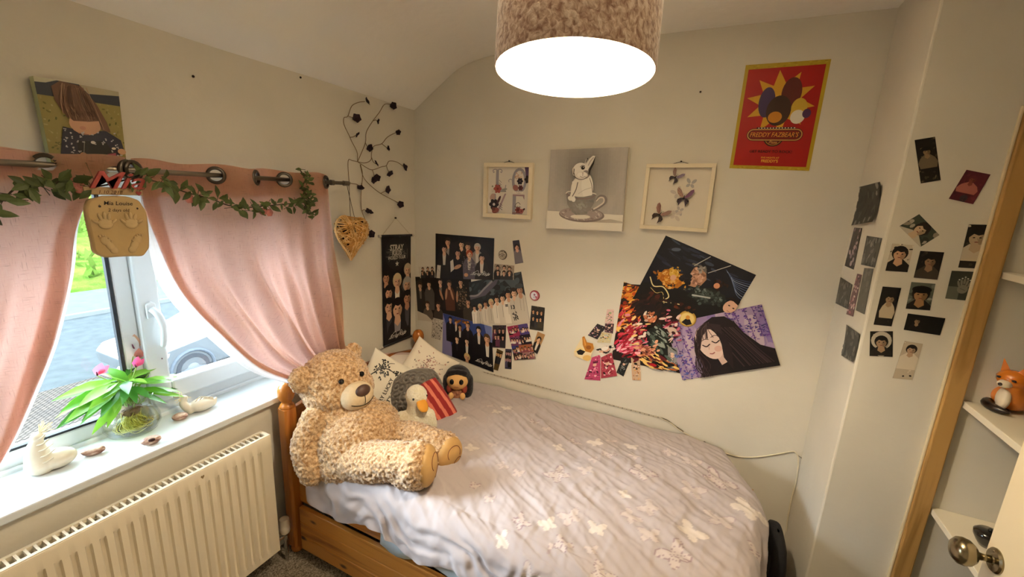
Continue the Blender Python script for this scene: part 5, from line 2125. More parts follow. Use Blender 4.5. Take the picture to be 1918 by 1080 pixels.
def badge(name, label, c, r, cols, draw=None, ax='y', lift=.004):
    ctr = at(c[0], c[1], 'y', 0)
    depth = (RM @ (ctr - CAM))[2]
    R_ = r / FOC * depth
    mb = MB().lathe([(R_ * .98, 0), (R_, .002), (R_ * .96, .005), (R_ * .8, .0062), (0, .0068)], ctr - np.array((0, lift - .003, 0)), 28, (0, -1, 0), col=hexc(cols[0]))
    A = Art(lambda u, v, k=0: ctr + np.array(((u - .5) * 2 * R_, -(lift + .0042) - k, -(v - .5) * 2 * R_)), 1, 1, clip=False)
    A.mb = mb
    A.ell(.5, .5, .42, .42, cols[1], n=26)
    if draw:
        draw(A)
    put(name, mb, m_print(), label=label, cat='badge')


def bd1(a):
    r = random.Random(3)
    for k in range(50):
        t, q = r.uniform(0, 6.28), r.uniform(0, .4)
        a.ell(.5 + q * math.cos(t), .5 + q * math.sin(t), .06, .04, r.choice(['#2a2624', '#d3c9ba', '#8d8074', '#4d443e']), rot=r.uniform(0, 90), n=7)


badge('pin_badge', 'round badge with a busy black and cream print beside the top dark poster', (942, 477), 9, ('#4d443c', '#b5a998'), bd1)


def bd2(a):
    a.ell(.46, .5, .32, .36, '#d9dbe6', n=20)
    a.ell(.62, .62, .16, .12, '#a85a72', n=12)
    a.poly([(.35, .75), (.5, .35), (.66, .75)], '#b9bccb')
    a.ell(.5, .4, .1, .1, '#8d5a78', n=12)


badge('pin_badge', 'round red-rimmed badge with a white middle right of the white-jacket poster', (1002, 553), 10, ('#8d3038', '#b9707c'), bd2)
CARDS6 = [
    ([(1042, 118), (1090, 112), (1120, 276), (1060, 287)], '#2a2630', 'narrow tilted photo strip of one singer, topmost of the cards by the left posters', card_fig('#2f2b38', '#1a1412', '#d3a08a', '#6d6870', s=.3, cy=.3, extra=lambda a, r: a.text('HYUN', .5, .85, .2, '#b9b4ae', rot=0)), .0008),
    ([(1180, 585), (1277, 600), (1265, 771), (1165, 756)], '#24201c', 'dark group card with gold tones, under the red-rimmed badge', card_fig('#2a2722', '', '#c99a72', '#3a3228', n=6, s=.085, cy=.6, extra=speck(['#4d4436', '#17140f', '#8d7448', '#38332c']), seed=2, txt=None), .0024),
    ([(900, 727), (998, 727), (992, 893), (895, 885)], '#2a2229', 'dark group card with a magenta patch, right of the blue poster', card_fig('#332e36', '', '#b98a78', '#5d3048', n=6, s=.09, extra=lambda a, r: (speck(['#4d4a52', '#7a2a58', '#1d1a20'])(a, r), a.ell(.65, .8, .3, .2, '#7d2a60')), seed=6), .0034),
    ([(1225, 772), (1279, 795), (1222, 936), (1180, 906)], '#8d6a44', 'tilted brown card of one singer in a dark jacket, by the collage', card_fig('#a57d50', '#1a1311', '#dab08c', '#1d1a1a', s=.26, cy=.35, shirt='#d9d0c2'), .0034),
    ([(930, 895), (976, 916), (938, 1056), (905, 1046)], '#3d2d1c', 'tilted dark gold card left of the blue-grey strip', card_fig('#54401f', '', '#c9a070', '#2a2018', n=3, s=.2, extra=speck(['#2a1f12', '#8d6a30', '#17120c']), seed=8), .0022),
    ([(990, 897), (1037, 900), (1035, 1046), (987, 1041)], '#2a2838', 'narrow blue-grey strip card below the magenta-patched card', card_fig('#353448', '', '#b98a8a', '#4d4a66', n=6, s=.16, extra=speck(['#4a4a6d', '#1d1c28', '#6d5a78']), seed=3), .0012),
    ([(466, 672), (545, 690), (525, 836), (457, 816)], '#b9b0a2', 'pale patterned card tucked left of the blue poster', lambda a: (a.rect(0, 0, 1, 1, '#b9b0a2'), speck(['#3a3532', '#8d8274', '#d9d0c2', '#5d544c'], 60, .09)(a, random.Random(1))), .0034),
]
for q, bg, lab, dr, lf in CARDS6:
    sheet('photo_card', Q(q, o=O6, s=S6), bg, lab, 'photo card', dr, lift=lf)


def collage(a):
    r = random.Random(10)
    a.rect(0, 0, 1, 1, '#2a1a2c')
    for k, (u0, v0, u1, v1, c) in enumerate([(0, 0, .55, .32, '#8d2a4a'), (.55, 0, 1, .3, '#4a3a78'), (0, .32, .5, .58, '#6d3a5c'), (.5, .3, 1, .6, '#1d1522'), (0, .58, .35, .8, '#3a3a78'), (.35, .58, 1, .8, '#9a5a38'), (0, .8, .45, 1, '#2a1a1c'), (.45, .8, 1, 1, '#8d6a6a')]):
        a.rect(u0, v0, u1, v1, c)
        for j in range(4):
            a.person(u0 + (u1 - u0) * (.2 + .25 * j), v0 + (v1 - v0) * r.uniform(.3, .6), .045, r.choice(HAIRS), r.choice(SK_), r.choice(['#17151a', '#d3ccc0', '#7a3a4a', c]), tall=3)
    speck(['#c94a7a', '#4a4aa0', '#17121a', '#d9c9c0'], 40, .03)(a, r)


sheet('photo_collage', Q([(1003, 737), (1150, 713), (1210, 965), (1060, 977)], o=O6, s=S6), '#2a1a2c', 'colourful pink and purple photo collage sheet on the right of the band posters', 'photo collage', collage, lift=.0030)

# ---- hanging scroll on the left wall by the corner
scr = thing('hanging_scroll', 'tall black band scroll hanging on the left wall by the corner', 'wall scroll', at(742, 640, 'x', .01))
OS, SS = (680, 430), 4.695
sq = Q([(164, 57), (420, 48), (417, 935), (180, 1030)], 'x', .009, OS, SS)


def scroll(a):
    r = random.Random(6)
    a.rect(0, 0, 1, 1, '#0f0e10')
    a.text('2018', .55, .012, .05, '#b9b4aa')
    a.ell(.5, .16, .40, .40, '#1c1b1d', n=26)
    for k in range(3):
        a.text(['STRAY', 'KIDS', 'WORLD TOUR'][k], .5, .105 + .046 * k, (.13, .13, .075)[k], '#c4beb2', bold=.03, shear=.1, sx=.85)
    for k in range(20):
        a.line([(.5 + r.uniform(-.38, .38), .16 + r.uniform(-.07, .07)), (.5 + r.uniform(-.38, .38), .16 + r.uniform(-.07, .07))], .008, '#77726a')
    st = []
    for k in range(10):
        R_ = .07 if k % 2 == 0 else .03
        t = k * math.pi / 5
        st.append((.5 + R_ * math.sin(t), .255 - R_ * math.cos(t) * a.asp))
    a.poly(st, '#c9c3b6')
    for x, y, s, h_, sh_, tp in ((.12, .37, .10, '#17120f', None, '#121114'), (.88, .33, .10, '#b5a48a', None, '#3a3530'), (.5, .42, .115, '#c9b48c', '#d9d3c8', '#1a181a'), (.86, .47, .12, '#a8a49c', None, '#121114'), (.2, .51, .11, '#15110f', None, '#1a181c'),
                                 (.86, .60, .12, '#17120f', '#4d4a52', '#17161a'), (.2, .64, .13, '#17120f', '#3a383e', '#121116'), (.5, .68, .16, '#0e0b0b', '#8d8a90', '#141318')):
        a.person(x, y, s * 1.12, h_, r.choice(SK_[:3]), tp, shirt=sh_, tall=6, wide=.95)
    a.rect(0, .9, 1, 1, '#0f0e10')
    scribble(a, .52, .93, .10)


fS, wS, hS, nS = flat_map(*sq)
aS = Art(fS, wS, hS)
aS.mb.add([fS(0, 0, -.0008), fS(1, 0, -.0008), fS(1, 1, -.0008), fS(0, 1, -.0008)], [(0, 1, 2, 3)], hexc('#222222'))
aS.mb.add([fS(0, 0), fS(1, 0), fS(1, 1), fS(0, 1)], [(3, 2, 1, 0)], hexc('#0f0e10'))
scroll(aS)
put('print', aS.mb, m_print(), scr)
PLW = mat('white plastic rod', '#cfc7b8', rough=.4)
for v, nm in ((0, 'rod'), (1, 'rod')):
    put(nm, MB().tube([fS(-.05, v, -.001), fS(1.05, v, -.001)], .007, 10), mat('black scroll rod', '#17151a', rough=.5), scr, smooth=True)
    for u in (-.06, 1.06):
        put('rod_cap', MB().tube([fS(u - .03, v, -.001), fS(u + .03, v, -.001)], .0085, 12), PLW, scr, autosmooth=40)
nl = at(741, 408, 'x', .006)
put('cord', MB().tube([fS(.0, 0), nl, fS(1, 0)], .0011, 5), mat('pale string', '#b9aa8d'), scr)
put('nail', MB().ball(nl, (.006, .008, .006), 10, 6), NAIL, scr, smooth=True)

# ---- illustrated posters on the right of the back wall
O7, S7 = (1060, 430), 3.724


def night(a):
    r = random.Random(8)
    a.rect(0, 0, 1, 1, '#121420')
    for k in range(40):
        a.ell(r.gauss(.35, .25), r.gauss(.2, .12), r.uniform(.03, .09), r.uniform(.008, .02), r.choice(['#1b2234', '#252c40', '#171b28', '#3a4254']), rot=r.uniform(-10, 20), n=9)
    a.ell(.17, .12, .05, .02, '#4d5668', rot=-25)
    for k in range(9):
        a.curve([(.72 + .012 * k, .1 + .01 * k), (.82 + .01 * k, .16 + .02 * k), (.95, .14 + .03 * k), (1, .12 + .035 * k)], .006, r.choice(['#5d6c8d', '#8d9ab5', '#38466a']))
    a.poly([(0, .75), (.2, .6), (.5, .62), (.8, .5), (1, .62), (1, 1), (0, 1)], '#0d0b0e')

    def cluster(x, y, cols, n, sx, sy, sz):
        for k in range(n):
            a.ell(x + r.gauss(0, sx), y + r.gauss(0, sy), r.uniform(.4, 1) * sz, r.uniform(.3, .7) * sz, r.choice(cols), rot=r.uniform(0, 180), n=9)
    a.poly([(.12, .58), (.16, .44), (.22, .40), (.33, .41), (.40, .38), (.42, .5), (.38, .62), (.26, .66)], '#b06c1c')
    a.poly([(.24, .5), (.33, .5), (.35, .66), (.22, .66)], '#17131a')
    a.poly([(.43, .25), (.55, .22), (.60, .34), (.57, .50), (.46, .52), (.42, .38)], '#b5876a')
    a.poly([(.38, .38), (.45, .34), (.48, .5), (.42, .56)], '#121016')
    cluster(.26, .54, ['#c27a20', '#d99a38', '#a86218', '#e0b060'], 110, .06, .055, .03)
    a.ell(.27, .44, .05, .05, '#d9b04a')
    cluster(.27, .41, ['#d9a83a', '#c4922c', '#e8c46a'], 24, .03, .03, .02)
    a.ell(.285, .50, .032, .035, '#d9a888')
    cluster(.50, .36, ['#c99a80', '#b58468', '#dab096', '#8d6450'], 60, .035, .06, .028)
    cluster(.49, .22, ['#8d8680', '#a59d94', '#6d6660'], 20, .035, .025, .025)
    cluster(.40, .42, ['#14131a', '#1d1c24'], 16, .03, .04, .035)
    cluster(.74, .34, ['#2a1512', '#3d1f1a', '#1a0f0e'], 26, .035, .035, .025)
    a.ell(.72, .36, .03, .034, '#c98d6a')
    a.poly([(.55, .5), (.68, .42), (.84, .44), (.9, .56), (.7, .68), (.5, .66)], '#1a211f')
    cluster(.68, .55, ['#2a3330', '#46524d', '#161b1a', '#3a3f3c', '#6d7672'], 130, .09, .05, .026)
    a.line([(.42, .22), (.52, .02)], .008, '#b9b4ac')
    a.line([(.58, .24), (.74, .02)], .008, '#b9b4ac')
    a.line([(.55, .62), (.72, .56)], .018, '#a9aca8')
    a.curve([(.06, .62), (.14, .72), (.24, .68), (.34, .78), (.3, .88), (.42, .84), (.5, .82)], .012, '#e0d098', 6)
    a.curve([(.12, .76), (.2, .8), (.26, .76), (.33, .9)], .006, '#d9c07a', 5)
    a.ell(.94, .56, .062, .085, '#d3a890', rot=15, n=20)
    a.poly([(.86, .48), (.9, .42), (1, .44), (1, .5), (.94, .47)], '#1a1213')
    a.ell(.925, .55, .012, .008, '#17100f', n=8)
    a.ell(.975, .565, .012, .008, '#17100f', n=8)
    a.line([(.93, .63), (.96, .64)], .005, '#8d5a4a')
    cluster(.42, .86, ['#14100f', '#3a1a12', '#5d2a18', '#1d1512'], 30, .12, .05, .03)


sheet('poster', Q([(697, 40), (1327, 315), (1080, 725), (473, 470)], o=O7, s=S7), '#121420', 'tilted dark blue illustrated poster with orange and grey figures, top of the right group', 'poster', night, lift=.0008)


def blaze(a):
    r = random.Random(19)
    a.rect(0, 0, 1, 1, '#1d0f0d')

    def cl(x, y, cols, n, sx, sy, sz, rot=None):
        for k in range(n):
            a.ell(x + r.gauss(0, sx), y + r.gauss(0, sy), r.uniform(.4, 1.1) * sz, r.uniform(.12, .4) * sz, r.choice(cols), rot=(r.uniform(-70, -20) if rot is None else rot + r.uniform(-25, 25)), n=8)
    cl(.14, .12, ['#b5641c', '#d98a2c', '#e8b050', '#6d2f12', '#c4501c'], 80, .07, .07, .07)
    cl(.16, .42, ['#c4501c', '#e08a2c', '#8d2a12', '#3a1510', '#f0c068'], 110, .1, .13, .08)
    cl(.3, .62, ['#a81d2c', '#c93a4a', '#7a1420', '#e08a98', '#4d1018'], 120, .1, .12, .08)
    cl(.22, .8, ['#b8203a', '#d95a78', '#8d1426', '#f0b0bc'], 60, .09, .05, .07)
    cl(.5, .25, ['#1a1010', '#2a1613', '#120b0b', '#4a1f18'], 90, .13, .1, .1)
    a.ell(.5, .31, .11, .13, '#c0714a', n=22)
    cl(.5, .2, ['#17100f', '#261412'], 40, .11, .05, .08, -60)
    a.poly([(.40, .3), (.42, .2), (.5, .16), (.6, .2), (.62, .3), (.56, .24), (.52, .27), (.46, .24)], '#1a1010')
    for x in (.455, .55):
        a.ell(x, .315, .028, .014, '#e8d8c4', n=12)
        a.ell(x, .315, .012, .013, '#3a1512', n=10)
        a.line([(x - .035, .29), (x + .03, .296)], .012, '#1a0f0d')
    a.line([(.48, .4), (.54, .4)], .008, '#5d2218')
    cl(.52, .34, ['#d98a62', '#8d4a30', '#e8a880'], 14, .05, .05, .03)
    a.poly([(.48, .5), (.62, .42), (.78, .52), (.82, .78), (.6, .82), (.5, .7)], '#141816')
    cl(.66, .62, ['#26302b', '#4d5a52', '#0f1211', '#8d968c', '#1c2220'], 90, .08, .1, .07, 50)
    cl(.86, .38, ['#7a1426', '#c4607a', '#2a0d12', '#e0c0b8'], 60, .07, .08, .06)
    a.ell(.86, .42, .07, .06, '#cfb4a4', rot=-20)
    a.ell(.88, .45, .03, .03, '#3a1218')
    cl(.52, .78, ['#c98058', '#e0a080', '#8d4a3a', '#d97a90'], 50, .07, .05, .06)
    cl(.66, .9, ['#14100f', '#2a1413', '#b5602c', '#e8c070', '#5d1820'], 70, .12, .05, .07, 20)
    cl(.35, .55, ['#e8d8c8', '#c9a890', '#f0c880'], 24, .1, .14, .06)
    a.ell(.62, .95, .05, .03, '#a81420')


sheet('poster', Q([(405, 362), (815, 500), (800, 1000), (318, 900)], o=O7, s=S7), '#1d0f0d', 'fiery red and black illustrated poster with ragged edges, left of the right group', 'poster', blaze, lift=.0022,
      outline=[(0, .06), (.13, .0), (.28, -.03), (.6, .0), (1, .05), (1, .96), (.8, .96), (.62, .98), (.45, .955), (.3, .97), (.1, 1.0), (.06, .97), (.02, .85), (0, .75)])


def lilac(a):
    r = random.Random(23)
    a.rect(0, 0, 1, 1, '#a08cab')
    for k in range(46):
        a.ell(r.random(), r.random(), r.uniform(.03, .08), r.uniform(.06, .2), r.choice(['#a993b5', '#9480a8', '#b5a0b8', '#8874a8', '#bdaab8']), n=10)
    for x, L in ((.04, .9), (.13, 1), (.22, .5), (.72, .45), (.82, .55), (.9, .5), (.97, .55), (.64, .3)):
        for k in range(38):
            v = r.uniform(0, L)
            a.ell(x + r.gauss(0, .018) + .05 * v, v, r.uniform(.006, .02), r.uniform(.004, .010), r.choice(['#5d3f8d', '#6d4a98', '#4a3a86', '#7d5aa0', '#40386d']), rot=r.uniform(-40, 40), n=6)
        a.curve([(x, 0), (x + .02, L * .5), (x + .05 * L, L)], .006, '#5a3a78', 3)
    for k in range(30):
        a.ell(r.uniform(0, .16), r.uniform(.55, 1), r.uniform(.01, .03), r.uniform(.005, .012), r.choice(['#4d5aa8', '#6d78b8', '#5a4aa0']), rot=r.uniform(-60, 60), n=7)
    # a plain dark-haired figure with closed eyes
    a.poly([(.40, .10), (.50, .03), (.62, .06), (.70, .18), (.76, .38), (.88, .62), (1, .72), (1, 1), (.22, 1), (.26, .8), (.24, .5), (.28, .26)], '#1a1418')
    a.poly([(.62, .5), (.80, .66), (1, .80), (1, 1), (.5, 1), (.52, .7)], '#131015')
    for k in range(34):
        x = r.uniform(.56, .86)
        a.curve([(x - .16, .16 + (x - .5) * .3), (x - .02, .50 + (x - .5) * .4), (x + .10, .92)], r.uniform(.004, .010), r.choice(['#2d2328', '#0f0b0e', '#382a30', '#463438']), 4)
    a.poly([(.42, .62), (.55, .56), (.56, .78), (.46, .84)], '#c9aca0')
    a.ell(.395, .44, .120, .20, '#dcc3b8', rot=-14, n=28)
    a.poly([(.32, .58), (.40, .70), (.47, .70), (.52, .55), (.50, .42)], '#dcc3b8')
    a.ell(.47, .56, .04, .035, '#d3a89c', n=12)
    a.poly([(.50, .22), (.58, .34), (.60, .62), (.56, .95), (.50, .72), (.515, .5)], '#221a1e')
    a.poly([(.27, .36), (.31, .20), (.42, .10), (.56, .18), (.55, .34), (.49, .24), (.42, .21), (.345, .32), (.29, .52)], '#33262a')
    for k in range(14):
        x = r.uniform(.3, .52)
        a.curve([(.42 + r.uniform(-.02, .04), .10), (x, .2), (x - .02 if x < .42 else x + .03, .36)], .006, r.choice(['#4d3a3c', '#241a1e', '#5d4846']), 4)
    for x0, y0 in ((.325, .455), (.43, .42)):
        a.curve([(x0, y0), (x0 + .035, y0 + .035), (x0 + .075, y0 + .005)], .012, '#2d1a20', 5)
        a.curve([(x0, y0 - .07), (x0 + .04, y0 - .09), (x0 + .075, y0 - .075)], .007, '#4d3636', 4)
    a.line([(.385, .50), (.378, .545)], .006, '#b58d82')
    a.curve([(.375, .615), (.40, .625), (.425, .608)], .010, '#9a5050')
    for k in range(18):
        x = .26 + .05 * r.random()
        a.curve([(x, .28 + r.random() * .2), (x - .03, .55), (x + r.uniform(-.10, .06), .8), (x + r.uniform(-.10, .06), .99)], .008, r.choice(['#241a1e', '#3d2c30', '#1a1317']), 4)


sheet('poster', Q([(697, 660), (1365, 518), (1493, 940), (812, 1045)], o=O7, s=S7), '#a08cab', 'lilac illustrated poster of a figure with long dark hair, lowest of the right group', 'poster', lilac, lift=.0036)


def bd3(a):
    a.ell(.5, .5, .36, .36, '#e0c880', n=22)
    a.poly([(.2, .75), (.4, .5), (.65, .5), (.8, .78), (.5, .9)], '#14100f')
    a.ell(.52, .4, .12, .13, '#c98a38', n=14)


badge('pin_badge', 'gold-rimmed round badge where the three illustrated posters meet', (1287.5, 596), 15.5, ('#b5903a', '#d3b060'), bd3, lift=.0075)
O8, S8 = (1060, 560), 6.354
ST = [
    ([(492, 118), (572, 122), (566, 292), (462, 280)], '#d9b8b0', 'pink and green tall sticker, topmost of the sticker cluster', ['#c98a8a', '#8da878', '#e8d8d0', '#7a5a58', '#2a2422'], .0008),
    ([(468, 285), (575, 290), (560, 408), (462, 388)], '#4d3038', 'dark sticker just under the pink and green one', ['#17131a', '#8d5a60', '#d9b0a0', '#38303a'], .0030),
    ([(375, 290), (480, 330), (375, 478), (262, 428)], '#2a262a', 'black tilted sticker with a pink lower end', ['#17151a', '#2d2a30', '#d9a890', '#b58aa8'], .0016),
    ([(430, 385), (548, 412), (530, 520), (372, 512)], '#c9bd98', 'pale yellow sticker with a small dark figure', ['#d9c98a', '#b5bcb0', '#15131a', '#c4a050'], .0024),
    ([(345, 600), (565, 525), (590, 590), (425, 690)], '#d9d0c4', 'black and white wide sticker above the magenta sticker', ['#17151a', '#e8e0d6', '#2a282c', '#d3a890'], .0040),
    ([(312, 690), (412, 655), (412, 966), (222, 950)], '#b5406a', 'magenta sticker lowest on the left of the cluster', ['#d9608d', '#5d1a38', '#8d2a4d', '#f0b8c4', '#3a1024'], .0034),
    ([(420, 690), (546, 630), (612, 908), (420, 938)], '#a53a4a', 'crimson sticker with a white figure beside the magenta one', ['#e8d0c8', '#7a1a2a', '#c4586a', '#2d1218'], .0046),
    ([(672, 690), (772, 705), (686, 917), (603, 868)], '#1a1c1d', 'black tilted sticker below the fiery poster', ['#0f1011', '#26292a', '#4d5250', '#8d8f8a'], .0034),
    ([(775, 685), (882, 702), (896, 962), (790, 956)], '#c9a88a', 'narrow peach sticker with small figures, hanging lowest below the fiery poster', ['#d9a060', '#17131a', '#e8d8c4', '#b5764a'], .0044),
    ([(1215, 558), (1332, 580), (1312, 872), (1194, 850)], '#8d8f94', 'grey sticker of a dark-haired figure beside the lilac poster', ['#15131a', '#d9b8a4', '#b9c0c4', '#2a262c', '#5d6064'], .0048),
]
for i, (q, bg, lab, cols, lf) in enumerate(ST):
    def dr(a, cols=cols, bg=bg, i=i):
        r = random.Random(40 + i)
        a.rect(0, 0, 1, 1, bg)
        for k in range(46):
            a.ell(r.gauss(.5, .24), r.gauss(.5, .26), r.uniform(.04, .16), r.uniform(.02, .08), r.choice(cols), rot=r.uniform(0, 180), n=8)
        a.ell(.5, .36, .17, .18, r.choice(['#d9b098', '#e0c0aa']), n=14)
        a.ell(.5, .26, .2, .13, cols[1] if i != 1 else '#17131a', n=12)
    sheet('sticker', Q(q, o=O8, s=S8), bg, lab, 'sticker', dr, lift=lf)
sheet('sticker', Q([(100, 430), (350, 430), (350, 740), (100, 740)], o=O8, s=S8), '#e0c894', 'golden cut-out sticker with a pale body, leftmost of the sticker cluster', 'sticker',
      lambda a: [a.poly([(.0, .6), (.35, .1), (.48, .0), (.6, .25), (1, .4), (.86, .66), (.7, 1), (.02, .78)], '#e6d3a8'), a.poly([(.4, .05), (.5, .02), (.62, .25), (.9, .3), (.95, .5), (.8, .65), (.55, .6), (.42, .35)], '#b5762a'),
                 a.poly([(.45, .1), (.5, .08), (.58, .35), (.52, .4)], '#d99a48'), a.poly([(.12, .6), (.3, .52), (.55, .6), (.4, .74), (.2, .72)], '#1a1512'), a.curve([(.05, .62), (.3, .48), (.5, .58)], .03, '#e8c86a'), a.ell(.62, .85, .2, .14, '#ddb46a'), a.ell(.7, .45, .12, .1, '#8d541a')],
      lift=.0054, outline=[(.0, .6), (.35, .1), (.48, .0), (.6, .25), (1, .4), (.86, .66), (.7, 1), (.02, .78)])

# ---- photo cards on the pier
O9, S9 = (1620, 380), 3.176
OA, SA = (1670, 240), 4.5
BW = dict(skin='#b5a08a')


def blur(cols, n=30, sz=.2, figs=None):
    def d(a):
        r = random.Random(len(cols) * 7 + n)
        if not a.bare:
            a.rect(0, 0, 1, 1, cols[0])
        speck(cols[1:], n, sz)(a, r)
        for f in figs or []:
            a.person(*f[0], **f[1])
    return d


FACE = [
    (OA, SA, [(193, 100), (365, 72), (413, 437), (245, 466)], 'black card of a seated singer in a cap, highest on the pier face', blur(['#17140f', '#5d523f', '#2a251c', '#3d3628'], 26, .16, [((.5, 0.30, 0.200), dict(hair='#0d0b0a', skin='#8d7355', top='#6d5f4c', tall=4.5, hat='#0d0b0a')), ]), 0),
    (OA, SA, [(630, 350), (833, 390), (686, 640), (481, 594)], 'maroon card of a singer in a pink jumper, right of the highest card', blur(['#54202a', '#642a34', '#481a22'], 18, .12, [((.45, 0.27, 0.138), dict(hair='#5d2830', skin='#7a4038', top='#a8655a', tall=4.2, wide=1.3)), ((.52, 0.90, 0.125), dict(hair='#3a3035', skin='#3a3035', top='#3a3438', tall=2))]), 0),
    (O9, S9, [(322, 66), (443, 190), (330, 261), (204, 138)], 'tilted card of a singer resting his head on folded arms', blur(['#3a4038', '#8d8474', '#2a2f29', '#a59c8c'], 16, .16, [((.5, 0.42, 0.188), dict(hair='#1d1813', skin='#c4a98a', top='#b9b0a0', tall=4, wide=1.6))]), 0),
    (O9, S9, [(163, 240), (291, 251), (252, 411), (121, 402)], 'light card of a dark-haired singer at the left edge of the pier face', blur(['#c4b8a4', '#2a2521', '#d9cebb', '#8d8272'], 24, .1, [((.46, 0.36, 0.312), dict(hair='#14100e', skin='#c99f7c', top='#1c1917', tall=4))]), 0),
    (O9, S9, [(329, 284), (471, 293), (430, 456), (289, 443)], 'black card of a singer leaning forward, right of the light card', blur(['#12100e', '#26221d', '#3a342c'], 14, .14, [((.52, 0.36, 0.250), dict(hair='#0d0b0a', skin='#8d6f54', top='#3d362e', tall=4))]), 0),
    (O9, S9, [(276, 469), (419, 480), (386, 638), (242, 627)], 'card of a singer in a dark cap with white stripes at the bottom edge', blur(['#54584f', '#6d7066', '#8d8f82', '#3d4039'], 16, .16, [((.5, 0.44, 0.312), dict(hair='#17130f', skin='#94714f', top='#1a1816', tall=3, hat='#12100e'))]), 0),
    (O9, S9, [(105, 496), (216, 505), (157, 733), (51, 722)], 'tall black card with a pale sleeve, below the light card', blur(['#100e0d', '#1d1a17', '#26221e'], 10, .1, [((.55, 0.30, 0.250), dict(hair='#100d0b', skin='#9a8266', top='#b5a68c', tall=4.5, wide=.7))]), 0),
    (O9, S9, [(255, 656), (478, 685), (446, 786), (230, 753)], 'wide black card lying sideways with one small face', blur(['#0f0e0d', '#161413'], 6, .06, [((.3, 0.38, 0.081), dict(hair='#171310', skin='#94795c', top='#161413', tall=4))]), 0),
    (O9, S9, [(31, 762), (166, 762), (164, 914), (27, 908)], 'square black card with a white halo round a face, lowest on the left', blur(['#10110f', '#1a1b19'], 8, .06, [((.5, 0.42, 0.375), dict(hair='#b5ab9a', skin='#b5ab9a', top='#10110f', tall=1.2)), ((.5, 0.44, 0.250), dict(hair='#12100f', skin='#a08468', top='#1d1c1b', tall=2.5))]), 0),
    (O9, S9, [(236, 820), (344, 837), (279, 1051), (164, 1040)], 'pale card of a singer in a white shirt, lowest on the pier face', blur(['#b9ab95', '#2a231d', '#d3c6b0'], 8, .1, [((.5, 0.20, 0.250), dict(hair='#1a1411', skin='#b5977a', top='#d3c7b2', tall=5))]), 0),
    (O9, S9, [(617, 127), (748, 130), (692, 391), (554, 383)], 'tall close-up card of a sleeping face beside the pine upright', blur(['#1d1a16', '#3d352a', '#c9bca6'], 8, .14, [((.52, 0.30, 0.400), dict(hair='#1a1612', skin='#b59e80', top='#c4b79f', tall=3))]), 0),
    (O9, S9, [(516, 402), (681, 410), (633, 583), (477, 567)], 'grey-green card of an open hand beside the pine upright', None, 0),
]


def hand_card(a):
    a.rect(0, 0, 1, 1, '#33362f')
    a.rect(0, .55, .45, 1, '#5d6054')
    a.ell(.55, .62, .2, .22, '#7a7668')
    for k in range(5):
        a.ell(.36 + .1 * k, .34 + .05 * abs(k - 2), .045, .16, '#7a7668', rot=-16 + 8 * k)
        a.ell(.36 + .1 * k, .2 + .05 * abs(k - 2), .035, .03, '#c9c6ba')
    a.line([(.45, .6), (.65, .66)], .02, '#4a483f')


for (o_, s_, q, lab, dr, lf) in FACE:
    sheet('photo_card', Q(q, 'y', YP, o_, s_), '#17140f', lab, 'photo card', dr or hand_card, lift=.0006, edge='#2a2622')
OB, SB = (1560, 240), 2.35
STRIP = [
    ([(128, 258), (226, 236), (192, 412), (90, 428)], 'large grey group card curling at the bottom, highest on the pier side', blur(['#2a2a28', '#4d4d48', '#15151a', '#8d8a82', '#1d1d1c'], 50, .1), .010),
    ([(97, 437), (131, 440), (93, 622), (54, 605)], 'tall mauve-toned card under the large grey group card', blur(['#3a3434', '#8d7a86', '#5d4a4d', '#b5a0a4', '#241f20'], 30, .16), 0),
    ([(152, 473), (219, 484), (187, 613), (126, 600)], 'grey four-panel card near the pier edge', blur(['#4a4a46', '#6d6d66', '#2a2a28', '#8d8b82'], 30, .12), 0),
    ([(36, 655), (88, 688), (67, 796), (14, 770)], 'grey four-panel card nearest the back corner', blur(['#3d3d3a', '#5d5d57', '#262624', '#77766e'], 30, .12), 0),
    ([(110, 640), (129, 645), (91, 829), (61, 818)], 'narrow pink photo strip between two grey cards on the pier side', blur(['#6d4a50', '#c9a8a8', '#2a2024', '#a8626c', '#e0ccc4'], 34, .2), 0),
    ([(141, 615), (181, 618), (141, 819), (103, 801)], 'tall plain grey card beside the pink strip', blur(['#54544f', '#66665f', '#484843'], 16, .2), 0),
    ([(65, 864), (125, 905), (97, 1030), (42, 1000)], 'grey four-panel card, lowest on the pier side', blur(['#3a3a36', '#5a5a53', '#6d6c64', '#242422'], 30, .12), .004),
]
for q, lab, dr, cu in STRIP:
    sheet('photo_card', Q(q, 'x', WP, OB, SB), ['#2a2a28', '#3a3434', '#4a4a46', '#3d3d3a', '#6d4a50', '#54544f', '#3a3a36'][[z[0] for z in STRIP].index(q)], lab, 'photo card', dr, lift=.0012, edge='#4a4844', curl=cu)

# ================================================================== pendant lamp
LC = np.array([1.380, -1.197, 1.976])
LNn = unit((-.014, .076, 1.0))
LR, LH = .17, .225


def m_velvet():
    N = NT('crushed velvet')
    co = N.coord((1, 1, .85))
    nz = N.n('TexNoise')
    nz.inputs['Scale'].default_value = 95
    nz.inputs['Detail'].default_value = 6
    nz.inputs['Distortion'].default_value = .5
    N.l(co, nz.inputs['Vector'])
    N.l(N.ramp(nz.outputs['Fac'], [(.35, '#9a7462'), (.5, '#c8ab96'), (.66, '#e8d6c8')]), N.b.inputs['Base Color'])
    N.b.inputs['Roughness'].default_value = .55
    N.b.inputs['Sheen Weight'].default_value = .8
    N.b.inputs['Sheen Roughness'].default_value = .35
    N.bump(nz.outputs['Fac'], .6, .006)
    return N.m


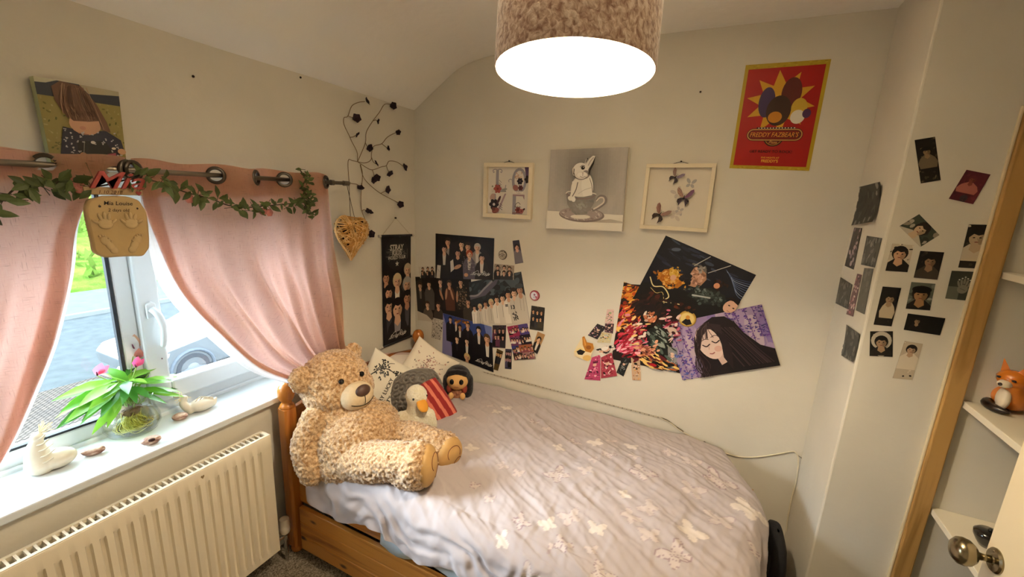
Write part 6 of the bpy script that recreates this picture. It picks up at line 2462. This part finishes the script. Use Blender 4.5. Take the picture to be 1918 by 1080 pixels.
lamp = thing('pendant_lamp', 'drum pendant lamp with a crushed velvet shade, lit', 'lamp', LC)
put('shade', MB().lathe([(LR - .0022, .0), (LR, .0005), (LR + .0006, .003), (LR, LH), (LR - .0022, LH)], LC, 96, LNn), m_velvet(), lamp, autosmooth=50)
put('liner', MB().lathe([(LR - .0022, .0), (LR - .003, .001), (LR - .003, LH), (LR - .0022, LH)], LC, 96, LNn), mat('white lamp liner', '#f3ead8', rough=.7), lamp, smooth=True)
bulbm = NT('lit bulb')
bulbm.b.inputs['Base Color'].default_value = (1, 1, 1, 1)
bulbm.b.inputs['Emission Color'].default_value = LAMP_COL + (1,)
BR_ = .034
bulbm.b.inputs['Emission Strength'].default_value = LAMP_W / (4 * math.pi ** 2 * BR_ ** 2)
bc = LC + LNn * .105
put('bulb', MB().ball(bc, BR_, 24, 16), bulbm.m, lamp, smooth=True)
put('lampholder', MB().lathe([(.0, .0), (.017, .0), (.017, .05), (.02, .055), (.02, .07), (.008, .085), (0, .085)], bc + LNn * .030, 20, LNn), mat('white lampholder', '#e8e4da', rough=.4), lamp, autosmooth=40)
sp = MB()
for k in range(3):
    a = k * 2.094 + .4
    u_, v_, w_ = frame_of(LNn)
    d = u_ * math.cos(a) + v_ * math.sin(a)
    sp.tube([bc + LNn * .08 + d * .018, LC + LNn * (LH - .02) + d * (LR - .004)], .0016, 6)
put('spider', sp, MATS['white lampholder'], lamp)
tp = LC + LNn * .20
put('flex', MB().tube([tp, np.array((tp[0] * .5 + .5 * LC[0] + .003, tp[1] + .01, 2.32)), np.array((tp[0], tp[1] + .016, 2.43))], .0032, 8), MATS['white lampholder'], lamp, smooth=True)
put('ceiling_rose', MB().lathe([(0, -.022), (.02, -.022), (.035, -.014), (.04, 0), (0, 0)], (tp[0], tp[1] + .016, 2.443), 28), MATS['white lampholder'], lamp, autosmooth=35)

# ================================================================== cupboard, door, fox
SHW = mat('white painted shelf', '#e0d8c4', rough=.45, bump=.05, bscale=20)
SHZ = []
for i, (q0, lab) in enumerate((((1868, 507), 'white cupboard shelf, empty, highest of the three'), ((1797, 745), 'white cupboard shelf holding the fox figurine'), ((1737, 940), 'white cupboard shelf behind the door knob, lowest of the three'))):
    w = at(*q0, 'x', 2.476)
    SHZ.append(w[2])
    s = MB().box((2.476, -1.775, w[2] - .02), (2.92, YP - .001, w[2]))
    put('shelf', s, SHW, bevel=.002, label=lab, cat='shelf', group='cupboard shelves')
DX = 2.36
dy1 = at(1851, 1015, 'x', DX)[1]
door = bpy.data.objects.new('door_1', None)
COL.objects.link(door)
door.location = (DX, dy1 - .38, 0)
BASE['door_1'] = tuple(door.location)
tag(door, kind='structure')
put('leaf', MB().box((DX, dy1 - .76, .012), (DX + .038, dy1, 1.98)), mat('cream door gloss', '#ddd0b4', rough=.35), door, bevel=.003)
NIK = mat('antique nickel', '#8d8268', rough=.22, metal=1.0)
rc = at(1866, 1050, 'x', DX)
rs = put('rose', MB().lathe([(0, 0), (.0275, 0), (.0275, .003), (.024, .0065), (.012, .008), (.010, .010), (0, .010)], rc, 30, (-1, 0, 0)), NIK, door, autosmooth=30)
put('screw', MB().ball(rc + np.array((-.0065, .004, .019)), (.0015, .003, .003), 10, 6).ball(rc + np.array((-.0065, -.004, -.019)), (.0015, .003, .003), 10, 6), NIK, rs, smooth=True)
put('knob', MB().lathe([(0, .004), (.0085, .005), (.0075, .02), (.009, .03), (.02, .036), (.028, .045), (.0305, .055), (.029, .064), (.021, .072), (.010, .0755), (0, .076)], rc, 32, (-1, 0, 0)), NIK, door, smooth=True)
ko = at(1846, 1022, 'z', SHZ[2] + .0)
blk = thing('black_pot', 'small glossy black rounded pot on the lowest cupboard shelf, half hidden by the door', 'pot', (ko[0], ko[1], SHZ[2]))
put('body', MB().lathe([(0, 0), (.016, 0), (.024, .012), (.033, .03), (.034, .042), (.026, .05), (0, .052)], (ko[0], ko[1], SHZ[2] + .001), 24), mat('black glaze', '#0d0b0a', rough=.12, coat=.5), blk, smooth=True)
put('lid_knob', MB().ball((ko[0], ko[1], SHZ[2] + .055), .006, 12, 8), MATS['black glaze'], blk, smooth=True)

fz = SHZ[1]
fb = at(1880, 762, 'z', fz)
fox = thing('fox_figurine', 'glossy orange fox figurine with black feet on the middle cupboard shelf', 'figurine', (fb[0], fb[1], fz))
FOXM = mat('orange glaze', '#c8711c', rough=.25, coat=.4, var=.12, vscale=30)
FW = mat('white glaze', '#e2d3bb', rough=.3)
FK = mat('dark brown glaze', '#1f1410', rough=.3)
fx = lambda a, b, c: np.array((fb[0] + a, fb[1] + b, fz + c))       # b negative: towards the image right
blobs([('e', fx(0, -.015, .038), (.04, .055, .036)), ('e', fx(.0, .025, .036), (.036, .036, .034)), ('l', [fx(-.01, .045, .05), fx(-.01, .055, .03), fx(-.025, .03, .018)], (.02, .024, .016)), ('l', [fx(-.01, -.045, .05), fx(-.02, -.055, .085)], (.03, .022))],
      .004, name='body', m=FOXM, parent=fox, grain=0, smooth=4)
hdx = fx(-.025, -.05, .105)
hf = unit((-.75, -.55, -.15))
hs_ = unit(np.cross((0, 0, 1), hf))
hu = np.cross(hf, hs_)
HFM = np.array([hf, hs_, hu]).T
put('head', MB().ball(hdx, (.03, .036, .028), 10, 7, M=HFM), FOXM, fox, smooth=True)
put('muzzle', MB().ball(hdx + hf * .026 - hu * .008, (.02, .016, .012), 12, 8, M=HFM), FW, fox, smooth=True)
put('nose', MB().ball(hdx + hf * .046 - hu * .005, .005, 10, 6), FK, fox, smooth=True)
for s in (-1, 1):
    put('ear', MB().add([hdx + hs_ * .03 * s + hu * .012, hdx + hs_ * .008 * s + hu * .026, hdx + hs_ * .028 * s + hu * .058 - hf * .002, hdx + hs_ * .02 * s + hu * .015 - hf * .016], [(0, 1, 2), (1, 3, 2), (3, 0, 2), (0, 3, 1)]), FOXM, fox)
    put('eye', MB().ball(hdx + hf * .025 + hs_ * .017 * s + hu * .007, (.003, .006, .0035), 8, 6, M=HFM), FK, fox, smooth=True)
put('chest', MB().ball(fx(-.035, -.055, .045), (.014, .024, .034), 12, 8), FW, fox, smooth=True)
put('tail', MB().tube(bez([fx(-.03, .01, .012), fx(-.05, -.02, .012), fx(-.05, -.06, .012), fx(-.03, -.09, .014)], 5), [.006, .010, .012, .012, .012, .013, .013, .013, .013, .012, .012, .011, .010, .008, .006, .003], 10), FK, fox, smooth=True)

# ================================================================== things on the window sill
SZ = .785


def m_glass(name, col=(1, 1, 1, 1), ior=1.45, refl=1.0):
    """thin clear wall: lets light straight through and mirrors at grazing angles"""
    N = NT(name)
    t = N.n('BsdfTransparent')
    t.inputs['Color'].default_value = col
    g = N.n('BsdfGlossy')
    g.inputs['Roughness'].default_value = 0.03
    fz = N.n('LayerWeight')
    fz.inputs['Blend'].default_value = ior - 1.2
    ml = N.n('Math', operation='MULTIPLY')
    ml.inputs[1].default_value = refl
    N.l(fz.outputs['Facing'], ml.inputs[0])
    mx = N.n('MixShader')
    N.l(ml.outputs[0], mx.inputs[0])
    N.l(t.outputs[0], mx.inputs[1])
    N.l(g.outputs[0], mx.inputs[2])
    N.l(mx.outputs[0], N.out.inputs['Surface'])
    return N.m


vc = at(251, 806, 'z', SZ) + np.array((-.0, 0, 0))
vc[2] = SZ
vase = thing('glass_vase', 'squat clear glass vase of water on the window sill', 'vase', vc)
vo = [(0, .0005), (.055, .0005), (.072, .006), (.084, .03), (.084, .05), (.074, .08), (.066, .10), (.066, .12), (.074, .145)]
vi = [(.0715, .145), (.0635, .12), (.0635, .10), (.0712, .08), (.081, .05), (.081, .032), (.069, .011), (.052, .006), (0, .006)]
put('glass', MB().lathe(vo + vi, vc, 48), m_glass('clear vase glass', (.96, .98, .97, 1), 1.42, .8), vase, smooth=True)
put('water', MB().lathe([(0, .0065), (.052, .0065), (.0685, .0115), (.0805, .033), (.0805, .05), (.0765, .062), (0, .062)], vc, 48), m_glass('pond water', (.94, .96, .78, 1), 1.3, .3), vase, smooth=True)
plant = thing('anthurium', 'green anthurium with pink flowers growing in the glass vase', 'plant', vc + np.array((0, 0, .01)))
rr = random.Random(77)
rt = MB()
for i in range(110):
    a = rr.uniform(0, 6.28)
    q = rr.uniform(.01, .062)
    p0 = vc + np.array((rr.gauss(0, .012), rr.gauss(0, .012), .085))
    p1 = vc + np.array((q * .7 * math.cos(a), q * .7 * math.sin(a), rr.uniform(.03, .055)))
    p2 = vc + np.array((q * math.cos(a + .7), q * math.sin(a + .7), rr.uniform(.012, .03)))
    p3 = vc + np.array((q * math.cos(a + 1.7), q * math.sin(a + 1.7), rr.uniform(.012, .035)))
    rt.tube(bez([p0, p1, p2, p3], 4), rr.uniform(.0008, .0016), 4, cap=False)
put('roots', rt, mat('yellow green roots', '#a8a346', rough=.7, vscale=60, color2='#d3cd80'), plant)
cr = MB().ball(vc + np.array((0, 0, .088)), (.03, .03, .026), 14, 8)
for i in range(26):
    a = rr.uniform(0, 6.28)
    cr.tube([vc + np.array((.012 * math.cos(a), .012 * math.sin(a), .10)), vc + np.array((.036 * math.cos(a), .036 * math.sin(a), rr.uniform(.075, .115)))], .002, 4)
put('rootball', cr, mat('brown rootball', '#6d5638', rough=.9, var=.3, vscale=80), plant, smooth=True)
O4, S4 = (90, 620), 3.857
PL = lambda X, Y, x: at(O4[0] + X / S4, O4[1] + Y / S4, 'x', x)
stm, lvs = MB(), MB()
crown = vc + np.array((0, 0, .12))
gA, gB, gC = hexc('#5a9a2a'), hexc('#86c046'), hexc('#3f7a2a')
tips = [(430, 250, -.05, 1.0), (520, 220, -.10, .9), (600, 210, -.13, .9), (690, 250, -.03, 1.0), (760, 200, -.12, .8), (930, 300, .06, .9), (210, 350, -.08, .9), (110, 420, .04, .9), (280, 560, .11, .9), (430, 640, .13, .8), (560, 470, .14, .8), (820, 270, -.1, .9), (120, 520, .06, 1.1), (250, 470, .11, 1.0), (380, 560, .13, .9), (320, 380, -.03, 1.1), (480, 330, -.02, 1.1), (600, 330, .05, 1.0), (740, 290, -.05, 1.0), (900, 330, .02, 1.0), (880, 420, .09, .9), (150, 590, .09, 1.0), (720, 440, .13, .8), (530, 290, -.08, .9), (50, 450, -.02, 1.15), (62, 558, .05, .8), (88, 632, .09, 1.0), (340, 690, .12, .8), (235, 608, .10, .9), (175, 402, -.06, .9), (268, 352, -.10, .8), (405, 280, -.04, 1.2), (190, 560, .03, 1.3),
        (1012, 258, -.08, .9), (996, 370, -.02, .9), (990, 440, .06, .7), (858, 490, .08, .9), (845, 200, -.10, 1.35), (712, 182, -.12, .9), (785, 230, -.02, 1.0), (560, 250, -.12, .8), (470, 540, .12, .9),
        (640, 170, -.1, .8), (960, 400, .04, .9), (420, 430, .1, .9), (700, 330, .10, .9), (560, 400, .13, .9), (330, 500, .12, 1.0), (800, 330, .06, .9), (300, 420, .02, 1.0), (640, 480, .12, .8), (150, 470, .0, 1.0)]
for i, (X, Y, x, ws_) in enumerate(tips):
    tip = PL(X, Y, x + vc[0] + .09 * 0)
    d = tip - crown
    L = np.linalg.norm(d)
    base_ = crown + np.array((rr.gauss(0, .012), rr.gauss(0, .012), 0))
    bl = min(.19, max(.08, L * .72))
    joint = tip - unit(d * (1, 1, .55) + np.array((0, 0, -.01))) * bl
    joint[2] += .02
    mid = (base_ + joint) / 2 + np.array((0, 0, .02))
    stm.tube(bez([vc + np.array((rr.gauss(0, .008), rr.gauss(0, .008), .085)), base_, mid, joint], 4), .0021, 5)
    c = [gA, gB, gC, gB][i % 4]
    leaf(lvs, joint, tip - joint, (rr.uniform(.1, .6), rr.uniform(-.35, .25), 1), np.linalg.norm(tip - joint) * 1.04, .038 * ws_ * (bl / .12) ** .5, c, curl=.22)
put('stems', stm, mat('plant stems', '#7da03c', rough=.5), plant, smooth=True)
put('leaves', lvs, m_leaf('glossy plant leaves', .3, .4), plant, smooth=True)
PKM = m_leaf('pink spathe', .35, .45)
for X, Y, x, sz, cc, up in ((365, 290, -.02, .04, '#e8708e', .6), (640, 235, .0, .034, '#ea5f92', .9), (655, 175, -.04, .034, '#e69a92', 1.2), (622, 95, -.05, .044, '#f0c4ac', 2.0), (832, 190, -.03, .03, '#eec2b4', .8)):
    p = PL(X, Y, vc[0] + x)
    d = unit((.25, rr.uniform(-.2, .35), up))
    m = MB()
    leaf(m, p - d * sz * .5, d, (1, -.3, .2), sz * 1.5, sz * .85, hexc(cc), curl=-.1)
    leaf(m, p - d * sz * .3 + np.array((.004, 0, 0)), d + np.array((0, .5, -.2)), (1, -.5, .3), sz, sz * .6, hexc(cc), curl=.2)
    fl_ = put('flower', m, PKM, plant, smooth=True)
    put('spadix', MB().tube([p - d * sz * .3 + np.array((.008, -.004, 0)), p + d * sz * .15 + np.array((.014, -.012, 0))], [.0032, .0015], 7), mat('purple spadix', '#6d2848', rough=.6), fl_, smooth=True)
    m = MB().tube(bez([crown, (crown + p) / 2 + np.array((.0, 0, .01)), p - d * sz * .45], 5), .0018, 5)
    put('flower_stem', m, MATS['plant stems'], plant, smooth=True)

CER = mat('cream glazed pottery', '#cfc3ac', rough=.32, var=.06, vscale=25, coat=.3, bump=.12, bscale=40)
STRAW = mat('pale straw', '#d8c49a', rough=.8)


def ornament(base, yaw, upright, label, sc=1.0):
    o = thing('pottery_ornament', label, 'ornament', base, 'shell pottery figures on the sill')
    Mz = rotm('Z', yaw)
    b = np.array(base)
    g = lambda x, y, z: b + Mz @ np.array((x, y, z)) * sc
    pr = [('e', g(0, .012, .030), (.034 * sc, .046 * sc, .030 * sc), Mz)]
    if not upright:
        pr += [('l', [g(0, .02, .02), g(0, .055, .025), g(.0, .07, .04)], (.022 * sc, .018 * sc, .006 * sc))]
    if upright:
        pr += [('l', [g(0, -.02, .03), g(0, -.024, .075), g(0, -.018, .105)], (.036 * sc, .024 * sc, .014 * sc)), ('e', g(0, -.016, .115), (.016 * sc,) * 3)]
    else:
        pr += [('l', [g(0, -.03, .02), g(0, -.05, .055), g(0, -.046, .075)], (.02 * sc, .015 * sc, .012 * sc)), ('e', g(0, -.046, .08), (.015 * sc,) * 3)]
    blobs(pr, .0035, name='body', m=CER, parent=o, grain=0, smooth=3)
    rib = MB()
    for k in range(5):
        if upright:
            z0 = .03 + .018 * k
            rib.tube(bez([g(-.03 + .003 * k, .0, z0), g(.0, -.05 + .005 * k, z0 + .006), g(.033 - .004 * k, -.01, z0 + .014), g(.012, .02 - .005 * k, z0 + .02)], 5), .0022 * sc, 5)
        else:
            rib.tube(bez([g(.01, -.02 + .012 * k, .04), g(.008, .012 + .01 * k, .07 - .004 * k), g(.004, .06, .036)], 5), .0025 * sc, 5)
    put('ribs', rib, CER, o, smooth=True)
    st_ = MB()
    top = g(0, -.012, .125) if upright else g(0, -.05, .085)
    for k in range(22):
        d = np.array((rr.uniform(-.6, .6), rr.uniform(.0, 1.0) if upright else rr.uniform(-1, .3), rr.uniform(.0, 1) if upright else rr.uniform(-.6, .8)))
        st_.tube([top, top + Mz @ unit(d) * rr.uniform(.02, .04) * sc], .0011, 4)
    put('straw_tuft', st_, STRAW, o)


b1 = at(100, 874, 'z', SZ)
ornament((b1[0] + .01, b1[1] - .005, SZ), -14, True, 'upright cream pottery figure with a straw tuft, left end of the sill', 1.06)
b2 = at(372, 770, 'z', SZ)
ornament((b2[0], b2[1], SZ), -14, False, 'low cream pottery figure right of the vase on the sill', .92)


def m_stone():
    N = NT('speckled brown nut')
    nz = N.n('TexNoise')
    nz.inputs['Scale'].default_value = 60
    nz.inputs['Detail'].default_value = 6
    N.l(N.coord((1, .5, 1.6)), nz.inputs['Vector'])
    N.l(N.ramp(nz.outputs['Fac'], [(.36, '#6d4030'), (.5, '#b5907c'), (.64, '#dccbbb')]), N.b.inputs['Base Color'])
    N.b.inputs['Roughness'].default_value = .5
    N.bump(nz.outputs['Fac'], .5, .006)
    return N.m


STN = m_stone()
for q, yaw, L, lab, hole in (((176, 851), -30, .031, 'brown wrinkled nut on the sill left of the vase', False), ((284, 831), -20, .029, 'pale cracked nut with a dark hole in front of the vase', True), ((338, 786), -28, .026, 'brown wrinkled nut between the vase and the low pottery figure', False)):
    p = at(*q, 'z', SZ)
    st_ = thing('nut', lab, 'nut', (p[0], p[1], SZ), 'nuts on the sill')
    m = MB().ball((0, 0, 0), (.0165, L, .0155), 22, 14)
    Mz = rotm('Z', yaw)
    m.v = [tuple(Mz @ (np.array(v) * (1 + .07 * mnoise.noise(Vector(v) * 90))) + np.array((p[0], p[1], SZ + .0155))) for v in m.v]
    put('shell', m, STN, st_, smooth=True)
    if hole:
        put('hole', MB().ball(np.array((p[0] + .013, p[1] - .003, SZ + .022)), (.006, .010, .006), 12, 8, M=Mz), mat('dark nut inside', '#3a1d18', rough=.8), st_, smooth=True)

# ================================================================== light strip and cable along the back wall
lsp = thing('light_strip', 'thin unlit light strip stuck along the back wall above the duvet', 'light strip', at(1080, 742, 'y', 0))
s0, s1 = at(905, 696, 'y', -.003), at(1237, 782, 'y', -.003)
put('tape', MB().obox((s0 + s1) / 2, (s1 - s0) / 2, (0, .0010, 0), (0, 0, .004)), mat('cream tape', '#c4bba9', rough=.5), lsp)
ch = MB()
for k in range(46):
    c = s0 + (s1 - s0) * (k + .5) / 46
    ch.obox(c + np.array((0, -.0016, 0)), (.0035 if k % 2 else .0022, 0, 0), (0, .0012, 0), (0, 0, .0028 if k % 2 else .0018))
put('chips', ch, mat('light chips', '#8a8272', rough=.4), lsp)
cab = thing('cable', 'thin white cable running from the light strip into the corner and down behind the bed', 'cable', at(1400, 853, 'y', -.004))
cpts = [at(x, y, 'y', -.006) for x, y in ((1237, 782), (1255, 791), (1275, 806), (1300, 820), (1322, 831), (1350, 845), (1385, 855), (1420, 855), (1455, 850), (1484, 845))]
cpts += [np.array((2.17, -.012, cpts[-1][2] - .002)), np.array((2.180, -.02, cpts[-1][2] - .02))]
cpts += [at(x, y, 'y', -.025) for x, y in ((1494, 880), (1490, 905), (1481, 940), (1474, 980), (1471, 1020))] + [np.array((2.14, -.03, .2)), np.array((2.14, -.05, .05))]
put('wire', MB().tube(bez(cpts, 6), .0030, 7), mat('cream cable sheath', '#d9ceb4', rough=.5), cab, smooth=True)
put('loop', MB().tube(bez([np.array((2.178, -.015, cpts[9][2] - .008)), at(1506, 862, 'y', -.01), at(1505, 878, 'y', -.01), at(1500, 889, 'y', -.01), at(1496, 887, 'y', -.012)], 5), .0024, 6), mat('grey cable', '#8d8474', rough=.5), cab, smooth=True)
put('connector', MB().obox(at(1322, 831, 'y', -.008), np.array((.012, 0, -.006)), (0, .005, 0), (.003, 0, .005)), mat('dark connector', '#3a352c', rough=.5), cab, bevel=.001)
cz2 = [at(x, y, 'y', -.005) for x, y in ((1237, 782), (1250, 787), (1265, 798), (1280, 808))]
put('dark_wire', MB().tube(bez(cz2, 5), .0034, 6), mat('dark wire', '#5d5342', rough=.6), cab, smooth=True)
for q, ax, lab in (((362, 143), 'x', 'small dark nail high on the window wall, right of the toddler canvas'), ((563, 145), 'x', 'small dark nail under the sloping ceiling above the curtain'), ((1312, 172), 'y', 'small dark nail on the back wall left of the red poster')):
    c = at(*q, ax, .004 if ax == 'x' else -.004)
    put('nail', MB().ball(c, .0045, 10, 6), NAIL, smooth=True, label=lab, cat='nail')
